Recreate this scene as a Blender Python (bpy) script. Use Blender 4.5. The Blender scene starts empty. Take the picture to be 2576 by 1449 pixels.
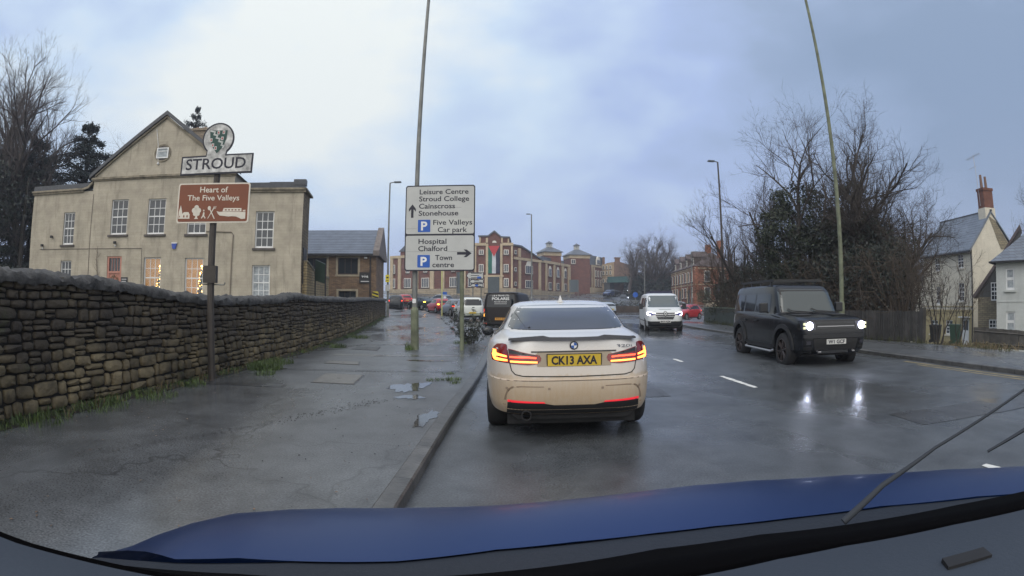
import bpy, bmesh, math, random
from math import sin, cos, pi, radians, sqrt, atan2, hypot
from mathutils import Vector, Matrix
from mathutils.bvhtree import BVHTree

# ------------------------------------------------------------------ camera, sky, light, exposure
S = bpy.context.scene
COL = S.collection
cd = bpy.data.cameras.new('dashcam')
CAM = bpy.data.objects.new('dashcam', cd)
COL.objects.link(CAM)
CAM.location = (0, 0, 1.4)
CAM.rotation_euler = (radians(90) + 37.5 / 1320, 0, 0)
cd.type = 'PANO'
cd.panorama_type = 'FISHEYE_LENS_POLYNOMIAL'
cd.sensor_width = 36
cd.sensor_fit = 'HORIZONTAL'
cd.fisheye_fov = pi
cd.fisheye_polynomial_k0 = 0
cd.fisheye_polynomial_k1 = -(2576 / 36) / 1320
cd.fisheye_polynomial_k2 = 0
cd.fisheye_polynomial_k3 = 0
cd.fisheye_polynomial_k4 = 0
cd.clip_start = 0.05
cd.clip_end = 2000
S.camera = CAM
S.render.engine = 'CYCLES'
S.cycles.use_denoising = True
S.cycles.max_bounces = 6
S.cycles.diffuse_bounces = 3
S.cycles.glossy_bounces = 3
S.cycles.transparent_max_bounces = 8
S.cycles.sample_clamp_indirect = 6
S.view_settings.view_transform = 'Standard'
S.view_settings.look = 'None'
S.view_settings.gamma = 1
S.view_settings.exposure = 0.0

W = bpy.data.worlds.new('World')
S.world = W
W.use_nodes = True
wt = W.node_tree
wt.nodes.clear()


def wn(t, **k):
    n = wt.nodes.new(t)
    for a, b in k.items():
        setattr(n, a, b)
    return n


def lk(t, a, b):
    t.links.new(a, b)


def ramp(nt, stops, fac):
    n = nt.nodes.new('ShaderNodeValToRGB')
    e = n.color_ramp.elements
    while len(e) < len(stops):
        e.new(0.5)
    for el, (p, c) in zip(e, stops):
        el.position = p
        el.color = (*c, 1) if len(c) == 3 else c
    if fac is not None:
        nt.links.new(fac, n.inputs[0])
    return n.outputs[0]


def mth(nt, op, a, b=0.0, clamp=False):
    n = nt.nodes.new('ShaderNodeMath')
    n.operation = op
    n.use_clamp = clamp
    for i, v in enumerate((a, b)):
        if isinstance(v, (int, float)):
            n.inputs[i].default_value = v
        else:
            nt.links.new(v, n.inputs[i])
    return n.outputs[0]


def mixc(nt, f, a, b, mode='MIX'):
    n = nt.nodes.new('ShaderNodeMix')
    n.data_type = 'RGBA'
    n.blend_type = mode
    for i, v in ((0, f), (6, a), (7, b)):
        if isinstance(v, (int, float)):
            n.inputs[i].default_value = v
        elif isinstance(v, tuple):
            n.inputs[i].default_value = (*v, 1)
        else:
            nt.links.new(v, n.inputs[i])
    return n.outputs[2]


def noise(nt, vec, scale, detail=4, rough=.55, dist=0.0):
    n = nt.nodes.new('ShaderNodeTexNoise')
    n.inputs['Scale'].default_value = scale
    n.inputs['Detail'].default_value = detail
    n.inputs['Roughness'].default_value = rough
    n.inputs['Distortion'].default_value = dist
    if vec is not None:
        nt.links.new(vec, n.inputs['Vector'])
    return n.outputs[0]


# overcast sky: soft cloud sheets, thinner (brighter) towards the upper left, thick and blue-grey on the right
tc = wn('ShaderNodeTexCoord')
sx = wn('ShaderNodeSeparateXYZ')
lk(wt, tc.outputs['Generated'], sx.inputs[0])
X_, Y_, Z_ = sx.outputs
mp = wn('ShaderNodeMapping')
mp.inputs['Scale'].default_value = (1.0, 1.0, 2.0)
mp.inputs['Location'].default_value = (3.1, 1.7, .4)
lk(wt, tc.outputs['Generated'], mp.inputs[0])
n1 = noise(wt, mp.outputs[0], 1.5, 5, .5, .25)
n2 = noise(wt, mp.outputs[0], 4.2, 4, .5, .1)


def lobe(x, y, z, k):
    v = Vector((x, y, z)).normalized()
    d = mth(wt, 'ADD', mth(wt, 'ADD', mth(wt, 'MULTIPLY', X_, v.x), mth(wt, 'MULTIPLY', Y_, v.y)), mth(wt, 'MULTIPLY', Z_, v.z))
    return mth(wt, 'POWER', mth(wt, 'MAXIMUM', d, 0.0), k)


cl = mth(wt, 'MULTIPLY', mth(wt, 'SUBTRACT', n1, .5), 1.0)
cl = mth(wt, 'ADD', cl, mth(wt, 'MULTIPLY', mth(wt, 'SUBTRACT', n2, .5), .62))
cl = mth(wt, 'ADD', cl, mth(wt, 'MULTIPLY', lobe(-.50, .78, .42, 14), .42))
cl = mth(wt, 'ADD', cl, mth(wt, 'MULTIPLY', lobe(-.10, .85, .52, 9), .28))
cl = mth(wt, 'SUBTRACT', cl, mth(wt, 'MULTIPLY', lobe(.85, .5, .22, 6), .34))
cl = mth(wt, 'ADD', cl, .40)
sky = ramp(wt, [(0.0, (.29, .395, .58)), (.25, (.365, .48, .70)), (.5, (.46, .59, .90)), (.75, (.66, .81, 1.0)), (1.0, (.93, .99, 1.0))], cl)
# greyer and lilac towards the horizon
hz = mth(wt, 'POWER', mth(wt, 'SUBTRACT', 1.0, mth(wt, 'ABSOLUTE', Z_)), 7.0)
sky = mixc(wt, mth(wt, 'MULTIPLY', hz, .6), sky, (.46, .515, .69))
# the cloud behind the camera is thinner and lights the fronts of the buildings
bk = mth(wt, 'ADD', 1.0, mth(wt, 'MULTIPLY', mth(wt, 'MAXIMUM', mth(wt, 'MULTIPLY', Y_, -1.0), 0.0), 1.25))
bk = mth(wt, 'ADD', bk, mth(wt, 'MULTIPLY', lobe(0, -.1, 1, 4), 1.0))
wf = mth(wt, 'MINIMUM', mth(wt, 'ADD', mth(wt, 'MAXIMUM', mth(wt, 'MULTIPLY', Y_, -1.6), 0.0), mth(wt, 'MULTIPLY', lobe(0, -.1, 1, 4), .9)), .92)
sky = mixc(wt, wf, sky, (.80, .78, .74))
bg = wn('ShaderNodeBackground')
lk(wt, sky, bg.inputs[0])
lk(wt, mth(wt, 'MULTIPLY', bk, 0.92), bg.inputs[1])
wo = wn('ShaderNodeOutputWorld')
lk(wt, bg.outputs[0], wo.inputs[0])

sl = bpy.data.lights.new('overcast_sun', 'SUN')
sl.energy = 0.9
sl.angle = radians(40)
sl.color = (1, .95, .88)
SUN = bpy.data.objects.new('overcast_sun', sl)
SUN.rotation_euler = (radians(48), 0, radians(-28))
COL.objects.link(SUN)

# ------------------------------------------------------------------ terrain height
def sstep(a, b, x):
    t = max(0.0, min(1.0, (x - a) / (b - a)))
    return t * t * (3 - 2 * t)


def Z(x, y):
    t = max(0.0, y - 38)
    za = .05 * t * t / (t + 18)
    if y > 100:
        za += .02 * (y - 100)
    t = max(0.0, y - 60)
    zb = .056 * t * t / (t + 10)
    w = sstep(0, 12, x)
    z = za * (1 - w) + zb * w
    z -= .105 * max(0.0, min(x, 45) - 14) * (1 - sstep(44, 58, y))
    if x < -5.4:
        z += .35 * sstep(-5.4, -9, x) * (1 - sstep(34, 40, y))
    return min(z, 4.5)


# ------------------------------------------------------------------ materials
MATS = {}


def M(name, col, rough=.6, metal=0.0, var=0.0, vs=3.0, bump=0.0, bs=20.0, coat=0.0, emit=None, es=1.0, spec=.5, island=0.0, col2=None):
    m = bpy.data.materials.new(name)
    MATS[name] = m
    m.use_nodes = True
    t = m.node_tree
    p = t.nodes['Principled BSDF']
    p.inputs['Base Color'].default_value = (*col, 1)
    p.inputs['Roughness'].default_value = rough
    p.inputs['Metallic'].default_value = metal
    p.inputs['Specular IOR Level'].default_value = spec
    p.inputs['Coat Weight'].default_value = coat
    p.inputs['Coat Roughness'].default_value = .08
    c = None
    if var or bump or col2 or island:
        tcn = t.nodes.new('ShaderNodeTexCoord')
        vec = tcn.outputs['Object']
    if var or col2:
        n = noise(t, vec, vs, 5, .6)
        lo = tuple(max(0, a * (1 - var)) for a in col)
        hi = tuple(min(1, a * (1 + var)) for a in (col2 or col))
        c = ramp(t, [(.3, lo), (.7, hi)], n)
    if island:
        g = t.nodes.new('ShaderNodeNewGeometry')
        f = mth(t, 'ADD', 1 - island, mth(t, 'MULTIPLY', g.outputs['Random Per Island'], 2 * island))
        cc = t.nodes.new('ShaderNodeCombineColor')
        for i in range(3):
            lk(t, f, cc.inputs[i])
        c = mixc(t, 1.0, c if c is not None else col, cc.outputs[0], 'MULTIPLY')
    if c is not None:
        lk(t, c, p.inputs['Base Color'])
    if bump:
        b = t.nodes.new('ShaderNodeBump')
        b.inputs['Strength'].default_value = bump
        b.inputs['Distance'].default_value = .02
        lk(t, noise(t, vec, bs, 5, .6), b.inputs['Height'])
        lk(t, b.outputs[0], p.inputs['Normal'])
    if emit:
        p.inputs['Emission Color'].default_value = (*emit, 1)
        p.inputs['Emission Strength'].default_value = es
    return m


def P(m):
    return m.node_tree.nodes['Principled BSDF']


def brickmat(name, c1, c2, mortar, bw, bh, ms=.012, rough=.85, stain=0.0, staincol=(.1, .09, .07), var=.15, bump=.4, warp=0.0):
    m = bpy.data.materials.new(name)
    MATS[name] = m
    m.use_nodes = True
    t = m.node_tree
    p = P(m)
    p.inputs['Roughness'].default_value = rough
    tcn = t.nodes.new('ShaderNodeTexCoord')
    s = t.nodes.new('ShaderNodeSeparateXYZ')
    lk(t, tcn.outputs['Object'], s.inputs[0])
    u = mth(t, 'ADD', s.outputs[0], s.outputs[1])
    v = s.outputs[2]
    if warp:
        v = mth(t, 'ADD', v, mth(t, 'MULTIPLY', noise(t, tcn.outputs['Object'], 1.6, 2), warp))
        u = mth(t, 'ADD', u, mth(t, 'MULTIPLY', noise(t, tcn.outputs['Object'], 2.3, 2), warp))
    cb = t.nodes.new('ShaderNodeCombineXYZ')
    lk(t, u, cb.inputs[0])
    lk(t, v, cb.inputs[1])
    b = t.nodes.new('ShaderNodeTexBrick')
    b.inputs['Scale'].default_value = 1
    b.inputs['Brick Width'].default_value = bw
    b.inputs['Row Height'].default_value = bh
    b.inputs['Mortar Size'].default_value = ms
    b.inputs['Mortar Smooth'].default_value = .3
    b.inputs['Color1'].default_value = (*c1, 1)
    b.inputs['Color2'].default_value = (*c2, 1)
    b.inputs['Mortar'].default_value = (*mortar, 1)
    lk(t, cb.outputs[0], b.inputs['Vector'])
    c = b.outputs[0]
    nv = noise(t, tcn.outputs['Object'], 1.1, 6, .65)
    c = mixc(t, 1.0, c, ramp(t, [(.3, (1 - var,) * 3), (.7, (1 + var * .6,) * 3)], nv), 'MULTIPLY')
    if stain:
        mpn = t.nodes.new('ShaderNodeMapping')
        mpn.inputs['Scale'].default_value = (1.6, 1.6, .25)
        lk(t, tcn.outputs['Object'], mpn.inputs[0])
        f = ramp(t, [(.52, (0, 0, 0)), (.72, (1, 1, 1))], noise(t, mpn.outputs[0], 1.3, 7, .7))
        c = mixc(t, mth(t, 'MULTIPLY', f, stain), c, staincol)
    lk(t, c, p.inputs['Base Color'])
    if bump:
        bn = t.nodes.new('ShaderNodeBump')
        bn.inputs['Strength'].default_value = bump
        bn.inputs['Distance'].default_value = .02
        h = mth(t, 'ADD', mth(t, 'MULTIPLY', b.outputs['Fac'], -1.0), mth(t, 'MULTIPLY', noise(t, tcn.outputs['Object'], 14, 4), .5))
        lk(t, h, bn.inputs['Height'])
        lk(t, bn.outputs[0], p.inputs['Normal'])
    return m


def wetmat(name, col, r0, r1, bump, bs=90, ps=.35, coarse=0.0, crack=0.0, pud=(.42, .56)):
    """wet asphalt: damp aggregate with smoother films of standing water"""
    m = bpy.data.materials.new(name)
    MATS[name] = m
    m.use_nodes = True
    t = m.node_tree
    p = P(m)
    g = t.nodes.new('ShaderNodeNewGeometry')
    pos = g.outputs['Position']
    mpn = t.nodes.new('ShaderNodeMapping')
    mpn.inputs['Scale'].default_value = (1.0, .45, 1.0)
    lk(t, pos, mpn.inputs[0])
    nb = noise(t, mpn.outputs[0], ps, 5, .6, .4)
    film = ramp(t, [(pud[0], (0, 0, 0)), (pud[1], (1, 1, 1))], nb)
    fine = noise(t, pos, 60, 2, .5)
    c = ramp(t, [(.3, tuple(a * .7 for a in col)), (.7, tuple(a * 1.45 for a in col))], noise(t, pos, 1.7, 6, .7))
    c = mixc(t, 1.0, c, ramp(t, [(.3, (.65,) * 3), (.7, (1.5,) * 3)], fine), 'MULTIPLY')
    if crack:
        vo = t.nodes.new('ShaderNodeTexVoronoi')
        vo.feature = 'DISTANCE_TO_EDGE'
        vo.inputs['Scale'].default_value = .33
        wv = t.nodes.new('ShaderNodeVectorMath')
        wv.operation = 'ADD'
        lk(t, pos, wv.inputs[0])
        nn = t.nodes.new('ShaderNodeTexNoise')
        nn.inputs['Scale'].default_value = 1.8
        lk(t, pos, nn.inputs['Vector'])
        lk(t, nn.outputs['Color'], wv.inputs[1])
        lk(t, wv.outputs[0], vo.inputs['Vector'])
        ck = ramp(t, [(0.0, (1, 1, 1)), (.006, (0, 0, 0))], vo.outputs['Distance'])
        c = mixc(t, mth(t, 'MULTIPLY', ck, crack), c, tuple(a * .3 for a in col))
    lk(t, c, p.inputs['Base Color'])
    rr = mth(t, 'ADD', r1, mth(t, 'MULTIPLY', film, r0 - r1))
    lk(t, rr, p.inputs['Roughness'])
    p.inputs['IOR'].default_value = 1.38
    p.inputs['Specular IOR Level'].default_value = .5
    b = t.nodes.new('ShaderNodeBump')
    b.inputs['Distance'].default_value = .004
    lk(t, mth(t, 'MULTIPLY', mth(t, 'SUBTRACT', 1.12, film), bump), b.inputs['Strength'])
    lk(t, mth(t, 'ADD', noise(t, pos, bs, 3, .6), mth(t, 'MULTIPLY', noise(t, pos, 6, 3), coarse)), b.inputs['Height'])
    lk(t, b.outputs[0], p.inputs['Normal'])
    return m


def glassmat(name, tint=(.9, .95, 1), k=.75):
    """clear pane: transparent with a fresnel mirror on top"""
    m = bpy.data.materials.new(name)
    MATS[name] = m
    m.use_nodes = True
    t = m.node_tree
    t.nodes.clear()
    o = t.nodes.new('ShaderNodeOutputMaterial')
    mx = t.nodes.new('ShaderNodeMixShader')
    tr = t.nodes.new('ShaderNodeBsdfTransparent')
    tr.inputs[0].default_value = (*tint, 1)
    gl = t.nodes.new('ShaderNodeBsdfGlossy')
    gl.inputs['Roughness'].default_value = .03
    f = t.nodes.new('ShaderNodeFresnel')
    f.inputs[0].default_value = 1.5
    lk(t, mth(t, 'ADD', f.outputs[0], .02), mx.inputs[0])
    lk(t, tr.outputs[0], mx.inputs[1])
    lk(t, gl.outputs[0], mx.inputs[2])
    lk(t, mx.outputs[0], o.inputs[0])
    return m


# ------------------------------------------------------------------ mesh builder
def setprops(o, label=None, cat=None, group=None, kind=None):
    if label:
        o['label'] = label
    if cat:
        o['category'] = cat
    if group:
        o['group'] = group
    if kind:
        o['kind'] = kind
    return o


def empty(name, loc, rz=0.0, label=None, cat=None, group=None, scale=1.0, tilt=(0, 0)):
    o = bpy.data.objects.new(name, None)
    o.empty_display_size = .3
    COL.objects.link(o)
    o.location = loc
    o.rotation_euler = (tilt[0], tilt[1], rz)
    o.scale = (scale,) * 3
    return setprops(o, label, cat, group)


class MB:
    def __init__(s):
        s.v = []
        s.f = []
        s.m = []

    def add(s, vs, fs, m=0):
        b = len(s.v)
        s.v.extend(tuple(v) for v in vs)
        for f in fs:
            s.f.append(tuple(b + i for i in f))
            s.m.append(m)
        return s

    def box(s, x0, x1, y0, y1, z0, z1, m=0):
        return s.add([(x0, y0, z0), (x1, y0, z0), (x1, y1, z0), (x0, y1, z0), (x0, y0, z1), (x1, y0, z1), (x1, y1, z1), (x0, y1, z1)],
                     [(0, 3, 2, 1), (4, 5, 6, 7), (0, 1, 5, 4), (1, 2, 6, 5), (2, 3, 7, 6), (3, 0, 4, 7)], m)

    def prism(s, pts, d0, d1, ax='y', m=0):
        """pts in the plane across axis ax: y -> (x,z), x -> (y,z), z -> (x,y)"""
        n = len(pts)

        def q(p, d):
            return {'y': (p[0], d, p[1]), 'x': (d, p[0], p[1]), 'z': (p[0], p[1], d)}[ax]
        vs = [q(p, d0) for p in pts] + [q(p, d1) for p in pts]
        fs = [tuple(range(n)), tuple(range(2 * n - 1, n - 1, -1))]
        fs += [(i, i + n, (i + 1) % n + n, (i + 1) % n) for i in range(n)]
        return s.add(vs, fs, m)

    def tube(s, pts, rs, n=8, m=0, caps=True):
        rings = []
        pts = [Vector(p) for p in pts]
        if isinstance(rs, (int, float)):
            rs = [rs] * len(pts)
        prev = None
        vs = []
        for i, p in enumerate(pts):
            d = (pts[min(i + 1, len(pts) - 1)] - pts[max(i - 1, 0)])
            if d.length < 1e-9:
                d = Vector((0, 0, 1))
            d.normalize()
            if prev is None:
                a = Vector((0, 0, 1)) if abs(d.z) < .9 else Vector((1, 0, 0))
                u = d.cross(a).normalized()
            else:
                u = (prev - d * prev.dot(d))
                u = u.normalized() if u.length > 1e-6 else d.orthogonal().normalized()
            prev = u
            w = d.cross(u)
            for k in range(n):
                t = 2 * pi * k / n
                vs.append(p + (u * cos(t) + w * sin(t)) * rs[i])
        fs = []
        for i in range(len(pts) - 1):
            for k in range(n):
                a = i * n + k
                b = i * n + (k + 1) % n
                fs.append((a, b, b + n, a + n))
        if caps:
            fs.append(tuple(range(n - 1, -1, -1)))
            fs.append(tuple(range((len(pts) - 1) * n, len(pts) * n)))
        return s.add(vs, fs, m)

    def cyl(s, p0, p1, r0, r1=None, n=16, m=0):
        return s.tube([p0, p1], [r0, r0 if r1 is None else r1], n, m)

    def ball(s, c, r, n=10, m=0, sc=(1, 1, 1)):
        vs = []
        k = n // 2
        for i in range(k + 1):
            a = pi * i / k
            for j in range(n):
                b = 2 * pi * j / n
                vs.append((c[0] + r * sc[0] * sin(a) * cos(b), c[1] + r * sc[1] * sin(a) * sin(b), c[2] + r * sc[2] * cos(a)))
        fs = [(i * n + j, i * n + (j + 1) % n, (i + 1) * n + (j + 1) % n, (i + 1) * n + j) for i in range(k) for j in range(n)]
        return s.add(vs, fs, m)

    def mesh(s, me_vf, mat=None, m=0):
        vs, fs = me_vf
        if mat is not None:
            vs = [mat @ Vector(v) for v in vs]
        return s.add(vs, fs, m)

    def build(s, name, mats, parent=None, smooth=None, label=None, cat=None, group=None, kind=None, bevel=0.0, recalc=False, loc=None):
        me = bpy.data.meshes.new(name)
        me.from_pydata(s.v, [], s.f)
        if not isinstance(mats, (list, tuple)):
            mats = [mats]
        for mm in mats:
            me.materials.append(mm)
        if len(mats) > 1:
            me.polygons.foreach_set('material_index', s.m)
        if recalc:
            bm = bmesh.new()
            bm.from_mesh(me)
            bmesh.ops.recalc_face_normals(bm, faces=bm.faces)
            bm.to_mesh(me)
            bm.free()
        if smooth is not None:
            me.polygons.foreach_set('use_smooth', [True] * len(me.polygons))
            if smooth < 180:
                me.set_sharp_from_angle(angle=radians(smooth))
        me.update()
        o = bpy.data.objects.new(name, me)
        COL.objects.link(o)
        if parent is not None:
            o.parent = parent
        if loc is not None:
            o.location = loc
        if bevel:
            b = o.modifiers.new('bevel', 'BEVEL')
            b.width = bevel
            b.segments = 2
            b.limit_method = 'ANGLE'
        return setprops(o, label, cat, group, kind)


_tc = {}


def textvf(s, bold=.02):
    """(verts, faces, width, capheight) of a flat string in the x-y plane, cap height about .7"""
    k = (s, bold)
    if k in _tc:
        return _tc[k]
    cu = bpy.data.curves.new('lettering', 'FONT')
    cu.body = s
    cu.offset = bold
    cu.resolution_u = 3
    o = bpy.data.objects.new('lettering', cu)
    COL.objects.link(o)
    dg = bpy.context.evaluated_depsgraph_get()
    me = bpy.data.meshes.new_from_object(o.evaluated_get(dg))
    vs = [tuple(v.co) for v in me.vertices]
    fs = [tuple(p.vertices) for p in me.polygons]
    bpy.data.objects.remove(o)
    bpy.data.curves.remove(cu)
    bpy.data.meshes.remove(me)
    x0 = min(v[0] for v in vs)
    x1 = max(v[0] for v in vs)
    _tc[k] = (vs, fs, x0, x1)
    return _tc[k]


def text(mb, s, x, z, cap, width=None, y=0.0, m=0, bold=.02, align='L', flip=False):
    """string standing in the x-z plane facing -y; baseline at z, cap height cap, fitted to width"""
    vs, fs, x0, x1 = textvf(s, bold)
    k = cap / .7
    kx = k if width is None else width / (x1 - x0)
    w = kx * (x1 - x0)
    if align == 'C':
        x = x - w / 2
    out = [((x + (v[0] - x0) * kx), y, z + v[1] * k) for v in vs]
    if flip:
        out = [(-a, b, c) for a, b, c in out]
    mb.add(out, fs, m)


def boolcut(o, cutter):
    md = o.modifiers.new('cut', 'BOOLEAN')
    md.operation = 'DIFFERENCE'
    md.solver = 'EXACT'
    md.object = cutter
    dg = bpy.context.evaluated_depsgraph_get()
    dg.update()
    me = bpy.data.meshes.new_from_object(o.evaluated_get(dg))
    o.modifiers.clear()
    o.data = me
    bpy.data.objects.remove(cutter)
# ------------------------------------------------------------------ ground, road, pavements
R = random.Random(7)


def lin(nodes, y):
    if y <= nodes[0][1]:
        return nodes[0][0]
    for (x0, y0), (x1, y1) in zip(nodes, nodes[1:]):
        if y <= y1:
            t = (y - y0) / (y1 - y0)
            return x0 + (x1 - x0) * t
    return nodes[-1][0]


def smooth_nodes(nodes, it=3):
    for _ in range(it):
        out = [nodes[0]]
        for a, b in zip(nodes, nodes[1:]):
            out.append((a[0] * .75 + b[0] * .25, a[1] * .75 + b[1] * .25))
            out.append((a[0] * .25 + b[0] * .75, a[1] * .25 + b[1] * .75))
        out.append(nodes[-1])
        nodes = out
    return nodes


KL = smooth_nodes([(-.78, -6), (-.74, 5), (-.55, 10), (-.6, 16), (-.85, 21.5), (-1.9, 28), (-3.9, 36), (-6.3, 43), (-9, 50), (-12.5, 57), (-17, 64), (-24, 72), (-40, 85)], 2)
KR = smooth_nodes([(9.15, -6), (9.2, 5), (9.35, 20), (9.7, 28), (10.6, 32.5), (15.2, 41.5), (19, 50), (27, 58), (70, 66)], 2)
WL = smooth_nodes([(-5.1, -3), (-5.2, 3), (-5.22, 6), (-5.3, 9.9), (-5.8, 16.2), (-7.2, 26), (-9.2, 37.5)], 2)
WL2 = WL + [(-9.6, 38.5), (-13.5, 45), (-18, 54), (-25, 66), (-30, 72)]
FR = [(12.3, -6), (12.3, 12.4), (12.0, 15), (11.75, 24), (13.1, 34.6)]
FR2 = FR + [(17.5, 42.5), (21.5, 50), (30, 57), (70, 65)]

mGround = M('soil_and_rough_grass', (.035, .045, .02), .9, var=.5, vs=.8, bump=.6, bs=6)
mRoad = wetmat('wet_asphalt', (.062, .068, .074), .14, .40, .8, 75, .22, .6, 0)
mPave = wetmat('wet_pavement', (.070, .074, .078), .10, .36, .7, 70, .30, .5, .6, (.46, .62))
mKerb = M('kerb_stone', (.075, .074, .07), .38, var=.45, vs=5, bump=.3, bs=30)
t_ = mKerb.node_tree
tcx = t_.nodes.new('ShaderNodeTexCoord')
sp_ = t_.nodes.new('ShaderNodeSeparateXYZ')
lk(t_, tcx.outputs['Object'], sp_.inputs[0])
fr_ = mth(t_, 'FRACT', mth(t_, 'MULTIPLY', sp_.outputs[1], 1.09))
jn = mth(t_, 'LESS_THAN', fr_, .016)
lk(t_, mixc(t_, jn, P(mKerb).inputs['Base Color'].links[0].from_socket, (.012, .012, .011)), P(mKerb).inputs['Base Color'])
mPaint = M('worn_white_paint', (.62, .62, .58), .5, var=.25, vs=9)
mYel = M('worn_yellow_paint', (.24, .19, .09), .5, var=.45, vs=5)
mWater = M('standing_water', (.022, .019, .016), .07, spec=.6, bump=.05, bs=5)


def strip(name, ys, fl, fr, dz, nx, mat, kind='structure', flat=None):
    b = MB()
    n = nx + 1
    for y in ys:
        a, c = fl(y), fr(y)
        for i in range(n):
            x = a + (c - a) * i / nx
            b.v.append((x, y, Z(x, y) + dz))
    for j in range(len(ys) - 1):
        for i in range(nx):
            k = j * n + i
            b.f.append((k, k + 1, k + 1 + n, k + n))
            b.m.append(0)
    return b.build(name, mat, kind=kind, smooth=180)


def rng(a, b, st):
    n = max(1, int(round((b - a) / st)))
    return [a + (b - a) * i / n for i in range(n + 1)]


# ground sheet out to the horizon
gx = [-700, -400, -200, -120] + rng(-80, 80, 4) + [120, 200, 400, 700]
gy = [-500, -200, -60] + rng(-20, 180, 4) + [240, 400, 900]
b = MB()
for y in gy:
    for x in gx:
        b.v.append((x, y, Z(x, min(y, 170)) - .12))
for j in range(len(gy) - 1):
    for i in range(len(gx) - 1):
        k = j * len(gx) + i
        b.f.append((k, k + 1, k + 1 + len(gx), k + len(gx)))
        b.m.append(0)
b.build('ground', mGround, kind='structure', smooth=180)

strip('road', rng(-6, 66, 1.2) + rng(68, 165, 3), lambda y: lin(KL, y) if y < 84 else -40, lambda y: lin(KR, y), 0, 24, mRoad)
strip('pavement', rng(-4, 72, 1.2), lambda y: lin(WL2, y) - .1, lambda y: lin(KL, y) - .14, .10, 8, mPave)
strip('pavement', rng(-6, 58, 1.0), lambda y: lin(KR, y) + .14, lambda y: max(lin(FR2, y), lin(KR, y) + 1.2), .10, 5, mPave)


def kerb(nodes, sgn, y0, y1):
    b = MB()
    ys = [y for _, y in nodes if y0 < y < y1]
    ys = sorted(set([y0, y1] + ys + rng(y0, y1, .9)))
    prof = [(0.0, -.06), (0.0, .085), (.015, .10), (.135, .112), (.15, .10), (.15, -.05)]
    for y in ys:
        x = lin(nodes, y)
        for px, pz in prof:
            b.v.append((x - sgn * px, y, Z(x, y) + pz))
    n = len(prof)
    for j in range(len(ys) - 1):
        for i in range(n - 1):
            k = j * n + i
            f = (k, k + 1, k + 1 + n, k + n)
            b.f.append(f if sgn > 0 else f[::-1])
            b.m.append(0)
    return b.build('kerb', mKerb, kind='structure')


kerb(KL, 1, -5, 72)
kerb(KR, -1, -6, 58)

# reinstated trenches and patches
mPat = [wetmat('patch_dark_asphalt', (.048, .050, .053), .14, .40, .8, 60, .5, .6, 0), wetmat('patch_pale_asphalt', (.095, .095, .09), .2, .5, .9, 50, .5, .6, .5)]


def patch(pts, m, dz):
    n = 14
    b = MB()
    for i in range(n + 1):
        for k in range(n + 1):
            u, v = i / n, k / n
            x = (pts[0][0] * (1 - u) + pts[1][0] * u) * (1 - v) + (pts[3][0] * (1 - u) + pts[2][0] * u) * v
            y = (pts[0][1] * (1 - u) + pts[1][1] * u) * (1 - v) + (pts[3][1] * (1 - u) + pts[2][1] * u) * v
            if i in (0, n) or k in (0, n):
                x += R.uniform(-.02, .02)
                y += R.uniform(-.02, .02)
            b.v.append((x, y, Z(x, y) + dz))
    b.f = [(i * (n + 1) + k, (i + 1) * (n + 1) + k, (i + 1) * (n + 1) + k + 1, i * (n + 1) + k + 1) for i in range(n) for k in range(n)]
    b.m = [0] * len(b.f)
    b.build('surface_patch', mPat[m], kind='structure')


patch([(-4.6, 9.35), (-1.0, 9.75), (-1.0, 9.95), (-4.6, 9.6)], 0, .1028)
patch([(-4.9, 7.2), (-3.5, 7.4), (-3.55, 7.7), (-4.9, 7.5)], 0, .1032)
patch([(-4.4, 12.2), (-1.1, 12.6), (-1.0, 13.0), (-4.5, 12.7)], 1, .1028)
patch([(-4.6, 15.6), (-2.2, 15.9), (-2.2, 16.2), (-4.6, 15.9)], 0, .1028)
patch([(2.0, 7.5), (2.35, 7.5), (3.1, 22), (2.7, 22)], 0, .004)
patch([(4.6, 4.5), (7.9, 4.2), (7.9, 5.0), (4.6, 5.2)], 0, .004)
# line of grit and broken surface on the near pavement
gt_ = MB()
for i in range(900):
    k = R.random()
    x, y = (-3.6 + 1.9 * k + R.gauss(0, .035 + .05 * k), 3.2 + 3.6 * k + R.gauss(0, .05)) if R.random() < .7 else (R.uniform(-4.6, -.9), R.uniform(2.5, 13))
    q = R.uniform(.002, .009)
    z = Z(x, y) + .104
    gt_.add([(x - q, y, z), (x, y - q, z), (x + q, y, z), (x, y + q, z), (x, y, z + q * .9)], [(0, 1, 4), (1, 2, 4), (2, 3, 4), (3, 0, 4)])
gt_.build('grit', M('dark_grit', (.02, .02, .02), .6), kind='stuff', label='loose dark grit strewn along the near left pavement', cat='grit')

# painted markings
mk = MB()


def dash(x0, y0, x1, y1, w, m=0, jit=.0):
    d = Vector((x1 - x0, y1 - y0)).normalized()
    nrm = Vector((-d.y, d.x)) * w / 2
    n = max(1, int(hypot(x1 - x0, y1 - y0) / .12))
    vs = []
    for i in range(n + 1):
        x = x0 + (x1 - x0) * i / n
        y = y0 + (y1 - y0) * i / n
        k = 1 + R.uniform(-jit, jit)
        for s in (-1, 1):
            px, py = x + nrm.x * s * k, y + nrm.y * s * k
            vs.append((px, py, Z(px, py) + .004))
    mk.add(vs, [(2 * i, 2 * i + 2, 2 * i + 3, 2 * i + 1) for i in range(n)], m)


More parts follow.
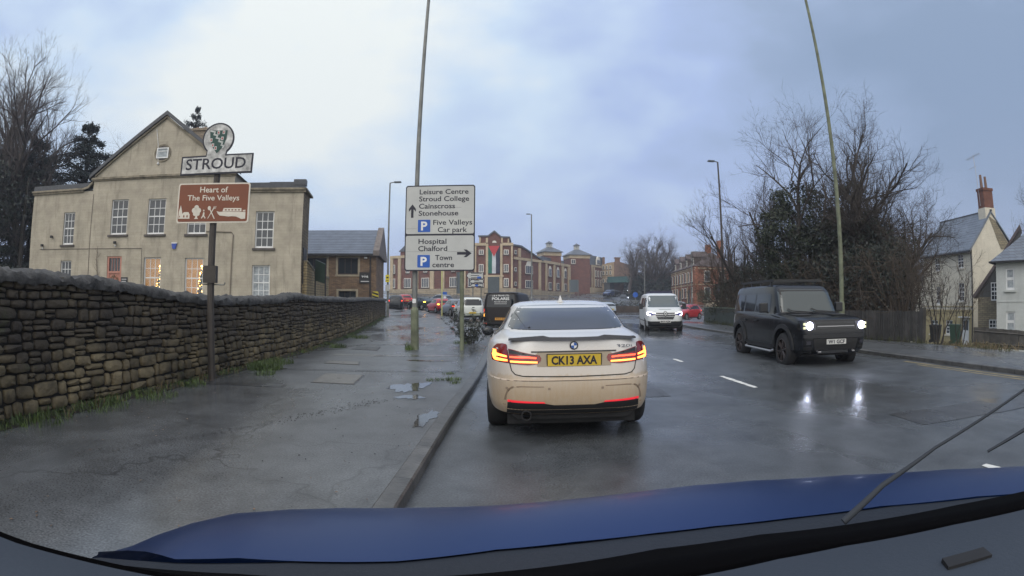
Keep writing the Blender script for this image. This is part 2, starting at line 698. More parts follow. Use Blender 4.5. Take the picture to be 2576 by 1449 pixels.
for a in ((3.97, 7.85, 3.95, 9.32), (4.0, 11.85, 4.0, 12.5), (3.98, 2.72, 3.96, 3.0), (4.0, 15.6, 4.0, 17.0), (3.6, 21, 3.5, 22.4)):
    dash(*a, .10, 0, .25)
for a in ((-8.6, 54, -9.7, 56), (-11.5, 59, -13, 61), (-15.8, 62, -16.9, 63.5), (9.0, 45, 12, 47), (-1.5, 34, -2.1, 36)):
    dash(*a, .14, 0, .1)
mk.build('road_marking', mPaint, kind='structure')
mk = MB()
dash(8.95, 1, 8.95, 9.6, .10, 0, .35)
dash(8.72, 1, 8.72, 8.9, .08, 0, .45)
dash(-16.2, 60.5, -13.6, 56.8, .12)
mk.build('road_marking', mYel, kind='structure')

# puddles lying on the pavement
b = MB()
for cx, cy, rx, ry, sd in ((-1.58, 7.9, .24, .5, 1), (-1.40, 7.05, .16, .18, 3), (-.97, 5.75, .10, .38, 2), (-1.9, 11.6, .4, .16, 4)):
    rr = random.Random(sd)
    ph = [rr.uniform(0, 6.28) for _ in range(5)]
    pts = []
    for i in range(72):
        a = 2 * pi * i / 72
        k = 1 + .22 * sin(2 * a + ph[0]) + .16 * sin(3 * a + ph[1]) + .10 * sin(5 * a + ph[2]) + .10 * sin(9 * a + ph[3]) + .07 * sin(14 * a + ph[4]) + .06 * sin(23 * a + ph[1])
        x, y = cx + rx * k * cos(a), cy + ry * k * sin(a)
        pts.append((x, y, Z(x, y) + .1045))
    b.add(pts + [(cx, cy, Z(cx, cy) + .1045)], [(i, (i + 1) % 72, 72) for i in range(72)])
b.build('puddle_water', mWater, kind='structure')

# access covers let into the pavement
mCov = M('worn_cover_concrete', (.10, .092, .08), .35, var=.3, vs=6, bump=.3, bs=40)
mIron = M('wet_cast_iron', (.03, .03, .032), .3, var=.3, vs=8)


def cover(pts, label, m):
    c = [sum(p[0] for p in pts) / 4, sum(p[1] for p in pts) / 4]
    t = empty('access_cover', (c[0], c[1], Z(*c) + .10), 0, label, 'manhole cover', 'access covers in the left pavement')
    q = [(p[0] - c[0], p[1] - c[1]) for p in pts]
    MB().prism([(x * .93, y * .93) for x, y in q], .0, .009, 'z').build('plate', m, t, recalc=True)
    f = MB()
    for i in range(4):
        a, d = q[i], q[(i + 1) % 4]
        ai, di = (a[0] * .945, a[1] * .945), (d[0] * .945, d[1] * .945)
        f.prism([a, d, di, ai], .0, .006, 'z')
    f.build('frame', mIron, t, recalc=True)
    MB().box(-.03, .03, -.008, .008, .009, .012).build('lifting_slot', mIron, t)


cover([(-3.25, 7.99), (-2.49, 7.98), (-2.63, 9.07), (-3.42, 9.15)], 'large pale concrete cover, nearest of the covers in the left pavement', mCov)
cover([(-4.0, 10.64), (-3.17, 10.55), (-3.3, 11.07), (-4.07, 11.14)], 'small brownish slab cover beyond the large pale one in the left pavement', mCov)
cover([(-4.46, 14.06), (-3.63, 13.83), (-3.81, 14.92), (-4.52, 14.93)], 'dark metal cover near the far part of the stone wall', mIron)

# ------------------------------------------------------------------ dry stone boundary wall
mStone = M('weathered_rubble_stone', (.052, .042, .025), .8, var=.6, vs=2.2, bump=1.0, bs=22, island=.28, col2=(.125, .100, .056))
# lichen and damp towards the top of the wall face
t_ = mStone.node_tree
tcx = t_.nodes.new('ShaderNodeTexCoord')
sp_ = t_.nodes.new('ShaderNodeSeparateXYZ')
lk(t_, tcx.outputs['Object'], sp_.inputs[0])
hgt = mth(t_, 'ADD', sp_.outputs[2], mth(t_, 'MULTIPLY', mth(t_, 'SUBTRACT', noise(t_, tcx.outputs['Object'], .9, 4), .5), 1.7))
fac = ramp(t_, [(.55, (0, 0, 0)), (1.25, (1, 1, 1))], hgt)
src = P(mStone).inputs['Base Color'].links[0].from_socket
c_ = mixc(t_, mth(t_, 'MULTIPLY', fac, .72), src, (.040, .033, .027))
moss = ramp(t_, [(.60, (0, 0, 0)), (.70, (1, 1, 1))], noise(t_, tcx.outputs['Object'], 1.9, 6, .7))
c_ = mixc(t_, mth(t_, 'MULTIPLY', moss, .5), c_, (.055, .062, .022))
lk(t_, c_, P(mStone).inputs['Base Color'])
mMortar = M('dark_wall_joints', (.014, .013, .011), .95, var=.4, vs=6)
mCoping = M('rough_mortar_coping', (.060, .058, .054), .75, var=.65, vs=7, bump=1.0, bs=30)

TOPZ = [(1.78, -3), (1.72, 3.0), (1.69, 4.6), (1.60, 6.1), (1.51, 7.1), (1.47, 9.6), (1.50, 11.6), (1.60, 12.4), (1.60, 13.2), (1.55, 14.6), (1.55, 20), (1.62, 26), (1.66, 37.5)]
wall = empty('stone_wall', (0, 0, 0), 0, 'long rubble stone wall with a lumpy grey coping along the left pavement', 'wall')
WY0, WY1 = -1.0, 37.6


def wpt(y):
    x = lin(WL, y)
    d = Vector((lin(WL, y + .3) - lin(WL, y - .3), .6)).normalized()
    return Vector((x, y, 0)), d


core = MB()
ys = rng(WY0, WY1, .6)
for y in ys:
    p, d = wpt(y)
    nrm = Vector((d.y, -d.x, 0))
    zt = lin(TOPZ, y) - .07
    zb = Z(p.x, y) - .1
    for o, z in ((-.05, zb), (-.05, zt), (-.36, zt), (-.36, zb - .3)):
        q = p + nrm * o
        core.v.append((q.x, q.y, z))
for j in range(len(ys) - 1):
    for i in range(4):
        a = j * 4 + i
        c = j * 4 + (i + 1) % 4
        core.f.append((a, c, c + 4, a + 4))
        core.m.append(0)
core.f.append((0, 1, 2, 3))
core.f.append(tuple((len(ys) - 1) * 4 + i for i in (3, 2, 1, 0)))
core.m += [0, 0]
core.build('core', mMortar, wall, recalc=True)


def stone(b, c, d, nrm, L, H, T, rr):
    """rounded block: 4x3x2 cage with pulled-in rim"""
    nx, nz = 3, 2
    u, w = d, Vector((0, 0, 1))
    vs = []
    ly = [(-T, 1.0, 1.0), (-.022, 1.0, 1.0), (-.006, .955, .93), (.0, .84, .78)]
    jit = {}
    sk = rr.uniform(-.10, .10) * H
    for li, (dep, sx_, sz_) in enumerate(ly):
        ring = []
        per = []
        for i in range(nx):
            per.append((-1 + 2 * i / nx, -1))
        for i in range(nz):
            per.append((1, -1 + 2 * i / nz))
        for i in range(nx):
            per.append((1 - 2 * i / nx, 1))
        for i in range(nz):
            per.append((-1, 1 - 2 * i / nz))
        for pi_, (a, e) in enumerate(per):
            if pi_ not in jit:
                cr = .86 if abs(a) == 1 and abs(e) == 1 else 1.0
                jit[pi_] = (cr * (1 + rr.uniform(-.07, .03)), cr * (1 + rr.uniform(-.16, .04)), rr.uniform(-.012, .010))
            ja, je, jd = jit[pi_]
            q = c + u * (a * ja * sx_ * L / 2) + w * (e * je * sz_ * H / 2 + a * sk * .5) + nrm * (dep + (jd if li > 0 else 0))
            vs.append(q)
    n = 2 * (nx + nz)
    fs = []
    for li in range(3):
        for i in range(n):
            fs.append((li * n + i, li * n + (i + 1) % n, (li + 1) * n + (i + 1) % n, (li + 1) * n + i))
    vs.append(c + nrm * rr.uniform(.004, .018) + w * rr.uniform(-.01, .01))
    fs += [(3 * n + i, 3 * n + (i + 1) % n, 4 * n) for i in range(n)]
    b.add(vs, fs)


st = MB()
rr = random.Random(11)
z = -.02
cz = 0.0
course = 0
bands = []
while cz < 1.75:
    h = rr.uniform(.085, .165) * (1.12 if cz < .5 else .92)
    bands.append((cz, h))
    cz += h
bph = [(rr.uniform(0, 6.28), rr.uniform(0, 6.28), rr.uniform(.012, .03)) for _ in range(len(bands) + 1)]


def wander(k, y):
    a, c_, e = bph[k]
    return e * sin(y * 1.9 + a) + e * .8 * sin(y * 4.7 + c_)


for bi, (cz, h0_) in enumerate(bands):
    y = WY0 + rr.uniform(0, .3)
    while y < WY1:
        L = rr.choice((rr.uniform(.10, .22), rr.uniform(.18, .42), rr.uniform(.15, .30)))
        w0, w1 = wander(bi, y), wander(bi + 1, y)
        h = max(.05, h0_ + w1 - w0)
        p, d2 = wpt(y + L / 2)
        d = Vector((d2.x, d2.y, 0))
        nrm = Vector((d.y, -d.x, 0))
        base = Z(p.x, y)
        zt = lin(TOPZ, y) - .05
        zz = base + cz + w0 + h / 2
        if zz + h / 2 < zt + .02 and y + L < WY1 + .1:
            k = rr.random()
            if k < .22 and h > .11:
                for dz in (-h / 4, h / 4):
                    stone(st, p + nrm * rr.uniform(-.012, .006) + Vector((0, 0, zz + dz)), d, nrm, L - .016, h / 2 - .010, .10, rr)
            else:
                stone(st, p + nrm * rr.uniform(-.018, .012) + Vector((0, 0, zz)), d, nrm, L - .016, h - .012, .10, rr)
        elif zz - h / 2 < zt - .045 and y + L < WY1:
            hh = zt - (zz - h / 2) + .02
            stone(st, p + nrm * rr.uniform(-.01, .01) + Vector((0, 0, zz - h / 2 + hh / 2)), d, nrm, L - .014, hh - .01, .10, rr)
        y += L
# stones turning the far end of the wall
p, d2 = wpt(WY1)
for cz, h in bands:
    if cz + h < 1.5:
        for o in (.1, .29):
            stone(st, Vector((p.x, WY1, Z(p.x, WY1) + cz + h / 2)) - Vector((d2.y, -d2.x, 0)) * o, Vector((-1, 0, 0)), Vector((0, 1, 0)), .18, h - .01, .05, rr)
st.build('rubble_stones', mStone, wall, smooth=50)

cp = MB()
stp = 0.0
ys = rng(WY0, WY1 + .05, .06)
prof = [(.035, -.07), (.055, -.015), (.03, .04), (-.06, .085), (-.18, .105), (-.30, .085), (-.40, .03), (-.41, -.06)]
for y in ys:
    p, d = wpt(y)
    nrm = Vector((d.y, -d.x, 0))
    zt = lin(TOPZ, y)
    if rr.random() < .12:
        stp = rr.uniform(-.018, .018)
    for i, (o, z) in enumerate(prof):
        l1 = .013 * sin(y * 9.1 + i) * sin(y * 3.7 + i * 2) + rr.uniform(-.014, .014)
        q = p + nrm * (o + l1 * .8)
        cp.v.append((q.x, q.y + rr.uniform(-.01, .01), zt - .07 + z + l1 + rr.uniform(-.010, .010) + stp))
n = len(prof)
for j in range(len(ys) - 1):
    for i in range(n - 1):
        a = j * n + i
        cp.f.append((a, a + 1, a + 1 + n, a + n))
        cp.m.append(0)
cp.f.append(tuple(range((len(ys) - 1) * n, len(ys) * n)))
cp.m.append(0)
cp.build('coping', mCoping, wall, recalc=True, smooth=60)

# ------------------------------------------------------------------ grass and weeds
mGrass = M('verge_grass', (.035, .075, .014), .6, var=.5, vs=2.5, island=.55, col2=(.075, .11, .028))
mDry = M('dead_stems', (.12, .09, .045), .8, island=.4)
gr = MB()
rr = random.Random(5)


def blade(b, x, y, z, h, w, lean, a, m=0):
    dx, dy = cos(a), sin(a)
    px, py = -dy * w / 2, dx * w / 2
    vs = []
    for k in (0, .45, .8):
        o = lean * k * k
        ww = 1 - .5 * k
        vs += [(x + dx * o + px * ww, y + dy * o + py * ww, z + h * k * (1 - .15 * k)), (x + dx * o - px * ww, y + dy * o - py * ww, z + h * k * (1 - .15 * k))]
    vs.append((x + dx * lean, y + dy * lean, z + h * (.86 if lean > h * .5 else 1)))
    b.add(vs, [(0, 1, 3, 2), (2, 3, 5, 4), (4, 5, 6)], m)


def tuft(b, x, y, n, r, h, m=0, z=None):
    for _ in range(n):
        a = rr.uniform(0, 6.28)
        q = r * sqrt(rr.random())
        X, Y = x + q * cos(a), y + q * sin(a)
        hh = h * rr.uniform(.45, 1.15)
        blade(b, X, Y, (Z(X, Y) + .1 if z is None else z) - .01, hh, rr.uniform(.006, .014), hh * rr.uniform(.1, .8), rr.uniform(0, 6.28), m)


for i in range(1500):
    y = 1 + 36 * rr.random() ** 1.5
    x = lin(WL, y) + .02 + abs(rr.gauss(0, .11))
    d = .5 + .5 * sin(y * 1.9 + 1) * sin(y * .71)
    if rr.random() < d + .25:
        tuft(gr, x, y, 9, .09, rr.uniform(.03, .12))
for (x, y, r, n, h) in ((-4.75, 9.3, .36, 620, .17), (-4.9, 10.3, .3, 300, .13), (-4.85, 5.9, .36, 240, .10), (-4.95, 4.9, .40, 240, .12), (-5.0, 3.9, .4, 260, .15), (-4.95, 7.0, .25, 200, .1), (-4.4, 8.6, .2, 120, .12), (-5.0, 14.5, .25, 250, .14), (-5.5, 18.5, .35, 250, .16),
                        (-2.78, 14.15, .12, 80, .14), (-2.9, 14.4, .1, 60, .25), (-1.0, 8.75, .16, 110, .07), (-1.3, 8.7, .16, 90, .05), (-1.15, 9.5, .12, 70, .05), (-1.6, 16.7, .3, 160, .12), (-.9, 8.4, .1, 50, .05)):
    tuft(gr, x, y, n, r, h)
gr.build('grass', mGrass, kind='stuff', label='green grass tufts growing along the foot of the stone wall', cat='grass')
dw = MB()
for i in range(150):
    y = 1.5 + 14 * rr.random()
    x = lin(WL, y) + .05 + abs(rr.gauss(0, .12))
    tuft(dw, x, y, 5, .08, rr.uniform(.05, .2))
dw.build('weeds', mDry, kind='stuff', label='straw coloured dead weeds at the foot of the stone wall', cat='weeds')

# leaf litter and mud between wall and pavement
md = MB()
ys = rng(0, 37, .35)
for y in ys:
    a = lin(WL, y)
    md.v.append((a - .05, y, Z(a, y) + .13))
    q = a + .12 + .10 * abs(sin(y * 1.7)) + rr.uniform(0, .12)
    md.v.append((q, y, Z(q, y) + .104))
for j in range(len(ys) - 1):
    md.f.append((2 * j, 2 * j + 1, 2 * j + 3, 2 * j + 2))
    md.m.append(0)
md.build('verge_soil', M('wet_soil', (.022, .02, .014), .7, var=.5, vs=5, bump=.8, bs=30), kind='structure')
lf = MB()
mLeaf = M('fallen_leaves', (.12, .07, .035), .6, island=.6)
for i in range(520):
    y = 1.5 + 15 * rr.random() ** 1.3
    x = lin(WL, y) + .1 + abs(rr.gauss(0, .38))
    if rr.random() < .35:
        x = rr.uniform(-4.8, -.9)
    a = rr.uniform(0, 6.28)
    s_ = rr.uniform(.006, .02)
    z = Z(x, y) + .108
    lf.add([(x + s_ * cos(a), y + s_ * sin(a), z), (x - s_ * .5 * sin(a), y + s_ * .5 * cos(a), z + .004), (x - s_ * cos(a), y - s_ * sin(a), z), (x + s_ * .5 * sin(a), y - s_ * .5 * cos(a), z + .002)], [(0, 1, 2, 3)])
lf.build('leaf_litter', mLeaf, kind='stuff', label='scattered fallen leaves on the wet left pavement', cat='leaves')
# ------------------------------------------------------------------ buildings: helpers
mGlassDark = M('dark_window_glass', (.02, .026, .032), .06, spec=.8)
mGlassFar = M('far_window_glass', (.05, .06, .075), .15, spec=.7)
mWhite = M('white_painted_wood', (.66, .67, .67), .45, var=.08)
mNet = M('net_curtain', (.30, .33, .35), .8, var=.35, vs=6)
mClear = glassmat('clear_window_glass')


def wallgrid(b, x0, x1, z0, z1, ops, m=0, rev=.16, mr=0):
    """wall sheet in the plane y=0 (facing -y) with openings (xa,xb,za,zb) and reveals going back"""
    xs = sorted(set([x0, x1] + [v for o in ops for v in o[:2] if x0 < v < x1]))
    zs = sorted(set([z0, z1] + [v for o in ops for v in o[2:4] if z0 < v < z1]))
    for i in range(len(xs) - 1):
        for j in range(len(zs) - 1):
            cx, cz = (xs[i] + xs[i + 1]) / 2, (zs[j] + zs[j + 1]) / 2
            if any(o[0] < cx < o[1] and o[2] < cz < o[3] for o in ops):
                continue
            b.add([(xs[i], 0, zs[j]), (xs[i + 1], 0, zs[j]), (xs[i + 1], 0, zs[j + 1]), (xs[i], 0, zs[j + 1])], [(0, 1, 2, 3)], m)
    for a, c, d, e in [o[:4] for o in ops]:
        b.add([(a, 0, d), (c, 0, d), (c, 0, e), (a, 0, e), (a, rev, d), (c, rev, d), (c, rev, e), (a, rev, e)],
              [(0, 4, 5, 1), (1, 5, 6, 2), (2, 6, 7, 3), (3, 7, 4, 0)], mr)


def shell(b, x0, x1, y1, z0, z1, m=0, top=True):
    """the other three walls of a box whose front is at y=0"""
    b.add([(x0, 0, z0), (x1, 0, z0), (x1, y1, z0), (x0, y1, z0), (x0, 0, z1), (x1, 0, z1), (x1, y1, z1), (x0, y1, z1)],
          [(1, 2, 6, 5), (2, 3, 7, 6), (3, 0, 4, 7)] + ([(4, 5, 6, 7)] if top else []), m)


def window(parent, x0, x1, z0, z1, nx, nz, y=.10, frame=.05, bar=.022, mid=True, mf=None, mp=None, sill=None, label=None, lower=None, y0=0.0, bary=.012):
    """sash window: frame (with glazing bars) > pane, sill"""
    mf = mf or mWhite
    f = MB()
    Y0, Y1 = y + y0, y + y0 + .05
    f.box(x0, x0 + frame, Y0, Y1, z0, z1)
    f.box(x1 - frame, x1, Y0, Y1, z0, z1)
    f.box(x0 + frame, x1 - frame, Y0, Y1, z0, z0 + frame * 1.5)
    f.box(x0 + frame, x1 - frame, Y0, Y1, z1 - frame, z1)
    a, c, d, e = x0 + frame, x1 - frame, z0 + frame * 1.5, z1 - frame
    for i in range(1, nx):
        x = a + (c - a) * i / nx
        f.box(x - bar / 2, x + bar / 2, Y0 + bary, Y1 - .005, d, e)
    for i in range(1, nz):
        zz = d + (e - d) * i / nz
        k = bar * (1.9 if (mid and i == nz // 2) else 1)
        f.box(a, c, Y0 + bary - .004, Y1 - .008, zz - k / 2, zz + k / 2)
    w = f.build('window', mf, parent, label=label)
    MB().box(x0 + .01, x1 - .01, Y0 + .03, Y0 + .042, z0 + .01, z1 - .01).build('pane', mp or mGlassDark, w)
    if sill:
        s, ms = sill
        MB().box(x0 - .12, x1 + .12, -s + y0, y + y0, z0 - .12, z0 - .002).build('sill', ms, w)
    return w


# ------------------------------------------------------------------ the stone town house
mAsh = brickmat('limestone_ashlar', (.41, .37, .295), (.385, .345, .275), (.35, .315, .25), 1.1, .155, .008, .85, .75, (.15, .135, .105), .26, .3)
mCorn = M('weathered_cornice_stone', (.20, .175, .13), .85, var=.5, vs=2.5, bump=.5, bs=12)
mSlateD = M('dark_slate', (.045, .05, .06), .45, var=.3, vs=5)
mRub = brickmat('rubble_side_wall', (.25, .19, .11), (.16, .125, .08), (.07, .055, .04), .42, .17, .02, .9, .35, (.05, .045, .04), .4, .9, .12)
mSill = M('dark_sill_stone', (.07, .06, .055), .7, var=.4)
ang = radians(13.4468)
house = empty('town_house', (-29.47, 22.37, 0), ang, 'three bay cream limestone house with a tall pediment and round attic window', 'house')
WN = [(2.76, 3.66, 4.62, 6.57, 3, 4), (2.72, 3.60, 2.2, 3.68, 3, 3), (6.45, 7.65, 5.14, 7.2, 3, 4), (9.05, 10.25, 5.12, 7.17, 3, 4), (11.72, 12.92, 5.1, 7.17, 3, 4),
      (15.9, 16.98, 4.31, 6.34, 3, 4), (15.8, 16.84, 1.45, 3.38, 3, 4), (8.98, 10.12, 1.5, 3.82, 3, 4), (11.70, 12.86, 1.5, 3.78, 3, 4)]
DOOR = (6.36, 7.42, .9, 3.9)
wl = MB()
ops = [w[:4] for w in WN] + [DOOR]
wallgrid(wl, 0, 18.6, .2, 7.8, ops)
wl.add([(4.9, 0, 7.8), (14.5, 0, 7.8), (14.5, 0, 8.6), (9.68, 0, 12.1), (4.9, 0, 8.6)], [(0, 1, 2, 3, 4)])
wl.add([(4.9, 0, 7.8), (4.9, 14, 7.8), (4.9, 14, 8.6), (4.9, 0, 8.6)], [(0, 3, 2, 1)])
wl.add([(14.5, 0, 7.8), (14.5, 14, 7.8), (14.5, 14, 8.6), (14.5, 0, 8.6)], [(0, 1, 2, 3)])
wl.build('wall', mAsh, house)
MB().add([(18.6, 0, .2), (18.6, 2.3, .2), (18.6, 2.3, 7.8), (18.6, 0, 7.8)], [(0, 1, 2, 3)]).add([(18.6, 2.3, .2), (14.5, 2.3, .2), (14.5, 2.3, 7.8), (18.6, 2.3, 7.8)], [(0, 1, 2, 3)]).build('side_wall', mRub, house)
MB().add([(0, 0, .2), (0, 6, .2), (0, 6, 7.8), (0, 0, 7.8)], [(0, 3, 2, 1)]).build('side_wall', mAsh, house)
# roof over the middle block, flat leads over the wings
rf = MB()
rf.add([(4.7, .25, 8.45), (9.68, .25, 12.12), (14.7, .25, 8.45), (4.7, 14, 8.45), (9.68, 14, 12.12), (14.7, 14, 8.45)], [(0, 1, 4, 3), (1, 2, 5, 4), (3, 4, 5)])
rf.box(.1, 4.85, .2, 6, 7.7, 7.9)
rf.box(14.55, 18.5, .2, 2.2, 7.7, 7.85)
rf = rf.build('roof', mSlateD, house)
# raking copings of the pediment
ck = MB()
ck.prism([(4.62, 8.50), (4.62, 8.72), (9.68, 12.42), (9.68, 12.16)], -.22, .34)
ck.prism([(9.683, 12.16), (9.683, 12.42), (14.74, 8.72), (14.74, 8.50)], -.22, .34)
ck.build('raking_coping', mSlateD, house)
cr = MB()
cr.prism([(5.0, 8.62), (5.0, 8.70), (9.68, 12.14), (9.68, 12.0)], -.13, .0)
cr.prism([(9.683, 12.0), (9.683, 12.14), (14.36, 8.70), (14.36, 8.62)], -.13, .0)
cr.box(4.75, 14.6, -.14, .0, 8.44, 8.56)
cr.box(4.80, 14.55, -.07, .0, 8.36, 8.437)
# wing cornices; the left one sweeps up into the middle block
for (a, c, z) in ((-.12, 4.2, 7.86), (14.52, 18.78, 7.52)):
    cr.box(a, c, -.18, .0, z, z + .11)
    cr.box(a + .06, c - (.0 if a < 0 else .06), -.10, .0, z - .12, z - .003)
cr.prism([(4.2, 7.86), (4.2, 7.97), (4.55, 8.06), (4.85, 8.32), (4.85, 8.2), (4.6, 7.95)], -.17, -.002)
cr.box(18.6, 18.78, -.18, 2.4, 7.52, 7.63)
cr.build('cornice', mCorn, house)
pp = MB()
pp.box(-.05, 4.75, -.05, .30, 7.975, 8.28)
pp.box(14.6, 16.6, -.05, .25, 7.80, 7.95)
pp.box(14.6, 18.66, -.05, .28, 7.635, 7.797)
pp.box(16.6, 18.0, -.04, .25, 7.80, 7.98)
pp.box(18.0, 18.70, -.08, .4, 7.80, 8.12)
pp.build('parapet', mSlateD, house)
mBrickC = brickmat('chimney_brick', (.30, .24, .17), (.20, .16, .12), (.12, .11, .09), .3, .1, .012, .9, .3)
ch = MB().box(9.15, 11.6, 5.0, 6.4, 10.5, 12.8).box(9.07, 11.68, 4.92, 6.48, 12.8, 12.98)
ch = ch.build('chimney', mBrickC, rf)
pt = MB()
for i in range(4):
    pt.cyl((9.5 + .6 * i, 5.7, 12.98), (9.5 + .6 * i, 5.7, 13.25), .13, .11, 10)
pt.build('chimney_pots', M('clay_pot', (.34, .2, .12), .8, var=.2), ch)
for w in WN:
    lit = w[2] == 1.5
    window(house, *w, sill=(.10, mSill) if w[2] > 2 else None, mp=mClear if lit else (mNet if w[0] > 15 and w[2] < 2 else mGlassDark), bar=.035, frame=.075,
           label='tall sash window with warm light inside' if lit else None)
# curtain halves behind the upstairs panes
mCurt = M('blue_grey_curtain', (.22, .26, .30), .9, var=.25, vs=4)
# rooms with a lit tree behind the two ground floor windows
mRoom = M('glowing_room_wall', (.30, .17, .07), .9, var=.3, vs=3, emit=(1.0, .46, .12), es=.38)  # the room's lamplight is put into the wall as its own glow
mBulb = M('warm_fairy_light', (1, .7, .3), .5, emit=(1.0, .50, .12), es=16)
mXmas = M('indoor_fir', (.03, .05, .02), .8)
rr = random.Random(3)
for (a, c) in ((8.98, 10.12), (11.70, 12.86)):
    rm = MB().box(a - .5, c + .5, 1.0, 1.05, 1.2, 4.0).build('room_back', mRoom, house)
    tx = a + (c - a) * .74
    tr = MB()
    for k in range(7):
        z0 = 1.35 + k * .27
        tr.cyl((tx, .62, z0), (tx, .62, z0 + .42), .36 * (1 - k / 8), .02, 9)
    tr.build('indoor_tree', mXmas, rm)
    bl = MB()
    for k in range(46):
        zz = rr.uniform(1.5, 3.25)
        q = .38 * (1 - (zz - 1.35) / 2.1)
        aa = rr.uniform(pi, 2 * pi)
        bl.ball((tx + q * cos(aa), .60 + q * sin(aa) * .8, zz), rr.choice((.014, .018, .035)), 6)
    bl.ball((tx + .02, .5, 3.35), .06, 8)
    bl.build('fairy_lights', mBulb, rm)
# front door
mPink = M('terracotta_painted_door', (.42, .19, .14), .5, var=.1)
d = MB()
a, c, z0, z1 = DOOR
d.box(a, a + .13, .04, .15, z0, z1)
d.box(c - .13, c, .04, .15, z0, z1)
d.box(a + .13, c - .13, .04, .15, 3.80, z1)
d.box(a + .13, c - .13, .04, .15, 2.93, 3.05)
d.box(a + .13, c - .13, .10, .14, z0, 2.93)
for k in range(2):
    for j in range(2):
        d.box(a + .22 + .33 * k, a + .22 + .28 + .33 * k, .085, .10, 1.2 + .85 * j, 1.9 + .85 * j)
dr = d.build('door', mPink, house)
fl = MB().box(a + .13, c - .13, .12, .135, 3.05, 3.8).build('fanlight', mGlassDark, dr)
fb = MB()
for k in range(1, 4):
    x = a + .13 + (c - a - .26) * k / 4
    fb.box(x - .015, x + .015, .09, .118, 3.05, 3.8)
fb.build('glazing_bars', mPink, fl)
MB().ball((c - .22, .06, 1.95), .035, 8).build('knob', M('brass', (.5, .35, .12), .3, 1), dr)
hM = house.matrix_basis.copy()
hM = Matrix.Translation((-29.47, 22.37, 0)) @ Matrix.Rotation(ang, 4, 'Z')


def hw(x, y, z):
    return hM @ Vector((x, y, z))


# wreath hung on the door
wr = empty('wreath', hw(6.89, .06, 2.52), ang, 'green Christmas wreath with red berries hanging on the terracotta door', 'wreath')
lfb = MB()
for k in range(330):
    t = rr.uniform(0, 2 * pi)
    q = .25 + rr.gauss(0, .045)
    c0 = Vector((q * cos(t), rr.uniform(-.07, .02), q * sin(t)))
    u = Vector((rr.gauss(0, 1), rr.gauss(0, .5), rr.gauss(0, 1))).normalized() * .045
    v = u.orthogonal().normalized() * .012
    lfb.add([c0 - v, c0 + u, c0 + v], [(0, 1, 2)])
lfb.build('sprigs', M('wreath_fir', (.04, .09, .03), .7, island=.5), wr)
lfb = MB()
for k in range(16):
    t = 2 * pi * k / 16 + rr.uniform(-.1, .1)
    lfb.ball((.25 * cos(t), -.08, .25 * sin(t)), .018, 6)
lfb.build('berries', M('red_berry', (.4, .02, .02), .4), wr)
# slate notice by the door
nb = empty('notice_board', hw(7.66, -.03, 2.35), ang, 'small black slate notice beside the terracotta door', 'notice')
MB().box(-.23, .23, -.02, .03, -.45, .35).build('board', M('black_slate', (.015, .016, .02), .4), nb)
f = MB()
for k in range(5):
    f.box(-.17, .17 - .04 * (k % 2), -.025, -.021, .22 - k * .12, .25 - k * .12)
f.build('lines', mWhite, nb)
# wall lamps, alarm box, pipes, attic window, aerial cable
mBlk = M('black_plastic', (.015, .015, .017), .5)
for i, (x, z) in enumerate(((1.18, 4.55), (1.95, 5.05), (6.95, 4.62))):
    t = empty('floodlight', hw(x, 0, z), ang, ('small black floodlight low on the left wing of the limestone house', 'black camera shaped floodlight below the left wing sash window', 'black floodlight above the terracotta door')[i], 'light', 'floodlights on the limestone house')
    MB().box(-.07, .07, -.25, -.08, -.02, .13).build('head', mBlk, t)
    MB().cyl((0, 0, .02), (0, -.12, .02), .02, n=6).build('bracket', mBlk, t)
    if i != 1:
        MB().ball((0, -.10, -.12), .06, 8).build('sensor', mWhite, t)
t = empty('alarm_box', hw(10.98, 0, 4.45), ang, 'blue and white burglar alarm box between the upper windows and lit windows', 'alarm')
MB().prism([(-.17, .13), (-.09, -.17), (.09, -.17), (.17, .13)], -.09, 0).build('case', M('alarm_blue', (.03, .07, .35), .4), t, recalc=True)
MB().box(-.17, .17, -.095, 0, .132, .19).build('top', mWhite, t)
ppz = MB()
ppz.tube([(.9, -.02, 4.38), (8.8, -.02, 4.33), (8.85, -.02, 1.2)], .014, 5)
ppz.tube([(5.0, -.02, 7.6), (4.95, -.02, .9)], .012, 5)
ppz.build('cable', mSill, house)
ppz = MB().tube([(12.95, -.04, 5.25), (14.5, -.04, 5.2), (14.62, -.04, 5.05), (14.5, -.04, 1.0)], .035, 6)
ppz.build('drainpipe', M('stone_coloured_pipe', (.22, .19, .15), .6), house)
rg = MB()
n = 28
for rad0, rad1, y0, y1, mi in ((.56, .46, -.05, .0, 0),):
    vs = []
    for k in range(n):
        t = 2 * pi * k / n
        for r_, y_ in ((rad0, 0), (rad0, y0), (rad1, y0), (rad1, .02)):
            vs.append((9.68 + r_ * cos(t), y_, 9.85 + r_ * sin(t) * .95))
    fs = [(4 * k + j, 4 * k + j + 1, 4 * ((k + 1) % n) + j + 1, 4 * ((k + 1) % n) + j) for k in range(n) for j in range(3)]
    rg.add(vs, fs)
rg = rg.build('attic_window', mCorn, house, recalc=True)
MB().cyl((9.68, -.005, 9.85), (9.68, -.03, 9.85), .45, .45, 28).build('recess', mSill, rg)
f = MB()
f.box(9.28, 10.08, -.08, -.032, 9.53, 9.60).box(9.28, 10.08, -.08, -.032, 10.1, 10.16).box(9.28, 9.35, -.08, -.032, 9.6, 10.1).box(10.01, 10.08, -.08, -.032, 9.6, 10.1).box(9.35, 10.01, -.075, -.032, 9.93, 9.97)
f.build('casement', mWhite, rg)
MB().box(9.35, 10.01, -.05, -.031, 9.6, 10.1).build('pane', mNet, rg)
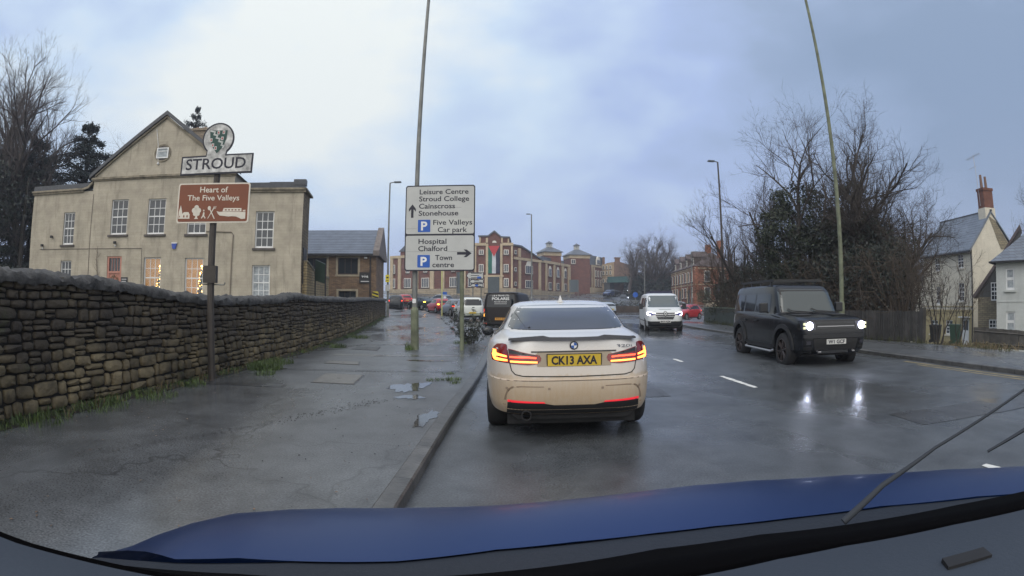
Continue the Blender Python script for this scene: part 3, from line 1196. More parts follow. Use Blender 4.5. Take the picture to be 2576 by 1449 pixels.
MB().tube([(9.05, -.03, 11.35), (9.3, -.05, 10.4), (9.45, -.04, 9.3)], .018, 5).ball((9.46, -.06, 9.22), .08, 8).build('aerial_cable', mWhite, house)
# banner board on the corner
bb = empty('banner_board', hw(18.6, 1.0, 3.3), ang, 'tall narrow dark board with white marks on the rubble side wall of the limestone house', 'sign')
MB().box(.0, .06, -.55, .55, -.9, 1.1).build('board', mBlk, bb)
f = MB()
f.box(.062, .066, -.12, .10, -.3, .35).box(.062, .066, -.3, .3, -.7, -.62).box(.062, .066, -.3, .3, -.52, -.46)
f.build('lettering', mWhite, bb)
# low garden wall running back from the corner of the house
gwm = brickmat('yellow_rubble', (.36, .28, .15), (.27, .21, .12), (.13, .10, .06), .38, .15, .018, .9, .3, (.08, .07, .05), .3, .8, .10)
gw = empty('garden_wall', (hw(18.65, .5, 0)), 0, 'yellowish rubble garden wall running back from the limestone house', 'wall')
p0 = hw(18.65, .5, 0)
dq = Vector((-13.15, 35.5, 0)) - p0
gw.rotation_euler = (0, 0, atan2(dq.y, dq.x))
MB().prism([(0, .1), (dq.length, .2), (dq.length, 3.05), (2.5, 3.2), (0, 3.6)], -.2, .2).build('stonework', gwm, gw, recalc=True)
MB().prism([(0, 3.6), (2.5, 3.2), (dq.length, 3.05), (dq.length, 3.14), (2.5, 3.30), (0, 3.70)], -.25, .25).build('coping', mCorn, gw, recalc=True)
# bare climbing stem against the front
cs = MB()
cs.tube([(5.9, -.12, 1.2), (5.75, -.1, 2.6), (5.62, -.08, 3.7), (5.66, -.08, 4.5)], [.03, .025, .02, .01], 5)
for k in range(8):
    z = 2.2 + k * .27
    cs.tube([(5.7, -.1, z), (5.7 + rr.choice((-1, 1)) * .25, -.1, z + .3)], [.012, .004], 4)
setprops(cs.build('climbing_stem', M('bare_bark', (.10, .08, .06), .9), None, loc=None), 'thin bare stem climbing the limestone house left of its door', 'plant')
o = bpy.data.objects['climbing_stem']
o.matrix_basis = hM

# ------------------------------------------------------------------ rubble stone office building
mVia = brickmat('brown_rubble', (.26, .17, .10), (.15, .10, .07), (.10, .08, .06), .34, .095, .012, .9, .2, (.06, .05, .04), .35, .8, .05)
mVSlate = brickmat('grey_slates', (.105, .12, .15), (.085, .10, .125), (.045, .05, .06), .35, .16, .012, .5, .1, (.05, .06, .05), .2, .4)
mDress = M('dressed_window_stone', (.30, .26, .19), .85, var=.25)
mBrown = M('dark_brown_frame', (.03, .02, .016), .5)
va = radians(8.973)
via = empty('stone_office', (-17.2, 41.6, 0), va, 'brown rubble office building with a blue grey slate roof behind the garden wall', 'building')
b = MB()
VW = [(-.05, 1.75, 4.05 - .35, 5.12), (2.72, 4.44, 3.72, 5.12), (.1, 1.75, .9, 2.2), (2.8, 4.3, .9, 2.35)]
wallgrid(b, -3.2, 6.0, 0, 5.36, VW, rev=.2)
shell(b, -3.2, 6.0, 7, 0, 5.36)
b.prism([(0, 5.36), (7, 5.36), (3.5, 7.7)], -3.2, 6.0, 'x')
b.build('wall', mVia, via)
rf = MB()
rf.prism([(-.3, 5.32), (3.5, 7.78), (3.5, 7.92), (-.36, 5.44)], -3.4, 5.75, 'x')
rf.prism([(3.5, 7.78), (7.3, 5.32), (7.36, 5.44), (3.5, 7.92)], -3.4, 5.75, 'x')
# slate courses
for k in range(14):
    y = -.33 + k * .272
    z = 5.46 + (y + .33) * .645
    rf.prism([(y, z - .005), (y + .27, z + .17), (y + .27, z + .18), (y, z + .025)], -3.4, 5.75, 'x')
rf = rf.build('roof', M('blue_grey_slate', (.10, .12, .155), .42, var=.22, vs=1.5), via)
MB().prism([(-.42, 5.28), (-.42, 5.70), (3.5, 8.15), (7.4, 5.7), (7.4, 5.28)], 5.76, 6.28, 'x').build('gable_parapet', M('parapet_stone', (.16, .14, .13), .9, var=.3), via)
gt = MB().box(-3.3, 5.75, -.48, -.36, 5.26, 5.38)
gt.cyl((5.5, -.1, 5.2), (5.5, -.1, .2), .05, n=8)
gt.build('gutter', mBlk, via)
for (a, c, z0, z1) in VW:
    f = MB()
    f.box(a - .17, a, -.03, .16, z0, z1)
    f.box(c, c + .17, -.03, .16, z0, z1)
    f.box(a - .17, c + .17, -.03, .16, z1, z1 + .17)
    f.box(a - .22, c + .22, -.06, .16, z0 - .16, z0)
    f.build('window_surround', mDress, via)
    w = window(via, a, c, z0, z1, 3, 1, y=.1, frame=.07, bar=.06, mf=mBrown)
    MB().box(a + .12, a + .48, .17, .18, z0 + .1, z1 - .08).box(c - .45, c - .12, .17, .18, z0 + .1, z1 - .08).build('curtain', mNet, w)
sg = empty('shop_sign', (Matrix.Translation((-17.2, 41.6, 0)) @ Matrix.Rotation(va, 4, 'Z')) @ Vector((5.05, -.06, 3.45)), va, 'square black sign with white lettering v-i-a on the rubble office wall', 'sign')
MB().box(-.47, .47, -.03, .05, -.46, .46).build('board', mBlk, sg)
f = MB()
text(f, 'v-i-a', 0, .02, .24, .56, -.034, align='C', bold=.03)
f.box(-.34, .34, -.036, -.032, -.33, -.27)
f.build('lettering', mWhite, sg)
sl_ = empty('wall_light', (Matrix.Translation((-17.2, 41.6, 0)) @ Matrix.Rotation(va, 4, 'Z')) @ Vector((5.1, 0, 5.12)), va, 'small white security light under the office eaves', 'light')
MB().box(-.12, .12, -.2, 0, -.06, .06).build('lamp_head', mWhite, sl_)
# green notice board on posts
gb = empty('post_sign', (-10.85, 28.4, .3), radians(-35), 'dark green board on two black posts behind the stone wall', 'sign')
MB().prism([(-.55, 2.35), (.45, 2.15), (.45, 3.25), (-.55, 3.55)], -.03, .03).build('board', M('green_board', (.03, .055, .045), .5), gb, recalc=True)
MB().box(-.60, -.55, -.03, .03, 0, 3.5).build('post', mBlk, gb)
MB().box(.45, .50, -.03, .03, 0, 3.2).build('post', mBlk, gb)
# ------------------------------------------------------------------ the long red brick building across the junction
def frame2(p, q):
    p, q = Vector((p[0], p[1], 0)), Vector((q[0], q[1], 0))
    d = q - p
    return Matrix.Translation(p) @ Matrix.Rotation(atan2(d.y, d.x), 4, 'Z'), d.length


def xf(b, m):
    b.v = [tuple(m @ Vector(v)) for v in b.v]
    return b


mRed = brickmat('red_brick', (.165, .068, .050), (.13, .055, .042), (.12, .085, .075), .9, .3, .02, .9, .25, (.09, .04, .035), .25, .2)
mBand = M('cream_stone_bands', (.42, .34, .23), .85, var=.2, vs=.5)
mPlinth = brickmat('stone_plinth', (.36, .30, .21), (.30, .25, .18), (.2, .17, .13), 1.6, .45, .03, .9, .4, (.14, .12, .09), .3, .2)
mSlateG = M('grey_slate', (.095, .11, .135), .5, var=.25, vs=.8)
mWF = M('far_white_frame', (.62, .60, .54), .6)
mGate = M('dark_green_shutter', (.045, .06, .065), .5, var=.2)
RB = empty('brick_retail_building', (0, 0, 0), 0, 'long curved red brick building with cream stone bands, two lantern towers and a flag bay', 'building')
pA, pB, pC, pD, pE, pF, pG = (-27.65, 118.83), (-7.66, 108.73), (.19, 108.5), (6.38, 117.83), (14.81, 134.18), (17.92, 139.86), (26.29, 153.77)


def farwin(parent, Mx, x, z0, z1, w, n=2, arch=False, name='window', y=-.12):
    b = MB()
    b.box(x - w / 2, x + w / 2, y, 0, z0, z1, 0)
    k = (w - .16) / n
    for i in range(n):
        a = x - w / 2 + .08 + i * k
        b.box(a + .05, a + k - .05, y - .01, y + .02, z0 + .12, z1 - .12, 1)
    if arch:
        pts = [(x + w / 2 * .75 * cos(pi * i / 8), z1 + w / 2 * .7 * sin(pi * i / 8)) for i in range(9)]
        b.prism(pts, y, 0, 'y', 0)
    b.box(x - w / 2 - .1, x + w / 2 + .1, y - .08, 0, z0 - .18, z0 - .005, 2)
    xf(b, Mx)
    return b.build(name, [mWF, mGlassFar, mSill], parent)


def wallpart(parent, Mx, pts, mat, y0=0.0, y1=6.0, name='wall'):
    b = MB().prism(pts, y0, y1, 'y')
    xf(b, Mx)
    return b.build(name, mat, parent, recalc=True)


def bands(parent, Mx, rects, name='stone_band', y=-.25):
    b = MB()
    for i, (a, c, d, e) in enumerate(rects):
        b.box(a, c, y - .01 * (i % 7), -.002, d, e)
    xf(b, Mx)
    return b.build(name, mBand, parent)


GZ = 4.45
# left range
Mx, L = frame2(pA, pB)
wallpart(RB, Mx, [(-.5, GZ), (L, GZ), (L, 11.0), (6, 11.6), (1, 12.0), (-.5, 12.0)], mRed, 0, 8)
wallpart(RB, Mx, [(1.4, 11.6), (5, 11.6), (5, 13.2), (1.4, 13.2)], mRed, 1.2, 6)
wallpart(RB, Mx, [(1.0, 13.2), (7, 13.2), (7, 14.6), (3.4, 15.0)], mSlateG, 1.0, 7, 'roof')
bands(RB, Mx, [(-.6, 6, 11.55, 12.15), (6.001, L, 11.0, 11.6), (-.5, .35, GZ, 11.5), (1.9, 2.7, GZ, 11.5), (11.0, 12.0, GZ, 10.9), (14.0, 14.8, GZ, 10.9), (7.5, 7.7, GZ, 10.9), (19.5, 20.2, GZ, 10.9)])
for x, w, n in ((.4, 1.1, 2), (4.6, 2.0, 4), (9.6, 2.1, 4), (17.0, 1.9, 4), (21.3, 1.2, 2)):
    farwin(RB, Mx, x, 4.75, 6.9, w, n)
for x in (.4, 4.6, 9.6, 17.0, 21.3):
    farwin(RB, Mx, x, 8.1, 10.1, 1.0, 2)
b = MB().box(-1, L, -.35, -.2, .5, GZ)
xf(b, Mx)
b.build('plinth', mPlinth, RB)
# side street return
Mr = Matrix.Translation((pA[0], pA[1], 0)) @ Matrix.Rotation(radians(-26.8 + 98), 4, 'Z')
Mr2, L2 = frame2((pA[0] - 5.5, pA[1] + 26), pA)
wallpart(RB, Mr2, [(0, 4.4), (L2, 4.4), (L2, 11.3), (0, 10.3)], mRed, 0, 5)
bands(RB, Mr2, [(0, L2, 10.9, 11.6), (0, L2, 4.0, 4.7)] + [(a, a + .6, 4.7, 10.8) for a in (3, 8, 13, 18, 23)])
for x in (5.5, 10.5, 15.5, 20.5, 25):
    farwin(RB, Mr2, x, 4.9, 7.2, 1.6, 2)
    farwin(RB, Mr2, x, 8.2, 9.9, 1.6, 2)
# flag bay
Mx, L = frame2(pB, pC)
Mx = Mx @ Matrix.Translation((0, -1.0, 0))
wallpart(RB, Mx, [(0, GZ), (L, GZ), (L, 13.2), (7.1, 13.4), (7.1, 14.8), (5.45, 14.9), (4.05, 16.0), (2.75, 15.1), (.9, 15.1), (.9, 13.4), (0, 13.2)], mRed, 0, 9)
bands(RB, Mx, [(-.1, 2.35, 13.2, 13.75), (5.7, L + .1, 13.2, 13.75), (2.3, 2.8, 7.1, 13.6), (5.28, 5.75, 7.1, 13.6), (0, .35, GZ, 13.1), (L - .35, L, GZ, 13.1), (.9, 1.25, 13.8, 14.9), (2.3, 2.75, 13.8, 14.8), (5.45, 5.8, 13.8, 14.8), (6.8, 7.1, 13.8, 14.6), (1.9, 6.0, 6.75, 7.1), (2.1, 2.75, GZ, 6.7), (5.1, 5.75, GZ, 6.7)])
b = MB()
b.prism([(.7, 15.1), (.7, 15.35), (2.7, 15.35), (4.05, 16.4), (5.5, 15.15), (7.3, 15.05), (7.3, 14.8), (5.45, 14.88), (4.05, 16.05), (2.8, 15.1)], -.3, 9.2, 'y')
xf(b, Mx)
b.build('roof', mSlateG, RB, recalc=True)
for x in (1.35, 6.5):
    farwin(RB, Mx, x, 11.35, 12.35, 1.0, 2)
    farwin(RB, Mx, x, 7.7, 9.35, 1.0, 2)
    farwin(RB, Mx, x, 4.7, 6.45, 1.0, 2)
b = MB().prism([(4.05 + .45 * cos(pi * i / 8), 13.8 + .45 * sin(pi * i / 8)) for i in range(9)], -.1, 0)
xf(b, Mx)
b.build('fanlight', mWF, RB, recalc=True)
b = MB().box(2.76, 5.09, -.5, -.002, 2.0, 6.74)
xf(b, Mx)
b.build('tall_shutter', mGate, RB)
b = MB().box(-1, L + .6, -.35, -.012, .5, GZ)
xf(b, Mx)
b.build('plinth', mPlinth, RB)
# the flag hung down the bay: its own thing
fm = [M('flag_green', (.015, .12, .09), .8), M('flag_white', (.48, .50, .54), .8), M('flag_black', (.02, .022, .05), .8), M('flag_red', (.42, .04, .045), .8)]
Fm = Mx @ Matrix.Translation((4.0, -.32, 7.45))
fl = empty('hanging_flag', Fm.translation, Fm.to_euler().z, 'long hanging flag in green, white and black with a red triangle at its top', 'flag')
for k, (a, c, nm) in enumerate(((-1.2, -.4, 'green_stripe'), (-.4, .4, 'white_stripe'), (.4, 1.2, 'black_stripe'))):
    b = MB()
    n = 12
    for i in range(n + 1):
        z = 5.65 * i / n
        wv = .05 * sin(i * 1.1 + k)
        b.v += [(a, wv, z), (c, wv + .02, z)]
    b.f = [(2 * i, 2 * i + 1, 2 * i + 3, 2 * i + 2) for i in range(n)]
    b.m = [0] * n
    b.build(nm, fm[k], fl)
MB().prism([(-1.2, 5.65), (0, 3.45), (1.2, 5.65)], -.11, -.09).build('red_triangle', fm[3], fl, recalc=True)
# gable range right of the bay
Mx, L = frame2(pC, pD)
wallpart(RB, Mx, [(0, GZ), (L, 4.3), (L, 11.3), (2.9, 13.3), (0, 13.3)], mRed, 0, 8)
b = MB().prism([(-.1, 13.3), (-.1, 13.6), (3.0, 13.6), (L + 1, 11.1), (L + 1, 10.85), (2.95, 13.3)], -.3, 8)
xf(b, Mx)
b.build('roof', mSlateG, RB, recalc=True)
bands(RB, Mx, [(.2, L, 10.45, 11.0), (2.0, 2.8, 4.4, 10.4), (10.3, 11.15, 4.3, 10.4), (1.9, 2.7, 11.1, 12.9)])
farwin(RB, Mx, 6.3, 7.7, 9.5, 3.0, 4, True)
farwin(RB, Mx, 6.3, 4.6, 6.3, 3.0, 4)
for z in (11.6, 8.0, 5.0):
    farwin(RB, Mx, .9, z, z + .8, .8, 1)
b = MB().box(-.5, L, -.35, -.2, .5, 4.35)
xf(b, Mx)
b.build('plinth', mPlinth, RB)
# curved range
Mx, L = frame2(pD, pE)
wallpart(RB, Mx, [(0, 4.2), (L, 4.1), (L, 10.7), (0, 11.2)], mRed, 0, 8)
bands(RB, Mx, [(0, L, 10.55, 11.15), (2.7, 3.5, 4.2, 10.5), (7.5, 8.3, 4.2, 10.5), (12.7, 13.9, 4.2, 10.5), (17.0, 17.5, 4.2, 10.5), (18.0, 18.4, 4.2, 10.5)])
for x in (5.5, 10.4, 15.3):
    farwin(RB, Mx, x, 7.6, 9.5, 1.6, 2, True)
    farwin(RB, Mx, x, 4.5, 6.2, 1.6, 2)
b = MB().box(0, L + 6, -.35, -.2, .5, 4.15)
xf(b, Mx)
b.build('plinth', mPlinth, RB)
b = MB().prism([(0, 11.2), (L, 10.7), (L, 12.2), (4, 12.3)], 1.5, 8)
xf(b, Mx)
b.build('roof', mSlateG, RB, recalc=True)
# two towers with pyramid roofs and lanterns


def tower(cx, cy, h, z0, ze, za, rz, cz):
    b = MB()
    Mt = Matrix.Translation((cx, cy, 0)) @ Matrix.Rotation(rz, 4, 'Z')
    b.box(-h, h, -h, h, z0, ze - .9)
    xf(b, Mt)
    o = b.build('tower', mRed, RB)
    b = MB().box(-h - .12, h + .12, -h - .12, h + .12, ze - .9, ze)
    xf(b, Mt)
    b.build('tower_cornice', mBand, o)
    b = MB()
    e = h + .6
    q = .7
    b.add([(-e, -e, ze + .003), (e, -e, ze + .003), (e, e, ze + .003), (-e, e, ze + .003), (-q, -q, za), (q, -q, za), (q, q, za), (-q, q, za)], [(0, 1, 5, 4), (1, 2, 6, 5), (2, 3, 7, 6), (3, 0, 4, 7), (4, 5, 6, 7), (0, 3, 2, 1)])
    xf(b, Mt)
    b.build('tower_roof', mSlateG, o)
    b = MB()
    for sx in (-1, 0, 1):
        for sy in (-1, 0, 1):
            if sx or sy:
                b.box(sx * .55 - .06, sx * .55 + .06, sy * .55 - .06, sy * .55 + .06, za + .003, cz - .5)
    b.box(-.45, .45, -.45, .45, za + .003, cz - .55, 1)
    b.add([(-.85, -.85, cz - .5), (.85, -.85, cz - .5), (.85, .85, cz - .5), (-.85, .85, cz - .5), (0, 0, cz + .15)], [(0, 1, 4), (1, 2, 4), (2, 3, 4), (3, 0, 4), (0, 3, 2, 1)], 2)
    xf(b, Mt)
    b.build('lantern', [mWF, mNet, mSlateG], o)
    return o


tower(9.2, 129.3, 2.2, 8, 13.8, 15.1, radians(20), 16.6)
tw = tower(17.3, 139.5, 2.75, 2.5, 14.0, 15.6, radians(12), 17.2)
Mt = Matrix.Translation((17.3, 139.5, 0)) @ Matrix.Rotation(radians(12), 4, 'Z') @ Matrix.Translation((0, -2.75, 0))
farwin(RB, Mt, -1.9, 11.6, 12.8, 1.2, 2)
# right range
Mx, L = frame2(pF, pG)
Mx = Mx @ Matrix.Translation((0, -1.6, 0))
wallpart(RB, Mx, [(0, 2.5), (L, 2.5), (L, 12.2), (14.2, 12.2), (14.2, 11.8), (0, 11.8)], mRed, 0, 8)
b = MB()
b.prism([(0, 11.8), (3.5, 14.6), (14.0, 14.6), (15.6, 13.2), (15.6, 12.3), (14.2, 11.8)], .3, 7, 'y')
xf(b, Mx)
b.build('roof', mSlateG, RB, recalc=True)
bands(RB, Mx, [(5.6, 14.6, 11.4, 11.9), (5.0, 5.5, 2.6, 11.9), (6.6, 7.0, 2.6, 11.3), (0, 16, 2.5, 5.6)])
farwin(RB, Mx, 1.5, 8.7, 10.4, 1.5, 2)
farwin(RB, Mx, 1.5, 5.9, 7.6, 1.5, 2)
for x in (8.2, 10.2, 12.4, 15.0):
    farwin(RB, Mx, x, 8.7, 10.5, 1.0, 2)
    farwin(RB, Mx, x, 6.0, 8.0, 1.0, 2)
farwin(RB, Mx, 9.6, 12.1, 13.6, 2.6, 3, True, 'dormer', -.4)
# stone building beyond
SBm, L = frame2((25.75, 147.8), (29.6, 158))
SB = empty('stone_hotel', (0, 0, 0), 0, 'tall old stone and brick building with two chimneys behind the bridge', 'building')
mPink2 = M('weathered_buff_stone', (.34, .26, .17), .85, var=.3, vs=.6)
mPkBr = M('far_brown_brick', (.15, .095, .07), .9, var=.3, vs=.7)
# buff face plus a darker brown one beside it
Ms, L = frame2((25.9, 150), (29.0, 147))
wallpart(SB, Ms, [(0, 3), (L, 3), (L, 13.0), (0, 12.4)], mPink2, 0, 3)
for z in (9.4, 11.0, 7.2):
    for x in (.7, 1.9, 3.1):
        farwin(SB, Ms, x, z, z + 1.1, .6, 1)
Ms2, L = frame2((29.0, 147), (34.2, 148.5))
wallpart(SB, Ms2, [(0, 3), (L, 3), (L, 12.2), (1.5, 13.2), (0, 13.0)], mPkBr, 0, 5)
b = MB().box(26.2, 26.9, 150, 150.7, 12, 14.6).box(29.8, 31.2, 149, 150, 12.5, 14.2).box(29.6, 31.4, 148.8, 150.2, 14.2, 14.5)
b.build('chimney', mPkBr, SB)
# teal railway bridge
mTeal = M('teal_girder_paint', (.03, .095, .10), .6, var=.2)
mAbut = M('dark_abutment', (.045, .05, .055), .9, var=.4, vs=1)
br = empty('railway_bridge', (0, 0, 0), 0, 'teal steel railway bridge over the road right of the brick building', 'bridge')
Mb, L = frame2((26.6, 142), (38, 137))
b = MB().box(-.5, L + 2, 0, .4, 7.1, 8.4).box(-.5, L + 2, -.15, .55, 8.4, 8.55).box(-.5, L + 2, -.15, .55, 6.95, 7.1)
for k in range(12):
    b.box(k * 1.1, k * 1.1 + .12, -.1, 0, 7.1, 8.4)
xf(b, Mb)
b.build('girder', mTeal, br)
b = MB().box(-.5, L, .4, 7, 6.9, 7.4)
xf(b, Mb)
b.build('deck', mAbut, br)
for (a, c) in ((-1.5, 0.2), (L - 1.5, L + 8)):
    b = MB().box(a, c, .3, 8, 1, 7.0)
    xf(b, Mb)
    b.build('abutment', mAbut, br)
b = MB().box(.2, L - 1.5, 7.5, 8, 4.2, 7.0)
xf(b, Mb)
b.build('distance_panel', M('blue_grey_distance', (.10, .12, .14), .9), br)  # panel closing the opening, coloured like the hazy distance beyond

# ------------------------------------------------------------------ orange brick house by the junction
mOr = brickmat('orange_brick', (.29, .095, .048), (.23, .078, .042), (.2, .12, .08), .45, .15, .012, .9, .2, (.14, .05, .03), .2, .2)
mTile = M('old_roof_tile', (.09, .07, .07), .8, var=.3)
OH = empty('orange_brick_terrace', (0, 0, 0), 0, 'orange brick Victorian terrace with pale stone bands and white windows behind the white van', 'building')
Mo, Lo = frame2((33.5, 106.9), (30.8, 84.6))
wallpart(OH, Mo, [(0, .5), (Lo, .5), (Lo, 7.5), (0, 7.5)], mOr, 0, .5)
bo = MB()
for z in (4.35, 7.2, 6.85):
    bo.box(0, Lo, -.08, -.002, z, z + .18)
for k in range(1, 4):
    bo.box(Lo * k / 4 - .1, Lo * k / 4 + .1, -.2, -.09, 1, 7.4)
xf(bo, Mo)
bo.build('stone_band', mBand, OH)
for k in range(8):
    x = 1.6 + k * 2.65
    farwin(OH, Mo, x, 4.9, 6.7, 1.15, 1)
    if k in (3, 6):
        b = MB().box(x - .6, x + .6, -.05, 0, 1.2, 3.6)
        xf(b, Mo)
        b.build('door', mGate, OH)
    else:
        farwin(OH, Mo, x, 2.1, 4.0, 1.15, 1)
Mo2, Lo2 = frame2((30.8, 84.6), (40.5, 87.5))
wallpart(OH, Mo2, [(0, .5), (Lo2, .5), (Lo2, 7.5), (0, 7.5)], mOr, 0, .5)
bo = MB()
for z in (4.35, 7.1):
    bo.box(0, Lo2, -.08, -.002, z, z + .18)
xf(bo, Mo2)
bo.build('stone_band', mBand, OH)
for x in (2.6, 6.0, 9.0):
    farwin(OH, Mo2, x, 4.9, 6.8, 1.3, 1)
    farwin(OH, Mo2, x, 1.9, 4.0, 1.3, 1)
A_, B_, C_, D_ = Vector((33.2, 107, 7.5)), Vector((30.5, 84.3, 7.5)), Vector((40.8, 87.4, 7.5)), Vector((43.4, 109, 7.5))
up = Vector((0, 0, 2.9))
r0, r1 = (B_ + C_) / 2 + Vector((.3, 4, 0)) + up, (A_ + D_) / 2 + up
MB().add([A_, B_, C_, D_, r0, r1], [(1, 2, 4), (0, 1, 4, 5), (2, 3, 5, 4), (3, 0, 5), (0, 3, 2, 1)]).build('roof', mTile, OH, recalc=True)
for k in (2.5, 8, 13.5, 19):
    b = MB().box(k - .8, k + .8, .5, 2.6, 7.5, 9.3)
    b.prism([(k - 1, 9.3), (k, 10.3), (k + 1, 9.3)], .3, 3)
    xf(b, Mo)
    d_ = b.build('dormer', mTile, OH, recalc=True)
    farwin(OH, Mo @ Matrix.Translation((0, .5, 0)), k, 7.9, 9.1, 1.2, 2, name='dormer_window')
b = MB().box(1, 2, 4.5, 5.5, 9, 12).box(12, 13, 4.5, 5.5, 9, 12.2).box(20.5, 21.5, 4.5, 5.5, 9, 12)
xf(b, Mo)
b.build('chimney', mOr, OH)
# lean-to conservatory and garden wall
cv = empty('conservatory', (37.5, 80.5, .9), radians(14), 'white framed glass conservatory seen through the bare branches', 'conservatory')
b = MB()
for i in range(9):
    b.box(-3.2 + i * .8 - .04, -3.2 + i * .8 + .04, -.04, .04, 0, 3.6)
for z in (0, 1.0, 2.0, 2.9, 3.6):
    b.box(-3.2, 3.2, -.035, .045, z - .05, z + .05)
b.build('frame', mWF, cv)
MB().box(-3.15, 3.15, .05, 3, 0, 3.55).build('glazing', mGlassFar, cv)
gw2 = empty('front_garden_wall', (31.3, 80.5, .5), radians(-12), 'low pale garden wall in front of the orange brick terrace', 'wall')
MB().box(-.5, 9, -.2, .2, -1, 1.1).build('stonework', mPlinth, gw2)
MB().box(-.6, 9.1, -.27, .27, 1.1, 1.22).build('coping', mBand, gw2)

# ------------------------------------------------------------------ white houses on the right
mCream = brickmat('painted_cream_brick', (.62, .58, .48), (.58, .54, .445), (.50, .465, .385), .23, .076, .008, .8, .3, (.25, .22, .16), .12, .35)
mYelR = M('ochre_render', (.36, .30, .16), .85, var=.15)
mStoneC = brickmat('cottage_stone', (.28, .24, .16), (.19, .165, .115), (.10, .09, .07), .38, .14, .015, .9, .2, (.06, .05, .04), .3, .6, .06)
mSl3 = brickmat('blue_slates', (.14, .165, .20), (.11, .13, .165), (.05, .06, .075), .5, .20, .02, .45, .25, (.07, .08, .07), .2, .4)
Mh, Lh = frame2((36.5, 36.5), (35.4, 29.3))
TH = empty('tall_white_house', Mh.translation, Mh.to_euler().z, 'three storey cream painted house with slate roof and brick chimney on the right', 'house')
b = MB()
TW = [(1.84, 2.62, 3.79, 4.92), (5.24, 6.05, 3.84, 4.97), (1.93, 2.62, .96, 2.5), (5.22, 6.05, 1.19, 2.68), (1.03, 2.2, -1.55, -.36), (3.4, 4.4, -1.5, -.32)]
TD = (5.75, 6.7, -2.25, -.11)
wallgrid(b, 0, Lh, .5, 5.27, TW[:4], rev=.12)
b.add([(Lh, 0, -4.6), (Lh, 5.1, -4.6), (Lh, 5.1, 5.27), (Lh, 2.6, 8.15), (Lh, 0, 5.27)], [(0, 1, 2, 3, 4)])
b.add([(0, 0, -4.6), (0, 5.1, -4.6), (0, 5.1, 5.27), (0, 2.6, 8.15), (0, 0, 5.27)], [(4, 3, 2, 1, 0)])
b.build('wall', mCream, TH)
b = MB()
wallgrid(b, 0, Lh, -4.6, .498, TW[4:] + [TD], rev=.12)
b.build('ground_floor_wall', mYelR, TH)
MB().box(-.02, Lh + .02, -.06, -.002, .44, .56).box(-.02, Lh + .02, -.05, -.002, .78, .84).build('string_course', mYelR, TH)
for i, w in enumerate(TW):
    window(TH, *w, 2, 4, y=.06, frame=.07, bar=.04, sill=(.08, mCream), mp=mGlassFar)
b = MB().box(TD[0], TD[1], .05, .10, TD[2], TD[3])
b.box(TD[0] - .15, TD[1] + .15, -.35, -.002, TD[3] + .05, TD[3] + .14)
d_ = b.build('door', mWhite, TH)
MB().box(5.9, 6.18, .04, .049, -1.05, -.3).box(6.28, 6.56, .04, .049, -1.05, -.3).build('door_glass', mGlassFar, d_)
rf = MB()
sl_len = 3.9
rf.prism([(-.3, 5.05), (2.6, 8.2), (2.6, 8.33), (-.38, 5.16)], -.12, Lh + .12, 'x')
rf.prism([(2.603, 8.2), (5.5, 5.05), (5.58, 5.16), (2.603, 8.33)], -.12, Lh + .12, 'x')
for k in range(15):
    y = -.33 + k * .2
    z = 5.2 + (y + .33) * 1.09
    rf.prism([(y, z), (y + .19, z + .205), (y + .185, z + .235), (y - .01, z + .04)], -.10, Lh + .10, 'x')
rf = rf.build('roof', M('blue_grey_roof_slate', (.13, .155, .19), .42, var=.25, vs=1.3), TH)
MB().box(-.14, Lh + .14, 2.5, 2.7, 8.30, 8.45).build('ridge_tiles', mSlateD, rf)
ck_ = MB().box(Lh - .95, Lh + .02, 1.95, 3.2, 6.3, 8.6)
ck_.v = [(x + (.0 if z > 7 else 0), y, z) for x, y, z in ck_.v]
ck_ = ck_.build('chimney_breast', mCream, TH)
b = MB().box(Lh - .9, Lh - .05, 2.0, 3.15, 8.6, 10.0).box(Lh - .96, Lh + .01, 1.94, 3.21, 10.0, 10.22)
b.build('chimney_stack', M('red_chimney_brick', (.13, .055, .038), .9, var=.3), ck_)
b = MB()
b.cyl((Lh - .5, 2.3, 10.22), (Lh - .5, 2.3, 11.35), .14, .11, 10).cyl((Lh - .5, 2.85, 10.22), (Lh - .5, 2.85, 11.25), .14, .11, 10)
b.build('chimney_pot', M('buff_clay', (.17, .10, .07), .8), ck_)
b = MB().tube([(Lh - .05, -.1, 5.0), (Lh - .02, -.1, -1.6), (Lh + .05, -.1, -1.9), (Lh + .05, -.1, -4.4)], .05, 6).box(-.1, Lh + .1, -.42, -.30, 4.98, 5.08)
b.build('gutter', mBlk, TH)
# sloping buttress of old brick on the gable
MB().prism([(2.2, 8.0), (3.1, 7.55), (4.9, 5.4), (3.6, 5.3), (2.9, 6.6)], Lh + .004, Lh + .03, 'x').build('bare_brick_patch', mStoneC, TH, recalc=True)
# tv aerial
ae = empty('tv_aerial', Mh @ Vector((Lh - .6, 2.0, 9.6)), Mh.to_euler().z, 'tv aerial on a thin mast beside the red brick chimney', 'aerial')
b = MB().tube([(0, 0, -.8), (.0, -.15, 3.4)], .025, 5)
b.tube([(-1.0, -.15, 3.2), (.9, -.15, 3.35)], .015, 4).tube([(-.9, -.1, 2.4), (.2, -.1, 2.45)], .015, 4)
for k in range(9):
    b.tube([(-.9 + k * .2, -.5, 3.2 + k * .016), (-.9 + k * .2, .2, 3.2 + k * .016)], .008, 4)
b.build('mast', M('aluminium', (.4, .4, .42), .4, .8), ae)
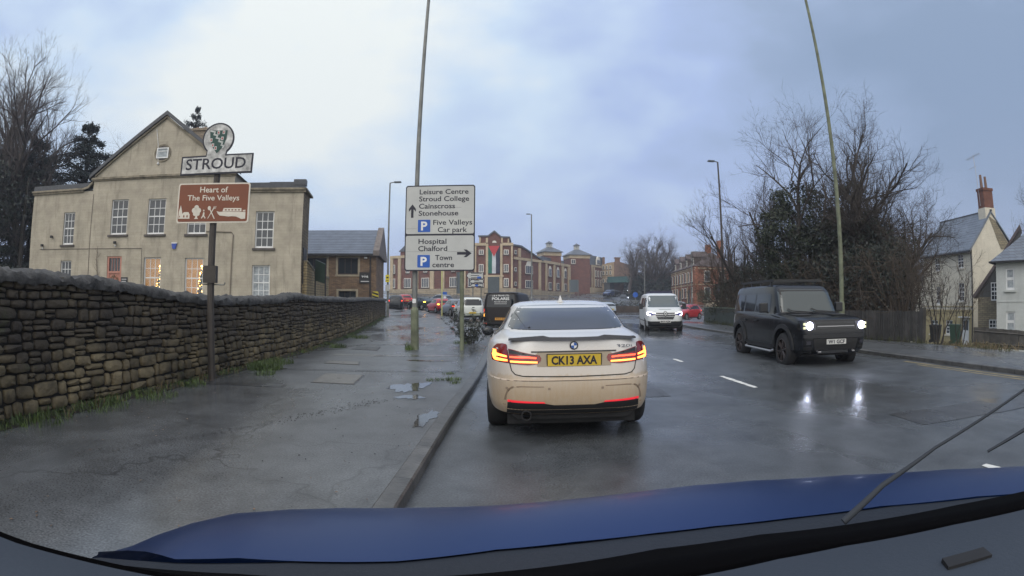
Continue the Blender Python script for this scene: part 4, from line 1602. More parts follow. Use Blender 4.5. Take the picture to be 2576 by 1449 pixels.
# satellite dish / lower wing at left end
lw = empty('lower_wing', Mh @ Vector((-.1, .4, 0)), Mh.to_euler().z, 'low slate roofed wing with a satellite dish left of the tall cream house', 'building')
MB().prism([(0.2, -4.6), (4.4, -4.6), (4.4, 3.2), (2.3, 4.9), (.2, 3.2)], -3.2, -.02, 'x').build('wall', mCream, lw, recalc=True)
MB().prism([(-.1, 3.1), (2.3, 5.05), (4.7, 3.1), (4.7, 3.25), (2.3, 5.2), (-.1, 3.25)], -3.3, -.03, 'x').build('roof', mSl3, lw, recalc=True)
b = MB().cyl((-1.6, -.1, 4.0), (-1.6, -.25, 4.02), .12, .42, 14)
b.tube([(-1.6, 0, 3.4), (-1.6, -.1, 4.0)], .03, 5)
b.build('satellite_dish', mBlk, lw)

# pale house at the right edge
Mp, Lp = frame2((29.1, 22.0), (31.6, 17.2))
PH = empty('pale_rendered_house', Mp.translation, Mp.to_euler().z, 'two storey pale painted house with hipped slate roof at the right edge', 'house')
mPale = brickmat('pale_painted_brick', (.52, .54, .52), (.49, .51, .49), (.42, .44, .42), .23, .076, .008, .75, .25, (.24, .25, .24), .1, .3)
b = MB()
PWn = [(.67, 1.27, 1.89, 3.17), (.67, 1.29, -.63, .6), (3.2, 3.9, 1.89, 3.17), (3.2, 3.9, -.63, .6)]
wallgrid(b, 0, 7, -2.3, 3.64, PWn, rev=.12)
b.add([(0, 0, -2.3), (0, 6.5, -2.3), (0, 6.5, 3.64), (0, 0, 3.64)], [(3, 2, 1, 0)])
b.build('wall', mPale, PH)
for w in PWn:
    window(PH, *w, 1, 2, y=.06, frame=.09, bar=.09, sill=(.12, mPale), mp=mNet)
MB().box(-.02, 7, -.03, -.002, 1.17, 1.23).build('string_course', mPale, PH)
b = MB()
b.add([(-.35, -.35, 3.62), (7.3, -.35, 3.62), (7.3, 6.8, 3.62), (-.35, 6.8, 3.62), (2.6, 3.2, 6.0), (4.2, 3.2, 6.0)], [(0, 1, 5, 4), (1, 2, 5), (2, 3, 4, 5), (3, 0, 4), (0, 3, 2, 1)])
b.build('roof', mSl3, PH)
MB().box(-.40, 7.3, -.44, -.34, 3.52, 3.62).box(-.44, -.34, -.34, 6.8, 3.52, 3.62).build('gutter', mBlk, PH)
# stone cottage between them
Mc, Lc = frame2((32.4, 26.35), (33.3, 24.9))
SC = empty('stone_cottage', Mc.translation, Mc.to_euler().z, 'small stone cottage with a steep dark lean to roof between the two pale houses', 'house')
Lc = 3.6
MB().box(0, Lc, 0, 3, -3.9, 1.5).build('wall', mStoneC, SC)
MB().prism([(-.30, 1.42), (Lc, 6.1), (Lc, 6.35), (-.42, 1.6)], -.3, 3.2).build('roof', mTile, SC, recalc=True)
MB().prism([(-.1, 1.502), (Lc, 1.502), (Lc, 6.0)], .02, .2).build('gable_cladding', M('dark_grey_cladding', (.07, .072, .07), .8), SC, recalc=True)
window(SC, 1.05, 1.6, 1.25, 2.5, 2, 4, y=-.07, frame=.06, bar=.05)
window(SC, .9, 1.7, -1.2, -.05, 3, 4, y=-.07, frame=.06, bar=.05)
# ------------------------------------------------------------------ signs and street furniture
mGalv = M('weathered_galvanised_steel', (.17, .175, .165), .5, .35, var=.35, vs=2, bump=.2, bs=30)
mAlgae = M('algae_stained_column', (.13, .145, .095), .7, var=.45, vs=3, bump=.3, bs=20)
mPostBr = M('dark_brown_post', (.045, .038, .032), .6, var=.4, vs=4)
mSignGrey = M('grimy_white_sign_face', (.42, .43, .42), .45, var=.06, vs=3)
mSignBack = M('grey_sign_back', (.075, .095, .11), .5)
mSignBlk = M('sign_black', (.006, .007, .02), .5)
mSignBlue = M('sign_blue', (.012, .085, .38), .45)
mSignBrn = M('tourist_sign_brown', (.17, .048, .018), .5, var=.12, vs=2)
mCreamS = M('sign_cream', (.62, .58, .50), .5, var=.1, vs=5)
mDirtyW = M('dirty_white_enamel', (.40, .40, .39), .5, var=.55, vs=7, col2=(.46, .46, .45))


def rrect(x0, x1, z0, z1, r, n=5):
    pts = []
    for cx, cz, a0 in ((x1 - r, z0 + r, -pi / 2), (x1 - r, z1 - r, 0), (x0 + r, z1 - r, pi / 2), (x0 + r, z0 + r, pi)):
        for i in range(n + 1):
            a = a0 + pi / 2 * i / n
            pts.append((cx + r * cos(a), cz + r * sin(a)))
    return pts


# --- town name post
tp = empty('town_sign_post', (-4.95, 7.62, .08), radians(17.5), 'old dark post with a round topped STROUD nameplate above a brown tourist board', 'sign')
b = MB()
b.tube([(.015, .0, 0), (.02, .0, 2.6), (.03, .0, 3.75)], [.062, .06, .055], 10)
b.build('post', mPostBr, tp)
zz = -.08


def outline(grow):
    g = grow
    pts = [(-.637 - g, 3.479 - g), (.66 + g, 3.526 - g), (.663 + g, 3.868 + g), (.172 + g * .6, 3.848 + g)]
    cx, cz, r = .0, 4.115, .29 + g
    a0, a1 = radians(-50), radians(230)
    for i in range(30):
        a = a0 + (a1 - a0) * i / 29
        pts.append((cx + r * cos(a), cz + r * sin(a)))
    pts += [(-.196 - g * .6, 3.826 + g), (-.637 - g, 3.807 + g)]
    return [(x, z + zz) for x, z in pts]


pl = MB()
pl.prism(outline(.0), -.085, -.06, 'y', 0)
pl.prism(outline(-.028), -.09, -.0852, 'y', 1)
pl = pl.build('nameplate', [mSignBlk, mDirtyW], tp, recalc=True)
b = MB()
text(b, 'STROUD', -.545, 3.575 + zz, .185, 1.085, -.0915, bold=.016)
b.v = [(x, y, z + (x + .545) * .035) for x, y, z in b.v]
b.build('lettering', mSignBlk, pl)
sh = [(-.165, 4.262), (.155, 4.268), (.15, 4.12), (.10, 3.97), (.0, 3.86), (-.09, 3.97), (-.145, 4.1)]
b = MB().prism([(x, z + zz) for x, z in sh], -.094, -.0905)
b.build('crest_shield', M('crest_green', (.008, .05, .04), .5), pl, recalc=True)
b = MB()
zg = [(-.15, 4.255), (-.07, 4.235), (-.085, 4.19), (-.02, 4.175), (-.035, 4.13), (.03, 4.115), (.015, 4.07), (.085, 4.055), (.07, 4.0), (.12, 3.99), (.10, 3.96)]
for (x0, z0), (x1, z1) in zip(zg, zg[1:]):
    d = Vector((x1 - x0, z1 - z0)).normalized()
    nx, nz = -d.y * .013, d.x * .013
    x0, z0, x1, z1 = x0 - d.x * .01, z0 - d.y * .01, x1 + d.x * .01, z1 + d.y * .01
    b.add([(x0 + nx, -.0955, z0 + nz + zz), (x1 + nx, -.0955, z1 + nz + zz), (x1 - nx, -.0955, z1 - nz + zz), (x0 - nx, -.0955, z0 - nz + zz)], [(0, 1, 2, 3)], 0)
for (x, z) in ((-.005, 4.225), (.09, 4.23), (.075, 4.12), (-.125, 4.09), (-.085, 4.0), (-.03, 3.95)):
    b.box(x - .022, x + .022, -.0975, -.0965, z - .032 + zz, z + .032 + zz, 0)
    b.box(x - .010, x + .010, -.0985, -.0978, z - .019 + zz, z + .019 + zz, 1)
b.build('crest_charges', [M('crest_silver', (.5, .52, .5), .5), M('crest_red', (.35, .02, .02), .5)], pl)
# brown board
bp = MB()
bp.prism([(x, z + zz + .01 * x) for x, z in rrect(-.635, .655, 2.68, 3.35, .04)], -.085, -.065, 'y', 1)
bp.prism([(x, z + zz + .01 * x) for x, z in rrect(-.612, .632, 2.703, 3.327, .03)], -.088, -.0852, 'y', 0)
bp = bp.build('tourist_board', [mSignBrn, mCreamS], tp, recalc=True)
b = MB()
text(b, 'Heart of', .015, 3.19 + zz, .095, .50, -.09, align='C', bold=.01)
text(b, 'The Five Valleys', .01, 3.055 + zz, .090, .93, -.09, align='C', bold=.01)
b.build('lettering', mCreamS, bp)
b = MB()
Y0, Y1 = -.091, -.0885


def flat(pts, m=0, y0=Y0, y1=Y1):
    b.prism([(x, z + zz) for x, z in pts], y0, y1, 'y', m)


# church, tree, walker, spoon and fork, canal boat
flat([(-.60, 2.75), (-.60, 2.86), (-.568, 2.975), (-.536, 2.86), (-.536, 2.75)])
flat([(-.535, 2.75), (-.535, 2.83), (-.50, 2.86), (-.42, 2.86), (-.395, 2.82), (-.395, 2.75)])
for x in (-.50, -.44):
    flat([(x - .012, 2.77), (x - .012, 2.80), (x, 2.815), (x + .012, 2.80), (x + .012, 2.77)], 1, Y0 - .001, Y0 + .0004)
flat([(-.585, 2.77), (-.585, 2.80), (-.572, 2.80), (-.572, 2.77)], 1, Y0 - .001, Y0 + .0004)
flat([(-.31, 2.745), (-.235, 2.745), (-.255, 2.77), (-.255, 2.83), (-.29, 2.83), (-.29, 2.77)])
for (x, z, r) in ((-.275, 2.935, .042), (-.315, 2.885, .045), (-.235, 2.885, .045), (-.30, 2.83, .035), (-.245, 2.83, .035), (-.275, 2.88, .05)):
    flat([(x + r * cos(a * pi / 6), z + r * sin(a * pi / 6)) for a in range(12)], 0, Y0 - .0003 * (x + 1), Y1)
flat([(-.15, 2.85), (-.135, 2.865), (-.125, 2.84), (-.128, 2.80), (-.10, 2.76), (-.115, 2.75), (-.145, 2.79), (-.17, 2.75), (-.185, 2.76), (-.16, 2.80)])
flat([(-.142 + .013 * cos(a * pi / 4), 2.885 + .015 * sin(a * pi / 4)) for a in range(8)])
flat([(-.07, 2.75), (-.055, 2.755), (.05, 2.93), (.035, 2.94)])
flat([(.065, 2.75), (.05, 2.745), (-.045, 2.91), (-.03, 2.92)], 0, Y0 - .0008, Y1)
flat([(-.045 + .028 * cos(a * pi / 5), 2.925 + .035 * sin(a * pi / 5)) for a in range(10)], 0, Y0 - .001, Y1)
for k in range(3):
    flat([(.025 + k * .018, 2.915), (.032 + k * .018, 2.912), (.045 + k * .018, 2.955), (.038 + k * .018, 2.958)], 0, Y0 - .0012, Y1)
flat([(.09, 2.875), (.115, 2.83), (.15, 2.80), (.22, 2.795), (.30, 2.785), (.36, 2.79), (.44, 2.785), (.50, 2.76), (.53, 2.745), (.60, 2.75), (.60, 2.86), (.20, 2.865), (.14, 2.86)])
flat([(.195, 2.87), (.215, 2.925), (.525, 2.925), (.53, 2.87)], 0, Y0 - .0004, Y1)
for k in range(5):
    x = .235 + k * .058
    flat([(x, 2.885), (x + .034, 2.885), (x + .034, 2.905), (x, 2.905)], 1, Y0 - .001, Y0 - .0002)
flat([(.55, 2.87), (.555, 2.90), (.575, 2.885), (.59, 2.905), (.60, 2.87)])
b.build('pictograms', [mCreamS, mSignBrn], bp, recalc=True)
b = MB()
b.box(-.11, .12, -.075, .075, 1.62, 1.90)
b.build('bracket_box', mPostBr, tp)
MB().tube([(-.17, 0, 1.60), (.25, 0, 1.59)], .012, 6).tube([(.25, 0, 1.59), (.27, 0, 1.63)], .012, 6).build('bracket_arm', mGalv, tp)

# --- big lighting column that carries the direction sign
lc = empty('lamp_column', (-2.70, 14.40, .09), 0, 'tall grey lamp column rising through the direction sign, thick algae stained base', 'lamp column', 'street lighting columns')
MB().tube([(0, 0, 0), (0, 0, 1.10)], [.112, .11], 16).tube([(0, 0, 1.10), (0, 0, 1.19)], [.11, .078], 16).tube([(0, 0, .56), (0, 0, .57)], .115, 16).tube([(0, 0, .88), (0, 0, .89)], .115, 16).build('base', mAlgae, lc)
b = MB().tube([(0, 0, 1.19), (.02, 0, 6), (.10, 0, 12.2)], [.078, .062, .045], 12)
b.build('shaft', mGalv, lc)
MB().tube([(.10, 0, 12.2), (.16, 0, 12.5), (.9, 0, 12.75)], .03, 8).build('arm', mGalv, lc)
MB().box(.85, 1.45, -.13, .13, 12.7, 12.82).build('lamp_head', mGalv, lc)
MB().box(-.05, .05, -.086, -.078, 1.30, 1.42).build('number_tag', mWhite, lc)
# --- direction sign
ds = empty('direction_sign', (-1.99, 14.25, .08), 0, 'large grimy white direction sign with parking symbols fixed across two posts', 'sign')
zo = -.08
b = MB()
b.prism(rrect(-.975, .975, 2.27 + zo, 4.665 + zo, .07), -.03, .0, 'y', 0)
for z0, z1 in ((2.305, 3.245), (3.295, 4.63)):
    b.prism(rrect(-.945, .945, z0 + zo, z1 + zo, .05), -.034, -.0302, 'y', 1)
b.prism([(-.21, 3.30 + zo), (.93, 3.30 + zo), (.93, 3.72 + zo), (-.21, 3.72 + zo)], -.0352, -.0342, 'y', 2)
sp = b.build('panel', [mSignBlk, mSignGrey, M('sign_patch_white', (.45, .46, .44), .45)], ds, recalc=True)
x0 = 1.99
b = MB()
for s, x, z, w in (('Leisure Centre', -2.57, 4.41, 1.37), ('Stroud College', -2.58, 4.21, 1.40), ('Cainscross', -2.58, 4.005, 1.01), ('Stonehouse', -2.585, 3.805, 1.11), ('Hospital', -2.575, 3.02, .78), ('Chalford', -2.58, 2.82, .81)):
    text(b, s, x + x0, z + zo, .138, w, -.0362, bold=.016)
text(b, 'Five Valleys', -2.17 + x0, 3.545 + zo, .138, 1.08, -.0362, bold=.014)
text(b, 'Car park', -2.04 + x0, 3.34 + zo, .138, .81, -.0362, bold=.014)
text(b, 'Town', -2.105 + x0, 2.57 + zo, .138, .47, -.0362, bold=.016)
text(b, 'centre', -2.18 + x0, 2.375 + zo, .138, .60, -.0362, bold=.016)
b.build('lettering', mSignBlk, sp)
b = MB()
ax, az = -2.765 + x0, 3.75 + zo
b.prism([(ax - .035, az), (ax + .035, az), (ax + .035, az + .24), (ax + .10, az + .17), (ax + .10, az + .25), (ax, az + .38), (ax - .10, az + .25), (ax - .10, az + .17), (ax - .035, az + .24)], -.037, -.0343)
ax, az = -1.50 + x0, 2.75 + zo
b.prism([(ax, az - .037), (ax, az + .037), (ax + .25, az + .037), (ax + .18, az + .105), (ax + .26, az + .105), (ax + .40, az), (ax + .26, az - .105), (ax + .18, az - .105), (ax + .25, az - .037)], -.037, -.0343)
b.build('arrow', mSignBlk, sp, recalc=True)
for z in (3.345, 2.365):
    b = MB()
    b.prism(rrect(-2.60 + x0, -2.25 + x0, z + zo, z + .345 + zo, .02), -.0375, -.0343, 'y', 0)
    text(b, 'P', -2.51 + x0, z + .055 + zo, .235, .175, -.0385, m=1, bold=.03)
    b.build('parking_symbol', [mSignBlue, mWhite], sp, recalc=True)
b = MB()
for (a, c, z) in ((-.93, -.45, 2.80), (.2, .93, 2.80), (-.2, .6, 4.02), (-.93, -.65, 3.44)):
    b.box(a, c, -.0356, -.0345, z + zo, z + .006 + zo)
b.build('panel_joint', M('sign_joint', (.16, .17, .17), .6), sp)
b = MB().tube([(.62, .045, 0), (.62, .045, 4.5)], .058, 12)
b.build('post', mAlgae, ds)
MB().box(-.9, .9, .0, .03, 2.62, 2.67).box(-.9, .9, .0, .03, 3.9, 3.95).build('rail', mGalv, ds)


def column(name, loc, h, label, arm=(-1, 0), al=.6, r0=.09, r1=.05, rz=0, mat=None, cat='lamp column', head=.5):
    t = empty(name, loc, rz, label, cat, 'street lighting columns')
    MB().tube([(0, 0, 0), (0, 0, 1.2), (0, 0, 1.3)], [r0 * 1.35, r0 * 1.35, r0], 10).build('base', mat or mGalv, t)
    MB().tube([(0, 0, 1.3), (0, 0, h)], [r0, r1], 10).build('shaft', mat or mGalv, t)
    d = arm[0]
    MB().tube([(0, 0, h), (d * al, 0, h + .05)], .04, 6).build('arm', mGalv, t)
    MB().box(min(d * al, d * (al + head)), max(d * al, d * (al + head)), -.14, .14, h, h + .10).build('lamp_head', mSignBack, t)
    return t


column('lamp_column', (-9.75, 40.4, Z(-9.75, 40.4)), 9.55 + 1.4 - Z(-9.75, 40.4), 'slim lamp column with a short arm standing just past the far end of the stone wall', (1, 0), .35, .085, .055, 0, None, head=.55)
column('lamp_column', (2.62, 69.9, Z(2.6, 70)), 13.3 - Z(2.6, 70), 'distant lamp column in front of the curved brick building, arm pointing left', (-1, 0), .2, .12, .08)
column('lamp_column', (15.65, 36.8, Z(15.65, 36.8) - .1), 12.3, 'dark lamp column among the bare trees with its arm pointing left', (-1, 0), .3, .10, .06, 0, mPostBr)
column('lamp_column', (20.0, 77.4, Z(20, 77)), 7.8 - Z(20, 77), 'small distant lamp column beside the railway bridge', (-1, 0), .7, .08, .05)
column('lamp_column', (28.0, 78.5, Z(28, 78.5)), 8.6, 'thin lamp column in front of the orange brick terrace', (1, 0), .6, .08, .05)
column('lamp_column', (11.15, 15.35, .08), 14.6, 'tall pale green lamp column beside the black off roader, top out of view', (-1, 0), 1.2, .085, .05, 0, mAlgae)

# --- things on the left column beyond the wall
yn = empty('yellow_notice', (-9.75, 40.28, 3.0), 0, 'small yellow notice strapped to the slim lamp column', 'sign')
MB().box(-.16, .16, -.03, .0, .0, .58).build('plate', M('notice_yellow', (.62, .52, .03), .5), yn)
MB().box(-.08, .08, -.034, -.031, .3, .42).box(-.10, .10, -.034, -.031, .12, .16).build('marks', mSignBlk, yn)
gn = empty('grey_notice', (-9.75, 40.28, 2.3), 0, 'pale grey notice below the yellow one on the slim lamp column', 'sign')
MB().box(-.16, .16, -.03, .0, .0, .5).build('plate', mSignGrey, gn)
cvn = empty('chevron_board', (-10.55, 39.6, Z(-10.5, 39.6)), 0, 'yellow and black striped board at the end of the stone wall', 'sign')
b = MB().prism(rrect(-.25, .25, .9, 2.25, .1), -.03, 0, 'y', 0)
for k in range(5):
    z = 1.0 + k * .26
    b.add([(-.24, -.032, z + .18), (-.24, -.032, z + .05), (.24, -.032, z - .1 if z - .1 > .92 else .92), (.24, -.032, z + .04)], [(0, 1, 2, 3)], 1)
b.build('board', [M('board_yellow', (.5, .42, .04), .5), mSignBlk], cvn, recalc=True)
MB().box(-.04, .04, 0, .05, 0, 2.2).build('post', mGalv, cvn)
bo_ = empty('bollard', (-9.5, 38.3, Z(-9.5, 38.3)), 0, 'short white marker post beside the end of the stone wall', 'bollard')
MB().tube([(0, 0, 0), (0, 0, 1.0), (0, 0, 1.06)], [.07, .07, .03], 10).build('shaft', mWhite, bo_)
MB().tube([(0, 0, .8), (0, 0, .9)], .073, 10).build('band', mSignBlk, bo_)

# --- stack of three direction arrows behind the big sign
ar = empty('arrow_signpost', (-2.85, 41.5, 0), 0, 'stack of three white arrow signs pointing left behind the right post of the large sign', 'sign')
for i, (z0, z1, w0, w1) in enumerate(((3.30, 3.82, -.80, .60), (2.96, 3.26, -.55, .60), (2.66, 2.92, -.5, .56))):
    b = MB()
    zc = (z0 + z1) / 2
    b.prism([(w0, zc), (w0 + .2, z0), (w1, z0), (w1, z1), (w0 + .2, z1)], -.04, 0, 'y', 0)
    b.prism([(w0 + .06, zc), (w0 + .22, z0 + .04), (w1 - .04, z0 + .04), (w1 - .04, z1 - .04), (w0 + .22, z1 - .04)], -.043, -.0405, 'y', 1)
    n = 3 if i == 0 else 2
    for k in range(n):
        zz_ = z0 + (z1 - z0) * (k + .55) / n
        b.box(w0 + .4, w1 - .15 - .2 * (k % 2), -.045, -.0435, zz_ - .025, zz_ + .025, 0)
    if i != 1:
        b.box(w0 + .45 if i == 2 else w1 - .5, w0 + .65 if i == 2 else w1 - .2, -.047, -.0455, z0 + .04, z0 + .19, 2)
    b.build('arrow_plate', [mSignBlk, mSignGrey, mSignBlue], ar, recalc=True)
for x in (-.25, .4):
    MB().tube([(x, .03, 0), (x, .03, 3.75)], .045, 8).build('post', mGalv, ar)
# --- backs of two large signs and small plates across the junction
for (x, y, w, z0, z1, lab) in ((9.75, 82, 1.5, 2.2, 4.1, 'grey backed double panel sign seen from behind above the white saloon roof'), (-6.2, 62, .8, 1.8, 4.4, 'tall grey backed sign between the lamp column and the arrow signs')):
    t = empty('large_road_sign', (x, y, Z(x, y)), 0, lab, 'sign')
    MB().box(-w / 2, w / 2 - .95 * w / 2 + .2, -.05, 0, z0, z1).box(w * .08 + .1, w / 2, -.05, 0, z0, z1).build('panel', mSignBack, t)
    MB().box(-w / 2, w / 2, .0, .05, z0 + .6, z0 + .7).build('rail', mGalv, t)
    for sx in (-.42, .42):
        MB().tube([(sx * w, -.09, 0), (sx * w, -.09, z1)], .05, 6).build('post', mGalv, t)
pk = empty('blue_sign', (-9.4, 72, Z(-9.4, 72)), 0, 'small square blue sign on a pole beyond the red hatchback', 'sign')
MB().box(-.42, .42, -.04, 0, .85, 1.8).build('plate', mSignBlue, pk, recalc=True)
MB().box(-.2, .2, -.045, -.041, .98, 1.3).build('symbol', mWhite, pk)
MB().tube([(0, .04, 0), (0, .04, 1.8)], .05, 6).build('post', mGalv, pk)
rs = empty('round_sign', (28.5, 118, Z(28.5, 118)), 0, 'small round white sign in front of the railway bridge', 'sign')
MB().cyl((0, -.03, 2.6), (0, .03, 2.6), .42, n=16).build('disc', mWhite, rs)
MB().tube([(0, .05, 0), (0, .05, 2.7)], .05, 6).build('post', mGalv, rs)
bs_ = empty('blue_sign', (18.2, 76, Z(18.2, 76)), 0, 'small round blue sign just left of the white van roof', 'sign')
MB().cyl((0, -.03, 2.0), (0, .03, 2.0), .40, n=16).build('disc', mSignBlue, bs_)
MB().tube([(0, .05, 0), (0, .05, 2.1)], .05, 6).build('post', mGalv, bs_)
wp = empty('white_pole', (-6.45, 48, Z(-6.45, 48)), 0, 'thin yellow banded pole seen through the direction sign posts', 'pole')
MB().tube([(0, 0, 0), (0, 0, 4.6)], .06, 8).build('shaft', M('pale_yellow_pole', (.5, .5, .2), .5), wp)

# --- fences and low walls on the right
mWoodD = M('dark_damp_timber', (.045, .042, .038), .75, var=.4, vs=3, bump=.3, bs=15, island=.35)


def board_fence(pts, h0, h1, label, mat, step=.115, w=.095, name='board_fence', gap=0.0, rail=True, cat='fence'):
    t = empty(name, (0, 0, 0), 0, label, cat)
    b = MB()
    r_ = MB()
    rr = random.Random(4)
    tot = 0
    for (x0, y0), (x1, y1) in zip(pts, pts[1:]):
        L = hypot(x1 - x0, y1 - y0)
        dx, dy = (x1 - x0) / L, (y1 - y0) / L
        s = 0
        while s < L:
            x, y = x0 + dx * s, y0 + dy * s
            z = Z(x, y)
            hh = h1 + rr.uniform(-.015, .015)
            if rr.random() > gap:
                a = (x - dx * w / 2, y - dy * w / 2)
                c = (x + dx * w / 2, y + dy * w / 2)
                ox, oy = -dy * .012, dx * .012
                b.prism([(a[0] - ox, a[1] - oy), (c[0] - ox, c[1] - oy), (c[0] + ox, c[1] + oy), (a[0] + ox, a[1] + oy)], z + h0, z + hh, 'z')
            s += step
        if rail:
            for zz_ in (h0 + .2, h1 - .2):
                ox, oy = dy * .05, -dx * .05
                r_.tube([(x0 + ox, y0 + oy, Z(x0, y0) + zz_), (x1 + ox, y1 + oy, Z(x1, y1) + zz_)], .035, 4)
    b.build('boards', mat, t, recalc=True)
    if rail:
        r_.build('rails', mat, t)
    return t


def densify(pts, st):
    out = []
    for (a, c) in zip(pts, pts[1:]):
        n = max(1, int(hypot(c[0] - a[0], c[1] - a[1]) / st))
        out += [(a[0] + (c[0] - a[0]) * i / n, a[1] + (c[1] - a[1]) * i / n) for i in range(n)]
    return out + [pts[-1]]


bf = board_fence(densify([(12.35, 12.45), (12.05, 15), (11.8, 20.5)], 1.5), .12, 1.06, 'waist high dark timber paling fence behind the black off roader', mWoodD)
MB().box(12.28, 12.42, 12.33, 12.47, 0, 1.15).build('end_post', mWoodD, bf)
mGreenP = M('dark_green_boarding', (.025, .038, .028), .6, var=.3, vs=2)
gh = board_fence(densify([(11.75, 22.5), (12.2, 27), (13.25, 34.6)], 1.2), .1, 1.03, 'low dark green boarded fence at the corner under the thicket', mGreenP, .16, .155, 'boarded_fence')
b = MB()
pts = densify([(11.72, 22.5), (12.17, 27), (13.22, 34.6)], 1.2)
b.tube([(x, y, Z(x, y) + 1.05) for x, y in pts], .035, 6)
b.build('top_rail', M('pale_green_rail', (.10, .14, .09), .5), gh)
lw2 = board_fence(densify([(24.3, 20.0), (25.6, 18.6), (28.2, 16.6)], .8), .0, 1.0, 'dark solid garden fence in front of the stone cottage', mWoodD, .15, .15, 'garden_fence')
for (x, y, lab, hh) in ((23.9, 21.2, 'dark green wheeled bin by the garden fence of the tall cream house', 1.1), (23.2, 22.2, 'black wheeled bin left of the green one below the tall cream house', 1.0)):
    t = empty('wheeled_bin', (x, y, Z(x, y)), .6, lab, 'bin', 'wheeled bins')
    mt = M('bin_plastic', (.02, .05, .035) if hh > 1.05 else (.015, .015, .017), .5)
    MB().add([(-.22, -.25, .05), (.22, -.25, .05), (.22, .25, .05), (-.22, .25, .05), (-.29, -.33, hh - .1), (.29, -.33, hh - .1), (.29, .33, hh - .1), (-.29, .33, hh - .1)], [(0, 3, 2, 1), (4, 5, 6, 7), (0, 1, 5, 4), (1, 2, 6, 5), (2, 3, 7, 6), (3, 0, 4, 7)]).build('body', mt, t)
    MB().prism([(-.36, hh - .1), (.36, hh - .1), (.34, hh), (-.34, hh - .02)], -.3, .3, 'x').build('lid', mt, t, recalc=True)
    for sx in (-.2, .2):
        MB().cyl((sx, .28, .1), (sx + .04, .28, .1), .1, n=10).build('wheel', mBlk, t)

# low wall / planted bed in the middle of the junction
mb_ = empty('planter_wall', (11.6, 66, Z(11.6, 66)), radians(4), 'low dark brick planter wall with railings between the saloon and the white van', 'wall')
MB().box(-4, 7, -.2, .2, -.6, .85).build('brickwork', M('dark_wet_brick', (.05, .038, .032), .8, var=.35, vs=2), mb_)
b = MB()
for k in range(23):
    b.tube([(-4 + k * .5, 0, .85), (-4 + k * .5, 0, 1.45)], .015, 4)
b.tube([(-4, 0, 1.45), (7, 0, 1.45)], .03, 5).tube([(-4, 0, 1.1), (7, 0, 1.1)], .02, 5)
b.build('railing', mGalv, mb_)
# ------------------------------------------------------------------ vehicles
mTyre = M('tyre_rubber', (.012, .012, .013), .75, bump=.2, bs=30)
mRimD = M('dark_alloy', (.05, .05, .052), .4, .6)
mRimS = M('silver_alloy', (.30, .30, .31), .35, .7)
mUnder = M('underbody_black', (.008, .008, .009), .7)
mTrim = M('black_trim', (.012, .013, .015), .45)
mCarGlass = M('tinted_car_glass', (.010, .013, .017), .05, spec=.55)
mPlateY = M('rear_plate_yellow', (.52, .36, .03), .45, var=.12, vs=8)
mPlateW = M('front_plate_white', (.5, .5, .48), .45)
mChrome = M('chrome', (.5, .5, .52), .15, 1.0)
mLampRed = M('red_lamp_lens', (.16, .004, .004), .12, spec=.8)
mBrake = M('brake_light_lit', (1, .1, .05), .3, emit=(1.0, .055, .02), es=4)
mBrakeHot = M('brake_light_core', (1, .3, .1), .3, emit=(1.0, .20, .03), es=6)
mAmber = M('indicator_lit', (1, .5, .1), .3, emit=(1.0, .42, .05), es=10)
mRefl = M('glowing_reflector', (.50, .02, .03), .3, emit=(1, .03, .05), es=.55)  # self-glow stands in for light thrown back by the reflector
mHead = M('headlight_lit', (1, 1, 1), .2, emit=(.72, .78, 1.0), es=60)
mDRL = M('daylight_running_lamp', (1, 1, 1), .2, emit=(.72, .74, 1.0), es=6)
mLens = M('clear_lamp_lens', (.03, .03, .04), .1, spec=.6)


def paint(name, col, rough=.25, metal=.0, coat=.6, var=0.0):
    m = M(name, col, rough, metal, coat=coat, var=var, vs=2)
    return m


def ringloft(rings, N=72, tf=.0, tr=.0):
    """stack of horizontal plan outlines: (z, y_rear, y_front, half_width, squareness)"""
    vs = []
    for z, yr, yf, hw_, n in rings:
        yc, hl = (yr + yf) / 2, (yf - yr) / 2
        for k in range(N):
            t = 2 * pi * (k + .5) / N
            c, s = cos(t), sin(t)
            x = hw_ * math.copysign(abs(c) ** (2 / n), c)
            y = hl * math.copysign(abs(s) ** (2 / n), s)
            q = y / hl if hl else 0
            if q > 0:
                x *= 1 - tf * q ** 3
            else:
                x *= 1 - tr * (-q) ** 3
            vs.append((x, yc + y, z))
    fs = []
    for j in range(len(rings) - 1):
        for k in range(N):
            fs.append((j * N + k, j * N + (k + 1) % N, (j + 1) * N + (k + 1) % N, (j + 1) * N + k))
    fs.append(tuple(range(N - 1, -1, -1)))
    fs.append(tuple(range((len(rings) - 1) * N, len(rings) * N)))
    return vs, fs


